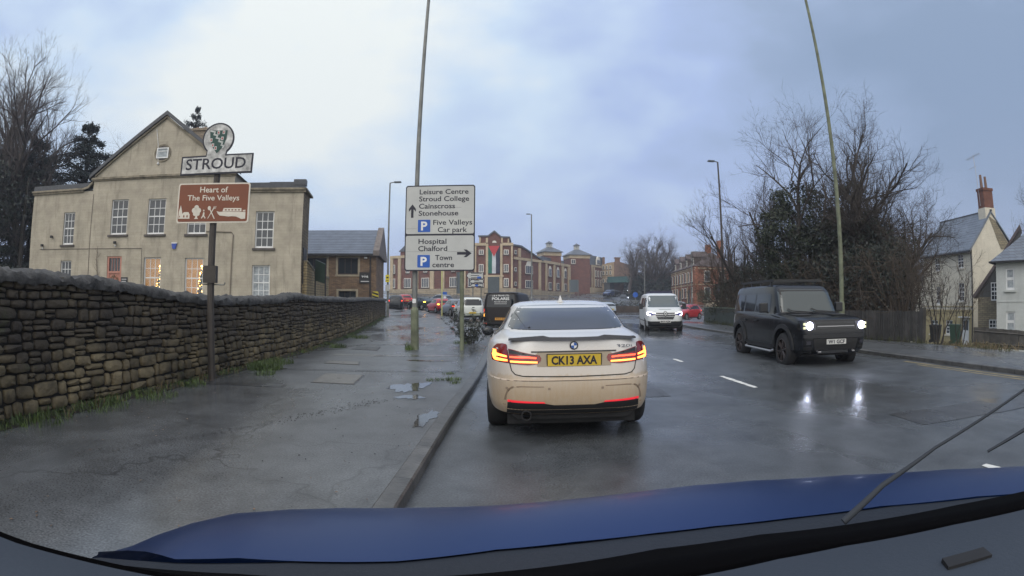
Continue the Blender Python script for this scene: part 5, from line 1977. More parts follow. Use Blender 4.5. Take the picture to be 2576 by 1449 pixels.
class Car:
    def __init__(s, name, loc, rz, label, cat, rings, mat, tf=.12, tr=.06, N=72, arches=(), ar=.36, tilt=(0, 0), group=None, scale=1.0, sharp=32, sub=False):
        s.root = empty(name, loc, rz, label, cat, group, scale, tilt)
        vs, fs = ringloft(rings, N, tf, tr)
        b = MB().add(vs, fs)
        s.bvh = BVHTree.FromPolygons([Vector(v) for v in vs], fs)
        s.body = b.build('body', mat, s.root, smooth=None, recalc=True)
        if arches:
            c = MB()
            for y in arches:
                for sx in (-1, 1):
                    c.cyl((sx * .52, y, ar * .93), (sx * 1.3, y, ar * .93), ar, n=28)
            co = c.build('cutter', mat, recalc=True)
            bpy.context.view_layer.update()
            m0 = s.body.matrix_basis.copy()
            s.body.parent = None
            boolcut(s.body, co)
            s.body.parent = s.root
        me = s.body.data
        me.polygons.foreach_set('use_smooth', [True] * len(me.polygons))
        me.set_sharp_from_angle(angle=radians(sharp))

    def decal(s, name, pts, side, mat, off=.006, step=.09, parent=None, mirror=False, label=None, thick=0.0):
        """a panel laid on the body: pts are (x,z) for rear/front, (y,z) for left/right, (x,y) for top"""
        bm = bmesh.new()
        vs = [bm.verts.new((p[0], p[1], 0)) for p in pts]
        bm.faces.new(vs)
        for ax in (0, 1):
            lo = min(p[ax] for p in pts)
            hi = max(p[ax] for p in pts)
            n = int((hi - lo) / step)
            for i in range(1, n + 1):
                c = [0, 0, 0]
                c[ax] = lo + (hi - lo) * i / (n + 1)
                nn = [0, 0, 0]
                nn[ax] = 1
                bmesh.ops.bisect_plane(bm, geom=bm.verts[:] + bm.edges[:] + bm.faces[:], plane_co=c, plane_no=nn)
        D = {'rear': Vector((0, 1, 0)), 'front': Vector((0, -1, 0)), 'left': Vector((1, 0, 0)), 'right': Vector((-1, 0, 0)), 'top': Vector((0, 0, -1))}[side]
        for v in bm.verts:
            a, c = v.co.x, v.co.y
            o = {'rear': (a, -6, c), 'front': (a, 9, c), 'left': (-6, a, c), 'right': (6, a, c), 'top': (a, c, 6)}[side]
            h = s.bvh.ray_cast(Vector(o), D)
            if h[0] is None:
                h = s.bvh.find_nearest(Vector(o) + D * 5.2)
            v.co = h[0] - D * off
        if thick:
            r = bmesh.ops.extrude_face_region(bm, geom=bm.faces[:])
            for v in r['geom']:
                if isinstance(v, bmesh.types.BMVert):
                    v.co -= D * thick
            bmesh.ops.recalc_face_normals(bm, faces=bm.faces[:])
        me = bpy.data.meshes.new(name)
        bmesh.ops.triangulate(bm, faces=[f for f in bm.faces if len(f.verts) > 4])
        bm.to_mesh(me)
        bm.free()
        me.materials.append(mat)
        me.polygons.foreach_set('use_smooth', [True] * len(me.polygons))
        if thick:
            me.set_sharp_from_angle(angle=radians(35))
        o = bpy.data.objects.new(name, me)
        COL.objects.link(o)
        o.parent = parent or s.root
        if label:
            o['label'] = label
        return o

    def at(s, x, z, side):
        D = Vector((0, 1, 0)) if side == 'rear' else Vector((0, -1, 0))
        h = s.bvh.ray_cast(Vector((x, -6 if side == 'rear' else 9, z)), D)
        return h[0].y if h[0] is not None else 0

    def wheel(s, x, y, r, w=.22, rim=None, steer=0, spokes=5):
        sg = 1 if x > 0 else -1
        prof = [(-w / 2, r * .62), (-w / 2, r * .9), (-w / 2 + .025, r * .975), (-w / 4, r), (w / 4, r), (w / 2 - .025, r * .975), (w / 2, r * .9), (w / 2, r * .62)]
        n = 30
        vs = []
        for dx, q in prof:
            for k in range(n):
                vs.append((dx, q * cos(2 * pi * k / n), q * sin(2 * pi * k / n)))
        fs = [(j * n + k, j * n + (k + 1) % n, (j + 1) * n + (k + 1) % n, (j + 1) * n + k) for j in range(len(prof) - 1) for k in range(n)]
        o = MB().add(vs, fs).build('wheel', mTyre, s.root, recalc=True, smooth=40, loc=(x, y, r - .005))
        b = MB()
        X = sg * w / 2
        b.cyl((X - sg * .10, 0, 0), (X - sg * .09, 0, 0), r * .64, n=24, m=1)
        b.tube([(X - sg * .005, r * .64 * cos(2 * pi * k / 24), r * .64 * sin(2 * pi * k / 24)) for k in range(25)], .014, 5)
        b.cyl((X - sg * .06, 0, 0), (X - sg * .01, 0, 0), r * .16, n=12)
        for k in range(spokes):
            a = 2 * pi * k / spokes + .3
            b.tube([(X - sg * .03, r * .1 * cos(a), r * .1 * sin(a)), (X - sg * .015, r * .63 * cos(a - .12), r * .63 * sin(a - .12))], [.035, .022], 5)
            b.tube([(X - sg * .03, r * .1 * cos(a), r * .1 * sin(a)), (X - sg * .015, r * .63 * cos(a + .2), r * .63 * sin(a + .2))], [.03, .018], 5)
        b.build('rim', [rim or mRimD, mUnder], o)
        if steer:
            o.rotation_euler = (0, 0, steer)

    def plate(s, z, side, txt, x=0.0, w=.52, h=.111, mat=None, y=None, gap=.02):
        m = mat or (mPlateY if side == 'rear' else mPlateW)
        y0 = (s.at(x, z, side) if y is None else y)
        sg = -1 if side == 'rear' else 1
        y1 = y0 + sg * gap
        o = MB().box(x - w / 2, x + w / 2, min(y0 + sg * .004, y1), max(y0 + sg * .004, y1), z - h / 2, z + h / 2).build('number_plate', m, s.root)
        if txt:
            b = MB()
            text(b, txt, 0, z - h * .34, h * .70, w * .86, 0, align='C', bold=.035)
            yy = y1 + sg * .0025
            b.v = [((x + v[0]) if side == 'rear' else (x - v[0]), yy, v[2]) for v in b.v]
            b.build('characters', mSignBlk, o)
        return o

    def mirror(s, x, y, z, mat, w=.16, h=.13):
        sg = 1 if x > 0 else -1
        b = MB()
        b.tube([(x, y, z - .03), (x + sg * .08, y, z)], .025, 6)
        b.ball((x + sg * (.07 + w / 2), y, z + .02), .5, 12, sc=(w, .13, h))
        o = b.build('wing_mirror', mat, s.root, smooth=60)
        MB().ball((x + sg * (.07 + w / 2), y - .055, z + .02), .5, 10, sc=(w * .84, .03, h * .8)).build('mirror_glass', mCarGlass, o, smooth=60)

    def under(s, x, y0, y1, z0, z1):
        MB().box(-x, x, y0, y1, z0, z1).build('underbody', mUnder, s.root)


def mir(pts):
    return [(-a, b) for a, b in reversed(pts)]


# ---------------------------------------------------------------- white saloon directly ahead
mWP = bpy.data.materials.new('white_paint_with_road_dirt')
mWP.use_nodes = True
t = mWP.node_tree
p = P(mWP)
tcx = t.nodes.new('ShaderNodeTexCoord')
sp_ = t.nodes.new('ShaderNodeSeparateXYZ')
lk(t, tcx.outputs['Object'], sp_.inputs[0])
mpn = t.nodes.new('ShaderNodeMapping')
mpn.inputs['Scale'].default_value = (5, 5, .8)
lk(t, tcx.outputs['Object'], mpn.inputs[0])
wob = mth(t, 'MULTIPLY', mth(t, 'SUBTRACT', noise(t, mpn.outputs[0], 2.0, 6, .65), .5), .16)
hh = mth(t, 'ADD', sp_.outputs[2], wob)
dirt = ramp(t, [(.50, (1, 1, 1)), (.68, (.82, .82, .82)), (.70, (.50, .50, .50)), (.90, (.38, .38, .38)), (1.06, (.12, .12, .12))], hh)
dm = mth(t, 'MULTIPLY', dirt, mth(t, 'ADD', .62, mth(t, 'MULTIPLY', noise(t, mpn.outputs[0], 6, 5, .7), .4)))
# road film only reaches the tail of the car
tail = ramp(t, [(.18, (1, 1, 1)), (.40, (.25, .25, .25))], mth(t, 'MULTIPLY', sp_.outputs[1], .5))
dm = mth(t, 'MULTIPLY', dm, tail)
lk(t, mixc(t, dm, (.55, .55, .545), (.40, .285, .16)), p.inputs['Base Color'])
lk(t, mth(t, 'ADD', .18, mth(t, 'MULTIPLY', dm, .5)), p.inputs['Roughness'])
p.inputs['Coat Weight'].default_value = .5
p.inputs['Coat Roughness'].default_value = .15

RG = [(.295, .30, 4.40, .80, 5.6), (.305, .10, 4.48, .875, 5.8), (.36, .04, 4.53, .89, 5.8), (.42, .02, 4.55, .90, 5.8), (.50, .0, 4.60, .910, 5.6), (.62, -.005, 4.62, .917, 5.6), (.652, .0, 4.62, .920, 5.6), (.662, .022, 4.60, .917, 5.6),
      (.72, .035, 4.58, .917, 5.6), (.80, .05, 4.50, .915, 5.5), (.88, .065, 4.30, .908, 5.3), (.95, .085, 4.0, .893, 5.0), (1.0, .095, 3.75, .870, 4.6), (1.035, .095, 3.45, .838, 4.2), (1.048, .115, 3.35, .818, 4.0), (1.06, .17, 3.28, .798, 4.0),
      (1.09, .40, 3.18, .768, 4.0), (1.112, .60, 3.12, .745, 4.2), (1.15, .68, 3.05, .725, 4.5), (1.22, .84, 2.93, .690, 4.8), (1.30, 1.05, 2.75, .650, 5.0), (1.36, 1.24, 2.6, .618, 5.0), (1.395, 1.42, 2.45, .585, 4.6), (1.42, 1.72, 2.3, .50, 3.8), (1.435, 2.0, 2.2, .30, 3.0)]
bm_ = Car('saloon_car', (.615, 5.0, 0), radians(-.3), 'white saloon car with dirty rear and lit brake lights, straight ahead', 'car', RG, mWP, tf=.16, tr=.055, N=144, arches=(1.02, 3.83), ar=.355, tilt=(0, radians(-.7)))
c = bm_
c.under(.66, .28, 4.3, .17, .40)
for sx in (-1, 1):
    for y in (1.02, 3.83):
        c.wheel(sx * .775, y, .325, .225, mRimD)
# black valance between the bumper corners
c.decal('valance', [(-.665, .309), (.665, .309), (.655, .43), (.60, .445), (.30, .428), (.20, .408), (-.20, .408), (-.30, .428), (-.60, .445), (-.655, .43)], 'rear', mUnder, .006, .035)
vb = MB().prism([(-.56, .235), (.56, .235), (.62, .296), (-.62, .296)], .16, .40)
vb.build('diffuser', mUnder, c.root, bevel=.01, recalc=True)
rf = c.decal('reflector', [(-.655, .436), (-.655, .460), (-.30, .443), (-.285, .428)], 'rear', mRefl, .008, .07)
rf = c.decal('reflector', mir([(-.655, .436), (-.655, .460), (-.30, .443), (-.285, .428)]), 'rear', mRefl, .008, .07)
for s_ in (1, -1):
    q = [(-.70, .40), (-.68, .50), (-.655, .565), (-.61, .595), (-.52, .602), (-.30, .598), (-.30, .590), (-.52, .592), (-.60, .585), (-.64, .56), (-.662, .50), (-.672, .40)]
    c.decal('crease_shadow_strip', q if s_ > 0 else mir(q), 'rear', M('painted_crease_shadow', (.22, .16, .11), .6), .002, .08)  # crease shadow painted as a darker strip of the dirt colour
# exhaust
ex = MB()
n = 20
vs = []
for r_, y_ in ((.052, .03), (.052, .10), (.040, .03), (.040, .2)):
    for k in range(n):
        vs.append((-.47 + r_ * cos(2 * pi * k / n), y_, .305 + r_ * sin(2 * pi * k / n)))
fs = [(k, (k + 1) % n, n + (k + 1) % n, n + k) for k in range(n)] + [(k, (k + 1) % n, 2 * n + (k + 1) % n, 2 * n + k) for k in range(n)] + [(2 * n + k, 2 * n + (k + 1) % n, 3 * n + (k + 1) % n, 3 * n + k) for k in range(n)] + [tuple(range(3 * n, 4 * n))]
ex.add(vs, fs)
ex.build('exhaust', mUnder, c.root, recalc=True, smooth=40)
# rear window, seals
win = [(-.645, 1.135), (-.60, 1.122), (-.3, 1.117), (.3, 1.117), (.60, 1.122), (.645, 1.135), (.655, 1.155), (.585, 1.30), (.545, 1.352), (.50, 1.368), (.25, 1.377), (-.25, 1.377), (-.50, 1.368), (-.545, 1.352), (-.585, 1.30), (-.655, 1.155)]
c.decal('window_seal', [(x * 1.022, 1.24 + (z - 1.24) * 1.04) for x, z in win], 'rear', mTrim, .003, .07)
gl = c.decal('rear_window', win, 'rear', M('rear_window_glass', (.02, .022, .026), .04, spec=1.0, coat=.3), .007, .05)
rw = MB()
for (x, k) in ((-.50, 1), (-.02, 1)):
    for j in range(4):
        xx = x + j * .022
        rw.add([(xx, .73, 1.155), (xx + .012, .73, 1.155), (xx + .018 - .004 * j, .80, 1.19), (xx + .008 - .004 * j, .80, 1.19)], [(0, 1, 2, 3)])
for s_ in (-1, 1):
    c.decal('side_window', [(.95, 1.02), (1.35, 1.00), (3.1, .99), (2.95, 1.05), (2.45, 1.30), (2.2, 1.35), (1.5, 1.34), (1.2, 1.24)], 'left' if s_ < 0 else 'right', mCarGlass, .006, .12)
# spoiler lip
b = MB()
prof_x = [(-.64, .005, .010), (-.60, .012, .018), (-.30, .022, .045), (-.24, .014, .028), (0, .010, .024), (.24, .014, .028), (.30, .022, .045), (.60, .012, .018), (.64, .005, .010)]
vs = []
for x, th, up_ in prof_x:
    yy = .085 + .10 * (abs(x) / .64) ** 3
    vs += [(x, yy + .09, 1.058), (x, yy - .012, 1.045 + up_ * .9), (x, yy - .016, 1.036), (x, yy + .03, 1.036)]
n = len(prof_x)
fs = [(4 * i + j, 4 * i + (j + 1) % 4, 4 * (i + 1) + (j + 1) % 4, 4 * (i + 1) + j) for i in range(n - 1) for j in range(4)] + [(0, 1, 2, 3), (4 * n - 1, 4 * n - 2, 4 * n - 3, 4 * n - 4)]
b.add(vs, fs)
b.build('boot_spoiler', M('gloss_black_spoiler', (.008, .009, .02), .15, coat=.5), c.root, recalc=True, smooth=50)
# boot lid shut lines
mGap = M('shut_line', (.02, .018, .015), .8)


def line(car, pts, side, w=.007, mat=None, name='shut_line', off=.004):
    q = []
    r = []
    for i, (x, z) in enumerate(pts):
        a = pts[max(i - 1, 0)]
        d = pts[min(i + 1, len(pts) - 1)]
        L = hypot(d[0] - a[0], d[1] - a[1]) or 1
        nx, nz = -(d[1] - a[1]) / L * w / 2, (d[0] - a[0]) / L * w / 2
        q.append((x + nx, z + nz))
        r.append((x - nx, z - nz))
    return car.decal(name, q + r[::-1], side, mat or mGap, off, .08)


line(c, [(-.665, 1.04), (-.66, .98), (-.645, .90), (-.63, .82), (-.61, .745), (-.575, .71), (-.50, .695), (0, .687), (.50, .695), (.575, .71), (.61, .745), (.63, .82), (.645, .90), (.66, .98), (.665, 1.04)], 'rear', .010)
line(c, [(-.80, .655), (-.4, .652), (.4, .652), (.80, .655)], 'rear', .006, M('bumper_seam', (.10, .08, .06), .8))
c.decal('plate_recess', [(-.36, .785), (.36, .785), (.38, .90), (.35, .925), (-.35, .925), (-.38, .90)], 'rear', M('recess_brown', (.29, .24, .175), .6), .003, .08)  # plate surround drawn as a flat, darker brown panel
line(c, [(-.42, .928), (0, .930), (.42, .928)], 'rear', .012, mTrim, 'handle_strip', .008)
# tail lights: outer cluster on the wing and inner cluster on the boot lid
for s_ in (1, -1):
    f = (lambda q: q) if s_ > 0 else mir
    o = c.decal('tail_light', f([(-.815, .825), (-.83, .88), (-.80, .955), (-.76, .99), (-.70, 1.0), (-.662, .995), (-.652, .93), (-.64, .87), (-.632, .815)]), 'rear', mLampRed, .006, .05)
    c.decal('light_bar', f([(-.800, .842), (-.815, .88), (-.805, .935), (-.77, .935), (-.765, .905), (-.66, .888), (-.657, .872), (-.765, .880), (-.775, .862), (-.652, .852), (-.650, .834), (-.78, .832)]), 'rear', mBrakeHot, .010, .04, parent=o)
    o = c.decal('tail_light', f([(-.622, .812), (-.632, .87), (-.645, .955), (-.60, .948), (-.50, .925), (-.40, .905), (-.335, .895), (-.32, .865), (-.33, .835), (-.37, .81), (-.45, .802)]), 'rear', mLampRed, .006, .05)
    c.decal('smoked_strip', f([(-.64, .948), (-.60, .941), (-.50, .918), (-.36, .893), (-.45, .893), (-.635, .91)]), 'rear', mTrim, .009, .05, parent=o)
    c.decal('light_bar', f([(-.63, .885), (-.45, .882), (-.37, .876), (-.37, .862), (-.45, .868), (-.63, .870)]), 'rear', mBrake, .010, .05, parent=o)
    c.decal('light_bar', f([(-.625, .842), (-.45, .838), (-.36, .835), (-.36, .820), (-.45, .822), (-.623, .826)]), 'rear', mBrakeHot, .010, .05, parent=o)
c.plate(.845, 'rear', 'CK13 AXA', 0.0, .52, .111, gap=.016)
fr = MB()
y0 = c.at(0, .845, 'rear') - .004
fr.box(-.27, .27, y0 - .008, y0 + .01, .784, .907)
fr.build('plate_frame', mTrim, c.root)
# roundel and type badge
yb = c.at(0, .985, 'rear')
b = MB()
b.cyl((0, yb + .01, .985), (0, yb - .012, .985), .042, n=28, m=0)
b.cyl((0, yb - .0122, .985), (0, yb - .0140, .985), .030, n=24, m=1)
for a0 in (0, pi):
    b.prism([(0, .985)] + [(.029 * cos(a0 + pi / 2 * i / 6), .985 + .029 * sin(a0 + pi / 2 * i / 6)) for i in range(7)], yb - .0155, yb - .0142, 'y', 2)
b.build('roundel_badge', [M('badge_black', (.01, .01, .012), .3), mWhite, M('badge_blue', (.03, .10, .35), .3)], c.root, recalc=True)
yb = c.at(.50, .965, 'rear')
b = MB()
text(b, '320i', .43, .957, .028, .155, yb - .016, bold=.02)
b.build('type_badge', mChrome, c.root)
# shark fin aerial
b = MB()
b.add([(-.03, 1.55, 1.405), (.03, 1.55, 1.405), (.018, 1.80, 1.425), (-.018, 1.80, 1.425), (0, 1.57, 1.50), (0, 1.62, 1.49)], [(0, 1, 4), (1, 2, 5, 4), (2, 3, 5), (3, 0, 4, 5)])
b.ball((0, 1.62, 1.41), .05, 12, sc=(1.1, 1.6, .35))
b.build('roof_aerial', mWP, c.root, smooth=40)
c.mirror(-.82, 2.72, .98, mTrim, .17, .14)
c.mirror(.82, 2.72, .98, mTrim, .17, .14)
for x in (-.66, -.25, .27, .66):
    line(c, [(x - .012, .575), (x + .012, .575)], 'rear', .022, M('sensor_cap', (.26, .20, .15), .5), 'parking_sensor', .005)
# splash marks of rain and grit on the bumper

# ---------------------------------------------------------------- black off roader coming the other way
mBP = M('wet_black_paint', (.006, .007, .009), .20, spec=.45, coat=.0)
RG = [(.36, -2.28, 2.30, .90, 12), (.45, -2.36, 2.42, .955, 12), (.62, -2.38, 2.46, .97, 12), (.85, -2.38, 2.46, .975, 12), (1.00, -2.37, 2.44, .97, 12), (1.10, -2.36, 2.38, .965, 11), (1.16, -2.35, 2.22, .96, 10), (1.19, -2.35, 1.70, .955, 10), (1.215, -2.35, 1.22, .95, 11),
      (1.25, -2.345, 1.10, .935, 12), (1.45, -2.33, .98, .90, 12), (1.70, -2.30, .84, .855, 12), (1.80, -2.28, .78, .835, 12), (1.90, -2.22, .66, .80, 10), (1.945, -2.1, .50, .74, 8), (1.96, -1.7, .2, .55, 6)]
df = Car('off_road_vehicle', (7.1, 12.06, -.075), 3.054, 'black off road vehicle with roof rack and bright headlights in the opposite lane', 'car', RG, mBP, tf=.075, tr=.03, N=120, arches=(-1.51, 1.51), ar=.47, scale=.966, sharp=28)
c = df
c.under(.72, -2.2, 2.1, .30, .62)
for sx in (-1, 1):
    for y in (-1.51, 1.51):
        c.wheel(sx * .835, y, .405, .26, M('dark_bronze_rim', (.045, .035, .033), .45, .4) if (sx == -1 and y < 0) else MATS['dark_bronze_rim'], spokes=6)
    sd = 'right' if sx > 0 else 'left'
    # arch flares
    for y in (-1.51, 1.51):
        pts = [(y + .57 * cos(a), .44 + .57 * sin(a)) for a in [pi * i / 14 for i in range(15)]] + [(y + .475 * cos(a), .44 + .475 * sin(a)) for a in [pi - pi * i / 14 for i in range(15)]]
        c.decal('arch_flare', pts, sd, mTrim, .0, .15, thick=.035)
    c.decal('sill', [(-.95, .38), (.95, .38), (.95, .50), (-.95, .50)], sd, mTrim, .0, .3, thick=.03)
    for (a, d) in ((-2.2, -1.30), (-1.18, -.45), (-.36, .62)):
        w_ = [(a, 1.27), (d, 1.27), (d - (.10 if d > .5 else .0), 1.72), (a + (.03 if a < -2 else 0), 1.72)]
        c.decal('side_window', w_, sd, mCarGlass, .005, .12)
    for y in (-1.24, -.40, .72, 1.0):
        line(c, [(y, 1.22), (y, .52)] if y < .9 else [(1.0, 1.18), (1.02, .95)], sd, .010, mGap)
    line(c, [(-2.3, 1.205), (1.0, 1.205)], sd, .012, mTrim, 'waist_line')
    for y in (-1.05, -.18):
        b = MB().box(min(sx * .965, sx * 1.0), max(sx * .965, sx * 1.0), y - .12, y + .08, 1.02, 1.06)
        b.build('door_handle', mTrim, c.root)
    # side step
    MB().tube([(sx * .93, -.95, .36), (sx * .99, -.9, .33), (sx * .99, .9, .33), (sx * .93, .95, .36)], .03, 6).build('side_step', mRimS, c.root)
    b = MB()
    b.box(min(sx * .96, sx * 1.02), max(sx * .96, sx * 1.02), .62, .70, 1.24, 1.30)
    b.box(min(sx * 1.0, sx * 1.22), max(sx * 1.0, sx * 1.22), .60, .74, 1.26, 1.50)
    b.build('wing_mirror', mTrim, c.root, bevel=.03)
# windscreen, bonnet panels, grille
c.decal('windscreen', [(-.80, 1.275), (.80, 1.275), (.745, 1.80), (.72, 1.83), (-.72, 1.83), (-.745, 1.80)], 'front', M('windscreen_glass', (.022, .034, .038), .06, spec=.75), .006, .08)
MB().tube([(-.1, 1.17, 1.26), (.5, 1.12, 1.30), (.62, 1.08, 1.36)], .014, 5).tube([(-.75, 1.17, 1.26), (-.2, 1.12, 1.30), (-.05, 1.08, 1.36)], .014, 5).build('wiper', mTrim, c.root)
for s_ in (-1, 1):
    b = MB().box(min(s_ * .28, s_ * .70), max(s_ * .28, s_ * .70), 1.25, 1.75, 1.19, 1.225)
    b.build('bonnet_panel', mTrim, c.root, bevel=.01)
c.decal('grille', [(-.52, .92), (.52, .92), (.52, 1.075), (-.52, 1.075)], 'front', mTrim, .0, .2, thick=.01)
c.decal('bonnet_edge', [(-.80, 1.10), (.80, 1.10), (.80, 1.118), (-.80, 1.118)], 'front', mGap, .004, .1)
c.decal('bumper', [(-.92, .72), (.92, .72), (.92, .80), (-.92, .80)], 'front', mTrim, .0, .1, thick=.02)
for s_ in (-1, 1):
    c.decal('fog_lamp', [(s_ * a, z) for a, z in ((.66, .58), (.84, .58), (.84, .66), (.66, .66))], 'front', mLens, .008, .1)
    c.decal('air_duct', [(s_ * a, z) for a, z in ((.62, .40), (.86, .40), (.86, .52), (.62, .54))], 'front', mUnder, .006, .08)
    MB().tube([(s_ * .48, 2.40, .44), (s_ * .48, 2.50, .42), (s_ * .42, 2.50, .42)], .018, 6).build('tow_hook', mRimS, c.root)
g = c.decal('grille_bar', [(-.50, .965), (.50, .965), (.50, .985), (-.50, .985)], 'front', mRimS, .016, .2)
c.decal('lower_intake', [(-.55, .45), (.55, .45), (.60, .70), (-.60, .70)], 'front', mUnder, .006, .06)
c.decal('skid_plate', [(-.42, .37), (.42, .37), (.36, .44), (-.36, .44)], 'front', mRimS, .006, .2)
for s_ in (-1, 1):
    hl = c.decal('headlight', [(s_ * a, z) for a, z in ((.54, .90), (.86, .90), (.86, 1.08), (.54, 1.08))], 'front', mLens, .008, .1)
    yy = c.at(s_ * .70, .99, 'front')
    b = MB().cyl((s_ * .70, yy + .004, .99), (s_ * .70, yy + .03, .99), .052, n=20)
    b.build('main_beam', mHead, hl)
    b = MB()
    n = 24
    b.tube([(s_ * .70 + .082 * cos(2 * pi * k / n), yy + .025, .99 + .082 * sin(2 * pi * k / n)) for k in range(n + 1)], .010, 5)
    b.build('ring_light', mDRL, hl)
    b = MB()
    for zz_ in (.945, 1.03):
        b.box(min(s_ * .80, s_ * .845), max(s_ * .80, s_ * .845), yy - .02, yy + .022, zz_ - .025, zz_ + .025)
    b.build('marker_lights', M('amber_white_marker', (1, 1, .7), .3, emit=(.9, .9, .45), es=.5), hl)
c.plate(.635, 'front', 'W1 GCF', 0, .52, .111, gap=.03)
# roof rack
b = MB()
b.box(-.72, .72, -2.10, -2.04, 2.05, 2.10).box(-.72, .72, .38, .44, 2.03, 2.09)
for x in (-.70, .66):
    b.box(x, x + .045, -2.04, .38, 2.04, 2.095)
for k in range(9):
    b.box(-.655, .655, -1.9 + k * .26, -1.84 + k * .26, 2.05, 2.07)
for x in (-.68, .65):
    for y in (-1.95, -1.3, -.6, .1):
        b.box(x, x + .03, y, y + .09, 1.90, 2.038)
b.build('roof_rack', mTrim, c.root)

# ---------------------------------------------------------------- vans


def van(name, loc, rz, label, mat, W_=.95, H_=1.94, yr=-2.48, yf=2.46, group=None, scale=1.0, tilt=(0, 0)):
    w = W_
    RG = [(.30, yr + .12, yf - .15, w - .05, 8), (.40, yr + .01, yf - .03, w - .01, 8), (.62, yr, yf, w, 8), (.85, yr + .01, yf - .01, w, 8), (1.0, yr + .02, yf - .06, w, 8), (1.12, yr + .02, yf - .20, w - .005, 8), (1.20, yr + .03, yf - .45, w - .01, 8), (1.26, yr + .035, yf - .62, w - .02, 8),
          (1.45, yr + .05, yf - .86, w - .05, 9), (1.70, yr + .08, yf - 1.14, w - .10, 9), (1.84, yr + .11, yf - 1.32, w - .14, 9), (H_ - .04, yr + .18, yf - 1.6, w - .20, 7), (H_, yr + .34, yf - 2.0, w - .34, 6)]
    c = Car(name, loc, rz, label, 'van', RG, mat, tf=.07, tr=.015, N=96, arches=(yr + .95, yf - .90), ar=.38, group=group, scale=scale, sharp=28, tilt=tilt)
    c.under(.74, yr + .1, yf - .3, .22, .5)
    for sx in (-1, 1):
        for y in (yr + .95, yf - .90):
            c.wheel(sx * (w - .13), y, .34, .22, mRimS)
    return c


mVW = paint('van_white', (.62, .64, .64), .3, coat=.3)
c = van('panel_van', (7.69, 26.6, -.065), 2.974, 'white panel van with lit angular headlights facing us in the opposite lane', mVW)
for sx, sd in ((1, 'right'), (-1, 'left')):
    c.decal('side_window', [(.55, 1.25), (1.48, 1.25), (1.22, 1.68), (.55, 1.70)], sd, mCarGlass, .005, .15)
    c.decal('side_window', [(-.9, 1.25), (.35, 1.25), (.35, 1.70), (-.9, 1.70)], sd, mCarGlass if sx > 0 else mVW, .005, .2)
    line(c, [(.45, 1.72), (.45, .42)], sd, .012)
    line(c, [(-2.2, .58), (2.0, .58)], sd, .05, mTrim, 'rub_strip')
    b = MB().tube([(sx * .93, 1.35, 1.25), (sx * 1.02, 1.35, 1.27)], .03, 6).box(min(sx * 1.0, sx * 1.19), max(sx * 1.0, sx * 1.19), 1.28, 1.40, 1.14, 1.42)
    b.build('wing_mirror', mTrim, c.root, bevel=.02)
c.decal('windscreen', [(-.80, 1.235), (.80, 1.235), (.70, 1.78), (.64, 1.81), (-.64, 1.81), (-.70, 1.78)], 'front', M('van_windscreen', (.055, .075, .08), .1, spec=.9), .007, .1)
c.decal('bumper', [(-.90, .31), (.90, .31), (.92, .60), (.72, .57), (-.72, .57), (-.92, .60)], 'front', mTrim, .012, .05)
for k, (z, w) in enumerate(((.95, .44), (.86, .46), (.77, .42), (.70, .38))):
    c.decal('grille', [(-w, z - .026), (w, z - .026), (w + .02, z + .026), (-w - .02, z + .026)], 'front', mTrim, .008, .15)
    line(c, [(-w, z - .036), (w, z - .036)], 'front', .012, mChrome, 'grille_trim', .010)
yb = c.at(0, .93, 'front')
b = MB()
b.add([(0, yb + .03, 1.04), (.07, yb + .03, .93), (0, yb + .03, .82), (-.07, yb + .03, .93), (0, yb + .032, .985), (.035, yb + .032, .93), (0, yb + .032, .875), (-.035, yb + .032, .93)], [(0, 1, 5, 4), (1, 2, 6, 5), (2, 3, 7, 6), (3, 0, 4, 7)])
b.build('diamond_badge', mWhite, c.root)
c.decal('badge_surround', [(.10 * cos(k * pi / 8), .93 + .125 * sin(k * pi / 8)) for k in range(16)], 'front', mTrim, .012, .2)
line(c, [(-.30, 1.135), (.30, 1.135)], 'front', .022, M('faint_bonnet_lettering', (.18, .20, .20), .5), 'bonnet_lettering', .006)
for s_ in (-1, 1):
    hl = c.decal('headlight', [(s_ * a, z) for a, z in ((.46, .93), (.52, .88), (.80, .82), (.88, .86), (.88, 1.02), (.80, 1.06))], 'front', M('blue_tinted_lens', (.03, .03, .16), .1), .009, .1)
    c.decal('running_light', [(s_ * a, z) for a, z in ((.50, .965), (.80, 1.045), (.875, 1.01), (.87, .88), (.80, .84), (.70, .85), (.71, .885), (.79, .885), (.81, .91), (.815, .985), (.78, 1.0), (.50, .935))], 'front', mDRL, .014, .06, parent=hl)
c.plate(.555, 'front', 'BK73 NZM', 0, .52, .11, gap=.03)
MB().box(-.62, .55, -1.6, .2, 1.96, 2.04).build('roof_bars', M('dark_blue_roof_load', (.02, .02, .06), .6), c.root)

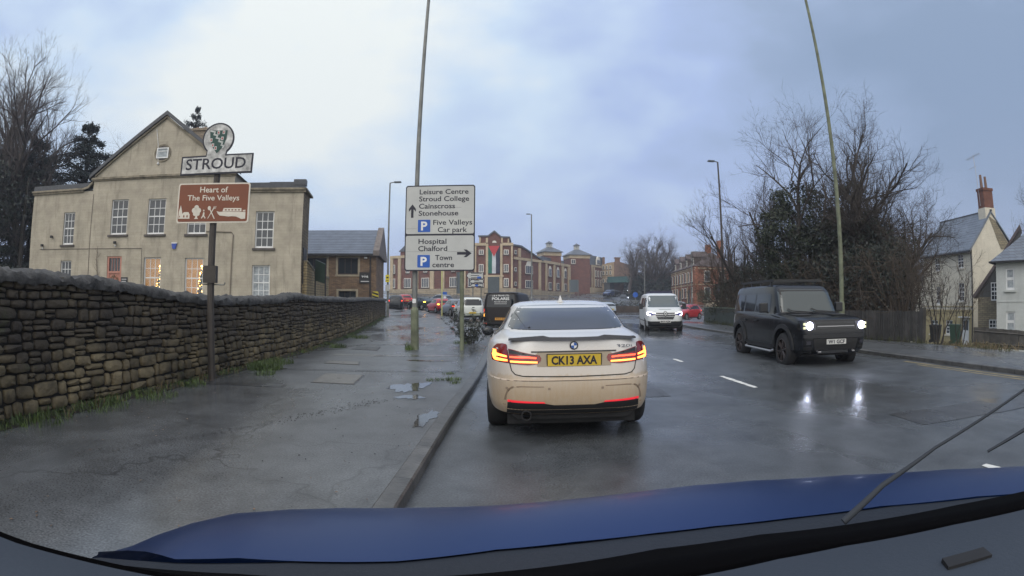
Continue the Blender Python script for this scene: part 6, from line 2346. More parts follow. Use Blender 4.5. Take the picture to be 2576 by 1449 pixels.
mVB = M('dark_brown_black_paint', (.011, .009, .010), .45, spec=.35)
c = van('panel_van', (-.08, 27.3, -.02), -.19, 'dark van with white rear door lettering and one rear light cluster lit', mVB)
for s_, sd in ((1, 'right'), (-1, 'left')):
    c.decal('tail_light', [(s_ * a, z) for a, z in ((.80, .70), (.90, .70), (.90, 1.16), (.80, 1.16))], 'rear', mLampRed, .008, .1)
    if s_ < 0:
        o = c.root.children[-1]
        c.decal('brake_light', [(-.89, .98), (-.81, .98), (-.81, 1.14), (-.89, 1.14)], 'rear', mBrake, .012, .1, parent=o)
        c.decal('indicator', [(-.89, .76), (-.81, .76), (-.81, .92), (-.89, .92)], 'rear', mAmber, .012, .1, parent=o)
    c.decal('side_window', [(.55, 1.25), (1.48, 1.25), (1.22, 1.68), (.55, 1.70)], sd, mCarGlass, .005, .15)
    b = MB().tube([(s_ * .93, 1.35, 1.25), (s_ * 1.02, 1.35, 1.27)], .03, 6).box(min(s_ * 1.0, s_ * 1.19), max(s_ * 1.0, s_ * 1.19), 1.28, 1.40, 1.14, 1.42)
    b.build('wing_mirror', mTrim, c.root, bevel=.02)
c.decal('tailgate_glass', [(-.70, 1.22), (.70, 1.22), (.64, 1.80), (-.64, 1.80)], 'rear', mCarGlass, .006, .12)
yy = min(c.at(x, 1.7, 'rear') for x in (-.3, .3)) - .03
b = MB()
text(b, 'J & H TRAVIS LTD', 0, 1.73, .075, .80, yy + .02, align='C')
text(b, 'POLARIS', 0, 1.56, .12, .84, yy - .01, align='C', bold=.03)
text(b, 'Removals & Storage', 0, 1.45, .05, .60, yy - .02, align='C')
b.box(-.30, .30, yy - .03, yy - .026, 1.37, 1.385)
b.build('door_lettering', mWhite, c.root)
line(c, [(-.84, 1.18), (.84, 1.18)], 'rear', .012)
c.plate(.66, 'rear', 'WX19 OKL', 0, .52, .11, mat=M('amber_glow_plate', (.55, .27, .03), .5, emit=(1, .45, .05), es=.10))  # faint emission puts the lamplight into the plate itself
c.decal('bumper', [(-.90, .31), (.90, .31), (.90, .52), (-.90, .52)], 'rear', mTrim, .012, .05)
o = c.decal('fog_light', [(-.86, .42), (-.70, .42), (-.70, .48), (-.86, .48)], 'rear', mBrake, .016, .2)
MB().box(-.84, .84, yy + .1, yy + .14, 1.86, 1.90).build('roof_lip', mVB, c.root)

# ---------------------------------------------------------------- queue of smaller cars ahead


def smallcar(name, loc, rz, label, mat, L=4.2, W_=.88, H_=1.48, kind='hatch', lights=True, amber=None, group='cars queuing on the bend', rear=True, glass=None, plate=True):
    h = H_ / 1.48
    hatch = kind in ('hatch', 'suv')
    yt = L
    RG = [(.26, .12, yt - .15, W_ - .08, 5), (.36 * h, .03, yt - .03, W_ - .02, 5), (.55 * h, .0, yt, W_, 5), (.72 * h, .03, yt - .05, W_, 5), (.86 * h, .07, yt - .35, W_ - .01, 5), (.95 * h, .10, yt - .8, W_ - .02, 5)]
    if hatch:
        RG += [(1.0 * h, .13, yt - 1.15, W_ - .04, 5), (1.15 * h, .24, yt - 1.45, W_ - .12, 6), (1.32 * h, .42, yt - 1.75, W_ - .20, 6), (1.42 * h, .62, yt - 2.0, W_ - .26, 5), (1.48 * h, 1.2, yt - 2.4, W_ - .42, 4)]
        g0, g1 = 1.02 * h, 1.36 * h
    else:
        RG += [(1.0 * h, .14, yt - 1.2, W_ - .04, 5), (1.04 * h, .5, yt - 1.3, W_ - .08, 5), (1.18 * h, .85, yt - 1.55, W_ - .16, 6), (1.32 * h, 1.15, yt - 1.8, W_ - .22, 6), (1.40 * h, 1.5, yt - 2.1, W_ - .28, 5), (1.44 * h, 1.8, yt - 2.4, W_ - .42, 4)]
        g0, g1 = 1.06 * h, 1.36 * h
    c = Car(name, loc, rz, label, 'car', RG, mat, tf=.12, tr=.07, N=64, arches=(.8, L - .85), ar=.36 * h, group=group)
    c.under(W_ - .2, .2, L - .3, .18, .45)
    for sx in (-1, 1):
        for y in (.8, L - .85):
            c.wheel(sx * (W_ - .12), y, .32 * h, .2, mRimS, spokes=5)
    gl_ = glass or mCarGlass
    c.decal('rear_window', [(-W_ + .24, g0), (W_ - .24, g0), (W_ - .34, g1), (-W_ + .34, g1)], 'rear', gl_, .007, .12)
    c.decal('windscreen', [(-W_ + .18, 1.02 * h), (W_ - .18, 1.02 * h), (W_ - .34, 1.36 * h), (-W_ + .34, 1.36 * h)], 'front', gl_, .007, .12)
    for sd in ('left', 'right'):
        c.decal('side_window', [(.75, 1.02 * h), (L - 1.3, 1.02 * h), (L - 1.95, 1.36 * h), (.95, 1.36 * h)], sd, gl_, .007, .15)
    for s_ in (-1, 1):
        z0, z1 = .80 * h, .98 * h
        o = c.decal('tail_light', [(s_ * a, z) for a, z in ((W_ - .30, z0), (W_ - .06, z0), (W_ - .07, z1), (W_ - .26, z1))], 'rear', mLampRed, .01, .1)
        if lights:
            c.decal('brake_light', [(s_ * a, z) for a, z in ((W_ - .24, z0 + .04), (W_ - .10, z0 + .04), (W_ - .11, z1 - .04), (W_ - .22, z1 - .04))], 'rear', mAmber if amber == s_ else mBrake, .016, .1, parent=o)
        c.decal('headlight', [(s_ * a, z) for a, z in ((W_ - .38, .66 * h), (W_ - .10, .68 * h), (W_ - .10, .80 * h), (W_ - .34, .76 * h))], 'front', mHead if not rear else mLens, .01, .1)
        c.mirror(s_ * (W_ - .04), L - 1.35, 1.02 * h, mTrim, .14, .12)
    c.decal('bumper', [(-W_ + .1, .30), (W_ - .1, .30), (W_ - .1, .46 * h), (-W_ + .1, .46 * h)], 'rear', mTrim, .012, .06)
    c.decal('grille', [(-.45, .40), (.45, .40), (.50, .62 * h), (-.50, .62 * h)], 'front', mTrim, .008, .2)
    if plate:
        c.plate(.66 * h, 'rear', '', 0, .52, .11)
    return c


mSil = paint('silver_grey_paint', (.20, .21, .23), .3, .6)
mRedP = paint('red_paint', (.38, .012, .018), .3)
mDG = M('dark_green_paint', (.010, .018, .016), .35, spec=.4)
mDk = M('charcoal_paint', (.026, .030, .034), .35, spec=.5)


def onroad(x, y):
    return (x, y, Z(x, y) + .01)


# white pick-up
h = 1.0
RG = [(.42, .12, 4.95, .82, 7), (.52, .02, 5.1, .88, 7), (.75, .0, 5.2, .90, 7), (.95, .01, 5.1, .90, 7), (1.08, .02, 4.6, .895, 7), (1.12, .03, 3.95, .88, 7), (1.16, .05, 3.7, .86, 7), (1.40, .12, 3.4, .80, 8), (1.65, .22, 3.05, .74, 8), (1.76, .34, 2.8, .68, 7), (1.80, .6, 2.5, .55, 6)]
c = Car('pickup_truck', onroad(-2.85, 38.6), radians(14), 'white pick up truck with dark rear glass between the sign post and the dark van', 'car', RG, paint('pickup_white', (.60, .63, .60), .35), tf=.06, tr=.02, N=80, arches=(1.05, 4.15), ar=.42, group='cars queuing on the bend')
c.under(.75, .2, 4.8, .3, .6)
for sx in (-1, 1):
    for y in (1.05, 4.15):
        c.wheel(sx * .80, y, .37, .24, mRimS)
    c.decal('tail_light', [(sx * .74, .80), (sx * .88, .80), (sx * .88, 1.10), (sx * .74, 1.10)], 'rear', mLampRed, .01, .1)
    c.decal('side_window', [(.6, 1.18), (3.2, 1.18), (2.75, 1.62), (.7, 1.62)], 'right' if sx > 0 else 'left', mCarGlass, .006, .2)
    c.mirror(sx * .88, 3.35, 1.2, mTrim, .2, .2)
c.decal('rear_window', [(-.70, 1.20), (.70, 1.20), (.62, 1.66), (-.62, 1.66)], 'rear', mCarGlass, .008, .12)
c.decal('tailgate_handle', [(-.10, 1.02), (.10, 1.02), (.08, 1.08), (-.08, 1.08)], 'rear', mTrim, .01, .2)
c.decal('bumper', [(-.86, .46), (.86, .46), (.86, .62), (-.86, .62)], 'rear', M('pale_bumper', (.38, .42, .30), .4), .03, .2)
c.plate(.66, 'rear', '', -.05, .52, .11, gap=.05)

smallcar('crossover_car', onroad(-4.5, 47.2), radians(26), 'silver grey crossover with red tail lights between red hatchback and pick up', mSil, 4.3, .90, 1.58, 'suv')
smallcar('hatchback_car', onroad(-6.7, 52.8), radians(30), 'small red hatchback in the middle of the queue on the bend', mRedP, 4.0, .86, 1.50, 'hatch', amber=-1)
smallcar('estate_car', onroad(-9.2, 59.5), radians(42), 'dark green car with a lit amber indicator just right of the lamp column', mDG, 4.6, .90, 1.50, 'saloon', amber=-1)
smallcar('sports_utility_car', onroad(-13.7, 60.6), radians(10), 'charcoal sports utility car nearest the end of the stone wall', mDk, 4.6, .93, 1.66, 'suv', plate=False)
smallcar('hatchback_car', onroad(-14.2, 70.5), radians(30), 'red car partly hidden behind the charcoal sports utility car', mRedP, 4.1, .88, 1.5, 'hatch')
smallcar('estate_car', onroad(-19.0, 69.0), radians(12), 'black car ahead of the charcoal one on the far left of the queue', mDk, 4.5, .90, 1.55, 'suv', lights=False)
smallcar('compact_car', onroad(-8.2, 70), radians(60), 'grey car half hidden behind the red hatchback', mSil, 4.2, .88, 1.5, 'hatch', lights=False)
# right hand side of the junction
gP = 'cars parked across the junction'
smallcar('hatchback_car', (18.3, 49.8, Z(17.9, 49) + .02), radians(128), 'red hatchback with a glowing lamp at the left end of the thicket', mRedP, 4.0, .87, 1.48, 'hatch', group=gP, rear=True)
for i, (x, y, a, m, lab, kd) in enumerate(((19.6, 62.5, 100, paint('pearl_paint', (.45, .48, .42), .3), 'pale cream car parked just right of the white van', 'saloon'), (22.3, 64.5, 95, mSil, 'silver car parked right of the pale cream car', 'hatch'), (20.6, 69.5, 100, paint('teal_grey_paint', (.10, .15, .15), .3), 'teal grey car parked behind the pale cream car', 'saloon'),
                                            (11.3, 58.5, 20, paint('pale_blue_paint', (.32, .37, .42), .3), 'pale blue grey car between the white saloon and the white van', 'hatch'))):
    smallcar('parked_car', (x, y, Z(x, y) + .01), radians(a), lab, m, 4.2, .87, 1.45, kd, lights=False, group=gP)
smallcar('compact_car', (29.5, 134, Z(29.5, 134) + .02), radians(186), 'tiny distant car with headlights on coming under the railway bridge', mDk, 4.2, .9, 1.5, 'hatch', lights=False, group='traffic by the bridge', rear=False)
smallcar('estate_car', (22.8, 118, Z(22.8, 118) + .02), radians(150), 'distant dark blue car left of the one with headlights', paint('navy_paint', (.02, .04, .12), .3), 4.5, .9, 1.5, 'hatch', lights=False, group='traffic by the bridge')
smallcar('estate_car', (25.5, 122, Z(25.5, 122) + .02), radians(110), 'distant black car between the dark blue car and the one with headlights', mDk, 4.5, .9, 1.5, 'saloon', lights=False, group='traffic by the bridge')

# ---------------------------------------------------------------- the blue car we look out of
mBlueP = paint('metallic_blue_paint', (.009, .036, .135), .38, .8, .05)
oc = empty('blue_car', (.55, 0, 0), 0, 'blue bonnet, black scuttle and grey dashboard of the car the view is from', 'car')
far = [(-.955, .80), (-.869, .908), (-.833, .991), (-.779, 1.102), (-.685, 1.205), (-.571, 1.276), (-.447, 1.327), (-.24, 1.366), (-.042, 1.385), (.187, 1.43), (.437, 1.475), (.55, 1.485), (.724, 1.475), (1.032, 1.396), (1.375, 1.258), (1.70, 1.06), (1.95, .86)]
near = [(-.80, .715), (-.735, .74), (-.69, .745), (-.65, .742), (-.61, .738), (-.50, .793), (-.38, .82), (-.208, .86), (-.029, .925), (.12, .955), (.296, .974), (.42, .978), (.60, .965), (.84, .93), (1.10, .84), (1.40, .68), (1.65, .50)]
b = MB()
NS = 12
for i in range(len(far)):
    fx, fy = far[i]
    nx_, ny_ = near[i]
    for k in range(NS + 1):
        t_k = k / NS
        x = nx_ + (fx - nx_) * t_k
        y = ny_ + (fy - ny_) * t_k
        roll = max(0.0, 1 - i / 4.0) ** 2 * (.02 + .045 * t_k ** .6)
        z = .93 - .045 * t_k - .065 * t_k ** 4 + .012 * sin(pi * t_k) * (1 if i > 3 else .3) - roll
        b.v.append((x - .55, y, z))
    # nose rolling down
    b.v.append((fx - .55 + (fx - .55) * .02, fy + .05, .76))
    b.v.append((fx - .55 + (fx - .55) * .03, fy + .06, .60))
n = NS + 3
for i in range(len(far) - 1):
    for k in range(n - 1):
        b.f.append((i * n + k, (i + 1) * n + k, (i + 1) * n + k + 1, i * n + k + 1))
        b.m.append(0)
b.build('bonnet', mBlueP, oc, smooth=180)
mScut = M('scuttle_plastic', (.016, .020, .028), .6, bump=.2, bs=40, spec=.25)
seal = [(-1.05, .42, 1.0), (-.861, .518, 1.0), (-.729, .530, 1.0), (-.60, .555, 1.0), (-.40, .62, 1.0), (-.164, .672, 1.0), (.007, .709, 1.0), (.233, .759, 1.0), (.42, .765, 1.0), (.623, .735, 1.0), (.85, .70, 1.0), (1.046, .656, 1.0), (1.4, .52, 1.0)]
b = MB()
ns = [(-1.06, .45), (-.866, .56), (-.77, .66), (-.63, .715), (-.40, .815), (-.208, .86), (-.029, .925), (.25, .972), (.44, .978), (.65, .96), (.88, .92), (1.12, .83), (1.45, .65)]
for (x, y, z), (nx_, ny_) in zip(seal, ns):
    b.v += [(nx_ - .55, ny_ + .03, .915), (nx_ - .55, ny_ - .003, .927), ((nx_ + x) / 2 - .55, (ny_ + y) / 2, .93), (x - .55, y, z - .02)]
for i in range(len(seal) - 1):
    for k in range(3):
        b.f.append((i * 4 + k, (i + 1) * 4 + k, (i + 1) * 4 + k + 1, i * 4 + k + 1))
        b.m.append(0)
b.build('scuttle_panel', mScut, oc, smooth=180)
low = [(-1.06, .36), (-.868, .498), (-.745, .508), (-.615, .53), (-.40, .565), (-.147, .60), (.03, .625), (.222, .64), (.38, .655), (.50, .652), (.72, .62), (.925, .573), (1.3, .42)]
b = MB()
for (x, y, z), (lx, ly) in zip(seal, low):
    b.v += [(x - .55, y + .004, z - .03), (x - .55, y, z + .004), (lx - .55, ly, 1.02), (lx - .55, ly - .01, .98)]
for i in range(len(seal) - 1):
    for k in range(3):
        b.f.append((i * 4 + k, (i + 1) * 4 + k, (i + 1) * 4 + k + 1, i * 4 + k + 1))
        b.m.append(0)
b.build('windscreen_seal', M('seal_black', (.001, .001, .0015), .9, spec=.05), oc, smooth=180)
b = MB()
dl = [(-1.15, .10), (-.92, .10), (-.80, .10), (-.68, .10), (-.45, .10), (-.2, .10), (.0, .10), (.2, .10), (.38, .10), (.5, .10), (.72, .10), (.95, .10), (1.4, .10)]
for (lx, ly), (dx_, dy_) in zip(low, dl):
    b.v += [(lx - .55, ly - .008, 1.012), (lx - .55, ly - .03, 1.03), ((lx * .6 + dx_ * .4) - .55, ly * .6 + dy_ * .4, 1.045), (dx_ - .55, dy_, 1.0)]
for i in range(len(low) - 1):
    for k in range(3):
        b.f.append((i * 4 + k, (i + 1) * 4 + k, (i + 1) * 4 + k + 1, i * 4 + k + 1))
        b.m.append(0)
db = b.build('dashboard', M('grey_dashboard_plastic', (.034, .044, .060), .75, bump=.15, bs=120, spec=.3), oc, smooth=180)  # dark colour stands in for the shade of the missing car roof
b = MB()
for q, dz in (([(.583, .484), (.666, .472), (.658, .445), (.572, .458)], .0475), ([(.45, .44), (.54, .435), (.53, .405), (.44, .41)], .050)):
    b.prism([(x - .55, y) for x, y in q], 1.035, 1.0 + dz, 'z', 0)
b.build('demister_vent', mUnder, db, recalc=True)
# wiper: arm from the scuttle up over the glass
wa = MB().tube([(.62 - .55, .79, .985), (.70 - .55, .78, 1.05), (.80 - .55, .74, 1.12), (1.02 - .55, .60, 1.27), (1.15 - .55, .50, 1.345)], [.008, .006, .0035, .0025, .002], 8)
wa.build('wiper_arm', M('wiper_grey', (.04, .046, .056), .7, spec=.2), oc, smooth=60)
wb = MB().tube([(.93 - .55, .70, 1.10), (1.03 - .55, .62, 1.17), (1.15 - .55, .52, 1.24)], [.003, .005, .003], 6)
wb.build('wiper_blade', MATS['wiper_grey'], oc, smooth=60)
# ------------------------------------------------------------------ trees and shrubs
mBark = M('wet_dark_bark', (.030, .026, .022), .85, var=.4, vs=3, bump=.4, bs=12)
mBarkG = M('greenish_bark', (.075, .072, .05), .85, var=.35, vs=3, bump=.3, bs=12)
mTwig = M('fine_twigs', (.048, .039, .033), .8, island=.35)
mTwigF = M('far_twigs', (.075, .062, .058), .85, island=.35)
mTwigR = M('brown_twigs', (.055, .041, .029), .85, island=.45)
mIvy = M('dark_ivy_leaves', (.020, .028, .012), .6, island=.6)
mCedar = M('cedar_needles', (.012, .022, .020), .7, island=.55)
mDarkG = M('dark_evergreen_leaves', (.013, .020, .013), .6, island=.55)
mBush = M('garden_bush_leaves', (.035, .055, .015), .6, island=.5)


def rotd(d, ang_, rr):
    ax = d.orthogonal().normalized()
    ax.rotate(Matrix.Rotation(rr.uniform(0, 2 * pi), 3, d))
    q = d.copy()
    q.rotate(Matrix.Rotation(ang_, 3, ax))
    return q


def branch(b, p, d, L, r, lvl, maxl, rr, kids, spread, up, wob=.19, ratio=(.45, .75), bt=None, m=0, tstart=.25):
    n = 6 if lvl == 0 else (4 if lvl < 3 else 3)
    pts = [p.copy()]
    rs = [r]
    q = p.copy()
    dd = d.copy()
    dirs = [dd.copy()]
    for i in range(n):
        wb = wob * (.6 if lvl == 0 else 1.15)
        dd = (dd + Vector((rr.gauss(0, wb), rr.gauss(0, wb), rr.gauss(0, wb) + up * .25))).normalized()
        q = q + dd * (L / n)
        pts.append(q.copy())
        dirs.append(dd.copy())
        rs.append(r * (1 - .72 * (i + 1) / n))
    tgt = bt if (lvl == 0 and bt is not None) else b
    tgt.tube(pts, rs, 8 if lvl == 0 else (5 if lvl == 1 else 3), m, caps=False)
    if lvl >= maxl:
        return
    k = kids[lvl]
    for i in range(k):
        t = tstart + (1 - tstart) * (i + rr.random()) / k if lvl == 0 else rr.uniform(.18, 1)
        t = min(t, .999)
        j = int(t * n)
        f = t * n - j
        pos = pts[j].lerp(pts[j + 1], f)
        rad = rs[j] * (1 - f) + rs[j + 1] * f
        nd = rotd(dirs[j], rr.uniform(.55, 1.0) * spread, rr)
        nd = (nd + Vector((0, 0, up))).normalized()
        branch(b, pos, nd, L * rr.uniform(*ratio) * (1.1 - .35 * t if lvl == 0 else 1), max(rad * rr.uniform(.45, .68), .004), lvl + 1, maxl, rr, kids, spread, up, wob, ratio, None, m, tstart)


def baretree(name, loc, h, r, seed, label, kids=(9, 7, 6, 4), spread=.8, up=.12, stems=None, lean=(0, 0), group=None, mt=None, mb=None, ratio=(.45, .72), wob=.19, tstart=.25, cat='tree', minr=.0):
    t = empty(name, loc, 0, label, cat, group)
    rr = random.Random(seed)
    tb, cb = MB(), MB()
    for (dx, dy, k) in (stems or [(0, 0, 1.0)]):
        d = Vector((lean[0] + dx, lean[1] + dy, 1)).normalized()
        branch(cb, Vector((dx * .3, dy * .3, -.1)), d, h * k, r * k, 0, len(kids), rr, kids, spread, up, wob, ratio, tb, 0, tstart)
    tb.build('trunk', mb or mBark, t, smooth=180)
    cb.build('crown', mt or mTwig, t)
    return t


def copytree(src, loc, rz, sc, label):
    r_ = src.copy()
    COL.objects.link(r_)
    r_.location = loc
    r_.rotation_euler = (0, 0, rz)
    r_.scale = (sc, sc, sc)
    r_['label'] = label
    for ch in list(src.children):
        c2 = ch.copy()
        COL.objects.link(c2)
        c2.parent = r_
    return r_


def leafmass(b, c, rad, n, size, rr, shell_=.55, m=0, flat_=0.0, lump=.35):
    ph = [rr.uniform(0, 6.28) for _ in range(6)]
    for _ in range(n):
        a = rr.uniform(0, 2 * pi)
        u = rr.uniform(-1, 1)
        s_ = sqrt(1 - u * u)
        k = 1 + lump * (sin(3 * a + ph[0] + 2 * u) * .5 + sin(5 * a + ph[1] - 3 * u) * .3 + sin(7 * u + ph[2] + a) * .4)
        q = (shell_ + (1 - shell_) * rr.random() ** .6) if rr.random() < .75 else rr.random()
        q *= k
        p = Vector((c[0] + rad[0] * q * s_ * cos(a), c[1] + rad[1] * q * s_ * sin(a), c[2] + rad[2] * q * u))
        v = Vector((rr.gauss(0, 1), rr.gauss(0, 1), rr.gauss(0, 1) * (1 - flat_))).normalized()
        w = v.orthogonal().normalized()
        w.rotate(Matrix.Rotation(rr.uniform(0, 6.28), 3, v))
        z = size * rr.uniform(.5, 1.3)
        b.add([p - v * z, p + w * z * .45, p + v * z, p - w * z * .45], [(0, 1, 2, 3)], m)


def clumps(b, c, rad, nc, per, cr, size, rr, m=0, top=1.0):
    """leaf clumps spread through a crown volume: uneven outline with gaps"""
    for _ in range(nc):
        while True:
            v = Vector((rr.uniform(-1, 1), rr.uniform(-1, 1), rr.uniform(-1, top)))
            if v.length < 1:
                break
        v = v.normalized() * (v.length ** .45)
        k = cr * rr.uniform(.55, 1.3)
        leafmass(b, (c[0] + rad[0] * v.x, c[1] + rad[1] * v.y, c[2] + rad[2] * v.z), (k, k, k * .7), per, size, rr, .3, m, 0, .5)


def tz(x, y, d=.1):
    return (x, y, Z(x, y) - d)


gR = 'bare trees behind the timber fence'
baretree('hawthorn_tree', tz(13.0, 21.3), 8.4, .20, 31, 'tall leafless tree whose thin leaning stem reaches highest left of the pale green lamp column', (12, 8, 6, 4), .85, .16, lean=(-.10, -.02), group=gR, ratio=(.36, .58), tstart=.35)
baretree('hawthorn_tree', tz(14.5, 20.0), 8.6, .26, 32, 'tall twiggy bare tree rising straight up just right of the pale green lamp column', (15, 9, 6, 4), .80, .20, lean=(-.02, 0), group=gR, ratio=(.32, .52), tstart=.30)
baretree('hawthorn_tree', tz(16.3, 19.6), 7.2, .24, 37, 'wide spreading bare tree on the right side of the thicket towards the tall cream house', (13, 9, 6, 4), 1.0, .14, stems=[(0, 0, 1), (.30, -.05, .95), (-.15, .1, .8), (.62, -.1, .78)], group=gR, ratio=(.36, .62), tstart=.3)
baretree('ash_tree', tz(14.1, 25.6), 6.6, .17, 34, 'slender bare tree right of the dark lamp column', (11, 8, 6, 4), .7, .22, stems=[(0, 0, 1), (-.14, 0, .8)], group=gR, ratio=(.34, .58))
baretree('ash_tree', tz(13.6, 28.6), 6.0, .15, 35, 'upright bare sapling at the dark lamp column', (11, 8, 6, 3), .65, .22, stems=[(0, 0, 1), (.12, 0, .85)], group=gR, ratio=(.34, .58))
baretree('elder_tree', tz(14.2, 32.5), 4.4, .13, 36, 'low spreading bare tree over the corner of the green boarded fence', (10, 8, 6, 4), .95, .12, stems=[(0, 0, 1), (-.5, .1, .8), (.3, 0, .8)], group=gR, ratio=(.42, .72), mt=mTwigR)
baretree('elder_tree', tz(15.6, 24.0), 5.6, .15, 38, 'dense bare tree behind the roof rack of the black off roader', (11, 9, 6, 4), .9, .12, stems=[(0, 0, 1), (-.2, .2, .9), (.25, 0, .9)], group=gR, ratio=(.4, .68), mt=mTwigR)
baretree('elder_tree', tz(17.0, 19.6), 4.4, .14, 39, 'reddish brown twiggy bush tree at the right end of the thicket', (11, 9, 6, 4), .95, .10, stems=[(0, 0, 1), (.3, .1, .8), (-.25, 0, .8)], group=gR, ratio=(.4, .68), mt=mTwigR)
# ivy that has swallowed the trunks
rr = random.Random(50)
for (x, y, z, rx, rz_, nc, lab) in ((13.6, 22.0, 4.6, 2.1, 2.7, 95, 'dark ivy covering the tree trunks left of the pale green lamp column'), (15.7, 20.8, 4.6, 1.7, 2.9, 80, 'dark ivy covering the tree trunks right of the pale green lamp column'),
                                        (16.9, 20.4, 3.0, 1.9, 2.5, 70, 'dark ivy low in the spreading bare tree nearest the tall cream house'),
                                        (14.6, 26.5, 2.9, 1.8, 2.3, 55, 'dark ivy behind the roof rack of the black off roader'), (14.3, 31.5, 1.6, 1.4, 1.7, 40, 'dark ivy clump over the green boarded fence')):
    t = empty('ivy', (x, y, Z(x, y)), 0, lab, 'ivy')
    b = MB()
    clumps(b, (0, 0, z - .4), (rx, rx * .8, rz_), nc, 150, .66, .08, rr)
    clumps(b, (0, 0, 1.6), (rx * .9, rx * .7, 1.9), nc // 2, 110, .6, .08, rr)
    b.build('foliage', mIvy, t)
    b = MB()
    for k in range(5):
        a = k * 1.3
        b.tube([(cos(a) * .5, sin(a) * .5, -.1), (cos(a) * .8, sin(a) * .6, 2.5), (cos(a) * 1.0, sin(a) * .7, 5)], [.09, .07, .04], 6)
    b.build('stem', mBark, t)
# tangled thicket (nobody could count the stems)
b = MB()
b2 = MB()
rr = random.Random(51)
for i in range(1700):
    u = rr.random()
    az = radians(21.5 + 22 * u)
    D = rr.uniform(19.5, 30) if u < .6 else rr.uniform(18.5, 25)
    if u < .25:
        D = rr.uniform(27, 34)
    x, y = D * sin(az), D * cos(az)
    if x < lin(FR, y) + .35:
        continue
    z = Z(x, y) - .1
    h = rr.uniform(1.0, 3.9) * (1 - .35 * abs(u - .55))
    a = rr.uniform(0, 6.28)
    bend = rr.uniform(.2, 1.6)
    p0 = Vector((x, y, z))
    p1 = p0 + Vector((cos(a) * bend * .3, sin(a) * bend * .3, h * .55))
    p2 = p0 + Vector((cos(a) * bend * .8, sin(a) * bend * .8, h * .95))
    p3 = p0 + Vector((cos(a) * bend * 1.5, sin(a) * bend * 1.5, h * rr.uniform(.6, 1.1)))
    b.tube([p0, p1, p2, p3], [rr.uniform(.012, .03), .014, .009, .004], 3, 0, caps=False)
    for k in range(7):
        q = p1.lerp(p2, rr.random()) if rr.random() < .6 else p2.lerp(p3, rr.random())
        d = Vector((rr.gauss(0, 1), rr.gauss(0, 1), rr.gauss(.3, .7))).normalized() * rr.uniform(.25, .8)
        b.tube([q, q + d * .6, q + d + Vector((0, 0, rr.uniform(-.15, .1)))], [.007, .005, .003], 3, 0, caps=False)
b.build('thicket_stems', mTwigR, kind='stuff', label='tangle of brown bramble and sapling stems behind the timber fence', cat='undergrowth')
for i in range(330):
    u = rr.random()
    az = radians(21.5 + 20.5 * u)
    D = rr.uniform(20.5, 29) if u > .25 else rr.uniform(28, 34)
    if u > .6:
        D = rr.uniform(19.5, 24)
    x, y = D * sin(az), D * cos(az)
    if x < lin(FR, y) + .7:
        continue
    leafmass(b2, (x, y, Z(x, y) + rr.uniform(.2, 3.4)), (rr.uniform(.5, 1.1),) * 2 + (rr.uniform(.5, .9),), 110, .085, rr, .2, 0, 0, .5)
for i in range(150):
    az = radians(rr.uniform(31, 42.5))
    D = rr.uniform(23.5, 28)
    x, y = D * sin(az), D * cos(az)
    leafmass(b2, (x, y, Z(x, y) + rr.uniform(.5, 4.7)), (.95, .95, .8), 130, .085, rr, .2, 0, 0, .5)
b2.build('thicket_foliage', mDarkG, kind='stuff', label='dark leafy undergrowth between the stems of the thicket', cat='undergrowth')
# low weeds along the fence foot
rr = random.Random(52)
b = MB()
for i in range(260):
    y = rr.uniform(8.5, 33)
    x = lin(FR, y) - abs(rr.gauss(0, .12)) - .05
    tuft(b, x, y, 7, .1, rr.uniform(.08, .3), z=Z(x, y) + .1)
b.build('fence_weeds', M('dull_weeds', (.05, .055, .02), .8, island=.5), kind='stuff', label='dull green and straw weeds along the foot of the right hand fences', cat='weeds')
# young multi-stem saplings at the fence end
gS = 'saplings at the end of the timber fence'
baretree('sapling', (12.35, 11.7, 0), 2.5, .028, 61, 'clump of thin upright saplings at the end of the dark timber fence', (6, 4, 3), .6, .25, stems=[(0, 0, 1), (.2, .1, .9), (-.15, .1, .95), (.1, -.2, .85), (.3, 0, .8)], group=gS, mt=mTwigR, ratio=(.35, .6), cat='sapling')
baretree('sapling', (13.3, 11.6, -.05), 2.2, .025, 62, 'thin bare saplings in front of the lower windows of the tall cream house', (6, 4, 3), .6, .25, stems=[(0, 0, 1), (.2, .1, .9), (-.2, .1, .8), (.1, -.2, .85)], group=gS, mt=mTwigR, ratio=(.35, .6), cat='sapling')
baretree('sapling', (13.6, 13.9, 0), 3.4, .04, 63, 'taller bare sapling just behind the end post of the timber fence', (9, 6, 4), .7, .2, stems=[(0, 0, 1), (.25, .05, .85), (-.2, 0, .85)], group=gS, mt=mTwigR, ratio=(.35, .6), cat='sapling')
b = MB()
rr = random.Random(53)
for i in range(240):
    x, y = rr.gauss(12.9, .6), rr.gauss(10.6, .9)
    if x < 12.0:
        continue
    a = rr.uniform(0, 6.28)
    z = Z(x, y) + .0
    L = rr.uniform(.2, .6)
    b.tube([(x, y, z), (x + cos(a) * L * .5, y + sin(a) * L * .5, z + rr.uniform(.02, .2)), (x + cos(a) * L, y + sin(a) * L, z + .02)], [.008, .007, .004], 3, caps=False)
b.build('brushwood', mDry, kind='stuff', label='pale cut brushwood and dead stalks lying beyond the end of the timber fence', cat='brushwood')

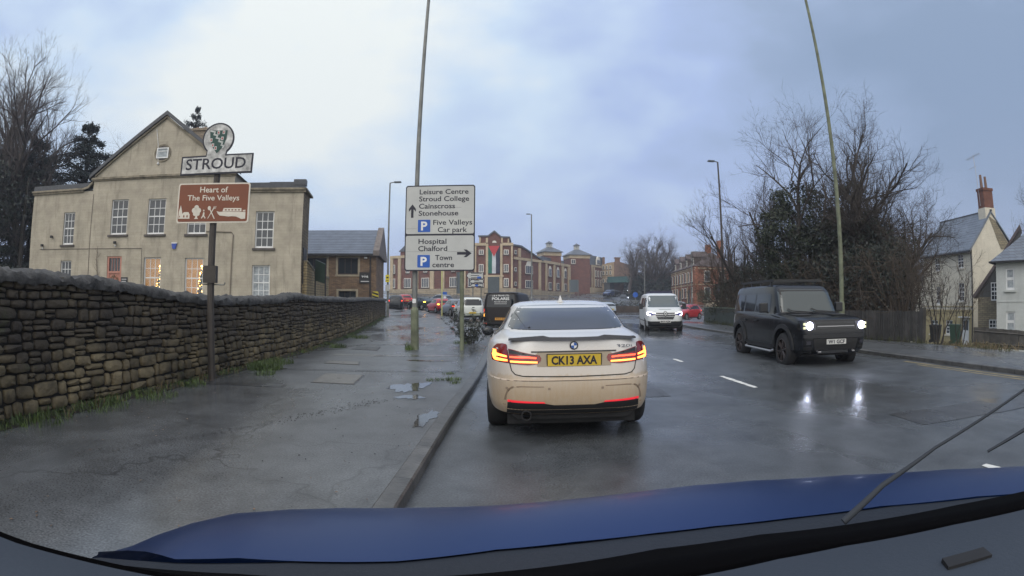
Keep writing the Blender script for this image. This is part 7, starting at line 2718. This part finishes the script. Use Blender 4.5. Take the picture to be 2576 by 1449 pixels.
# shrub at the foot of the second sign post
sh = empty('roadside_shrub', (-1.30, 16.75, .09), 0, 'scruffy small leaved shrub at the foot of the large sign right post', 'shrub')
b, b3 = MB(), MB()
rr = random.Random(70)
for i in range(34):
    a = rr.uniform(0, 6.28)
    q = rr.uniform(.0, .25)
    L = rr.uniform(.5, 1.25)
    p = Vector((cos(a) * q, sin(a) * q, 0))
    d = Vector((cos(a) * rr.uniform(.1, .9), sin(a) * rr.uniform(.1, .7), 1)).normalized()
    pts = [p]
    for k in range(5):
        d = (d + Vector((rr.gauss(0, .13), rr.gauss(0, .13), -.05))).normalized()
        pts.append(pts[-1] + d * L / 5)
    b.tube(pts, [.008, .007, .006, .005, .004, .002], 4, caps=False)
    for pt_ in pts[1:]:
        for k in range(4):
            e = Vector((rr.gauss(0, 1), rr.gauss(0, 1), rr.gauss(.2, .6))).normalized()
            b.tube([pt_, pt_ + e * .09], [.003, .002], 3, caps=False)
            for j in range(3):
                c0 = pt_ + e * rr.uniform(.02, .11) + Vector((rr.gauss(0, .02), rr.gauss(0, .02), rr.gauss(0, .02)))
                v = Vector((rr.gauss(0, 1), rr.gauss(0, 1), rr.gauss(0, 1))).normalized() * rr.uniform(.016, .034)
                w = v.orthogonal() * .5
                b3.add([c0 - v, c0 + w, c0 + v, c0 - w], [(0, 1, 2, 3)])
b.build('stems', mTwig, sh)
b3.build('leaves', M('small_dark_leaves', (.022, .030, .018), .5, island=.6), sh)

# ---- left hand trees
gL = 'trees behind the left wing of the limestone house'
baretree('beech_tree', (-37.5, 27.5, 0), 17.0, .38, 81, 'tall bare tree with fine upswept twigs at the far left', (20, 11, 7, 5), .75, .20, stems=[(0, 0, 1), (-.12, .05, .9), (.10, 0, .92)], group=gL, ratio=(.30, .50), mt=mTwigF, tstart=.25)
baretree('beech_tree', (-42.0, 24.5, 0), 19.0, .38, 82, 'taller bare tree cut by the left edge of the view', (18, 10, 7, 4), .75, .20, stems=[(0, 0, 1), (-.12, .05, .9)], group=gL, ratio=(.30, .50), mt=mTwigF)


def cedar(name, loc, h, rad, z0, seed, label, nt=9, group=None, per=260, mat=None):
    t = empty(name, loc, 0, label, 'tree', group)
    rr = random.Random(seed)
    b = MB()
    b.tube([(0, 0, -.3), (.2, 0, h * .5), (.1, 0, h * .93)], [.5 * h / 16, .35 * h / 16, .08], 8)
    f = MB()
    for i in range(nt):
        u = i / (nt - 1)
        z = z0 + (h - z0) * u
        R_ = rad * (1 - u ** 1.6 * .85) * rr.uniform(.8, 1.1)
        nb = 7 if u < .8 else 4
        a0 = rr.uniform(0, 6)
        for k in range(nb):
            a = a0 + 2 * pi * k / nb + rr.uniform(-.3, .3)
            L = R_ * rr.uniform(.7, 1.1)
            tip = Vector((cos(a) * L, sin(a) * L, z + rr.uniform(-.2, .5) - .12 * L))
            b.tube([(0, 0, z - .4), (cos(a) * L * .5, sin(a) * L * .5, z + .2), tip], [.11 * h / 16, .07, .02], 4, caps=False)
            for j in range(4):
                s_ = (j + 1) / 4
                c0 = Vector((cos(a) * L * s_, sin(a) * L * s_, z + .2 - .12 * L * s_))
                leafmass(f, c0, (L * .27, L * .27, .42), int(per * (.4 + .6 * s_) * .8), .105, rr, .1, 0, .6, .5)
    b.build('trunk', mBark, t, smooth=60)
    f.build('crown', mat or mCedar, t)
    return t


cedar('cedar_tree', (-35.5, 32.5, 0), 15.6, 6.2, 7.0, 91, 'dark cedar with layered boughs rising behind the left wing of the limestone house', 9, gL)
cedar('cedar_tree', (-38.2, 28.8, 0), 13.6, 6.0, 4.0, 98, 'dark cedar directly behind the left wing parapet of the limestone house', 9, gL)
cedar('cedar_tree', (-43.0, 30.5, 0), 15.5, 6.0, 4.0, 92, 'second dark cedar behind the bare trees at the far left', 9, gL)
t = empty('evergreen_hedge', (-37, 22.5, 0), 0, 'dark evergreen mass filling the gap left of the limestone house', 'hedge')
b = MB()
rr = random.Random(93)
for i in range(95):
    x, y = rr.uniform(-8, 5.5), rr.uniform(-6, 6)
    if x > 3.5 and y < 3:
        continue
    leafmass(b, (x, y, rr.uniform(.5, 10.5) - abs(x) * .15), (1.7, 1.7, 1.4), 210, .17, rr, .3, 0, 0, .5)
b.build('foliage', mDarkG, t)
b = MB()
for x, y in ((-4, 0), (-1, 2), (2, 3), (-6, -2), (.5, -1)):
    b.tube([(x, y, -.2), (x + .2, y, 5), (x + .4, y, 10)], [.28, .2, .1], 7)
b.build('trunks', mBark, t)
t = empty('clipped_bush', (-23.2, 15.9, 0), 0, 'low round dark bush behind the near end of the stone wall', 'bush')
b = MB()
leafmass(b, (0, 0, 1.6), (1.3, 1.3, 1.3), 2600, .07, rr, .75, 0, 0, .12)
b.build('foliage', mDarkG, t)
MB().tube([(0, 0, -.1), (0, 0, 1.4)], .12, 6).build('stem', mBark, t)
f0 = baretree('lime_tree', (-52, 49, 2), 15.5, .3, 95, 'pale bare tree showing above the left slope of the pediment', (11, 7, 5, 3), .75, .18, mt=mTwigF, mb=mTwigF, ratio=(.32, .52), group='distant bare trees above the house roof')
copytree(f0, (-47.5, 52, 3), 1.3, .98, 'bare tree close against the left slope of the pediment')
copytree(f0, (-57, 45.5, 1), 2.6, .92, 'faint bare tree between the cedar and the pediment')
cedar('pine_tree', (-42.8, 59.1, 3), 24.2, 2.6, 19.0, 96, 'flat topped pine showing above the roof beside the chimney', 6, None, 75)
cedar('pine_tree', (-45.0, 60.0, 2), 22.6, 2.6, 18.0, 97, 'lower pine behind the chimney stack', 5, None, 75)

# ---- far trees by the bridge
gF = 'bare trees above the railway bridge'
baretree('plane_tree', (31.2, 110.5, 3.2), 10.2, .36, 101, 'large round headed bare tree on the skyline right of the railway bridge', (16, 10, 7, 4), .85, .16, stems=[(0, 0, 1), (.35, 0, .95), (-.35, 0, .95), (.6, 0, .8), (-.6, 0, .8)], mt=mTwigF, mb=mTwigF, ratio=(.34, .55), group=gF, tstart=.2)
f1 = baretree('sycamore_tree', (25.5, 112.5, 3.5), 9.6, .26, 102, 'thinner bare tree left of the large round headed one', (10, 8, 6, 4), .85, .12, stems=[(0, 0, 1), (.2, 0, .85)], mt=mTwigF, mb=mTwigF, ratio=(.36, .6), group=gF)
copytree(f1, (28.2, 114.5, 3.6), 2.0, 1.02, 'bare tree just left of the large round headed one')
copytree(f1, (36.4, 112, 3.0), 4.0, .95, 'bare tree between the large round headed one and the orange brick terrace')
b = MB()
rr = random.Random(104)
for i in range(85):
    az = radians(rr.uniform(13.2, 18.2))
    D = rr.uniform(112, 132)
    x, y = D * sin(az), D * cos(az)
    leafmass(b, (x, y, rr.uniform(1.5, 7.8)), (2.2, 2.2, 1.6), 70, .40, rr, .3, 0, 0, .5)
b.build('embankment_scrub', M('blue_green_scrub', (.026, .036, .033), .8, island=.4), kind='stuff', label='dark scrub covering the railway embankment beside the bridge', cat='undergrowth')
b = MB()
leafmass(b, (0, 0, 1.1), (1.6, 1.2, 1.2), 1500, .10, rr, .5, 0, 0, .25)
t = empty('garden_bush', (30.9, 80.2, 1.2), 0, 'green bush in front of the orange brick terrace', 'bush')
b.build('foliage', mBush, t)
MB().tube([(0, 0, -.9), (0, 0, .6)], .06, 5).build('stem', mBark, t)
t = empty('planter_shrubs', (11.6, 66.5, Z(11.6, 66.5)), 0, 'dark low shrubs behind the planter wall in the junction', 'shrub')
b = MB()
for k in range(10):
    leafmass(b, (-4 + k * 1.1, .4, .9), (.8, .5, .6), 160, .11, rr, .4)
b.build('foliage', mDarkG, t)
# tree behind the pale house
baretree('garden_tree', (44, 29.0, -2.5), 10.5, .24, 111, 'bare tree rising behind the pale house at the right edge', (12, 8, 6, 3), .75, .18, ratio=(.34, .56), mt=mTwig)
# brick house glimpsed behind the thicket
gh2 = empty('brick_villa', (38.5, 47, -2), radians(-40), 'red brick house mostly hidden behind the right hand thicket', 'house')
MB().prism([(-3.5, 0), (3.5, 0), (3.5, 8.4), (0, 10.6), (-3.5, 8.4)], 0, 7).build('wall', mRed, gh2, recalc=True)
MB().prism([(-3.9, 8.1), (0, 10.6), (3.9, 8.1), (3.9, 8.35), (0, 10.85), (-3.9, 8.35)], -.3, 7.3).build('roof', mTile, gh2, recalc=True)
for x in (-1.8, 1.8):
    for z in (2, 5.2):
        window(gh2, x - .5, x + .5, z, z + 1.7, 1, 2, y=-.08, bar=.05)

# ------------------------------------------------------------------ damp air
hzm = bpy.data.materials.new('damp_air')
hzm.use_nodes = True
t = hzm.node_tree
t.nodes.clear()
o_ = t.nodes.new('ShaderNodeOutputMaterial')
pv = t.nodes.new('ShaderNodeVolumePrincipled')
pv.inputs['Color'].default_value = (.80, .86, 1, 1)
pv.inputs['Density'].default_value = .0009
lk(t, pv.outputs[0], o_.inputs['Volume'])
setprops(MB().box(-720, 720, -520, 920, -8, 30).build('haze', hzm), None, None, None, 'stuff')


# ------------------------------------------------------------------ pieces that can be told apart become parts of their own
def split_islands(o, newname):
    me = o.data
    n = len(me.vertices)
    par = list(range(n))

    def fd(a):
        while par[a] != a:
            par[a] = par[par[a]]
            a = par[a]
        return a
    for p_ in me.polygons:
        v = p_.vertices
        for k in v[1:]:
            par[fd(k)] = fd(v[0])
    groups_ = {}
    for p_ in me.polygons:
        groups_.setdefault(fd(p_.vertices[0]), []).append(p_)
    if len(groups_) < 2:
        return
    for fs in groups_.values():
        idx = {}
        vs, out, mi = [], [], []
        for p_ in fs:
            f = []
            for k in p_.vertices:
                if k not in idx:
                    idx[k] = len(vs)
                    vs.append(tuple(me.vertices[k].co))
                f.append(idx[k])
            out.append(f)
            mi.append(p_.material_index)
        m2 = bpy.data.meshes.new(newname)
        m2.from_pydata(vs, [], out)
        for mm in me.materials:
            m2.materials.append(mm)
        m2.polygons.foreach_set('material_index', mi)
        o2 = bpy.data.objects.new(newname, m2)
        COL.objects.link(o2)
        o2.parent = o.parent
        o2.matrix_basis = o.matrix_basis.copy()
    for ch in list(o.children):
        ch.parent = o.parent
    bpy.data.objects.remove(o)


for nm, new in (('parapet', 'parapet'), ('chimney_pots', 'chimney_pot'), ('fairy_lights', 'fairy_light'), ('berries', 'berry'), ('curtain', 'curtain'), ('arrow', 'arrow'), ('panel_joint', 'panel_joint'),
                ('rail', 'rail'), ('marks', 'mark'), ('marker_lights', 'marker_light'), ('chimney', 'chimney'), ('trunks', 'trunk')):
    for o in [o for o in bpy.data.objects if o.type == 'MESH' and o.name.split('.')[0] == nm and o.parent and not (nm == 'chimney' and o.children)]:
        if nm == 'chimney' and o.parent.name == 'roof':
            continue
        split_islands(o, new)
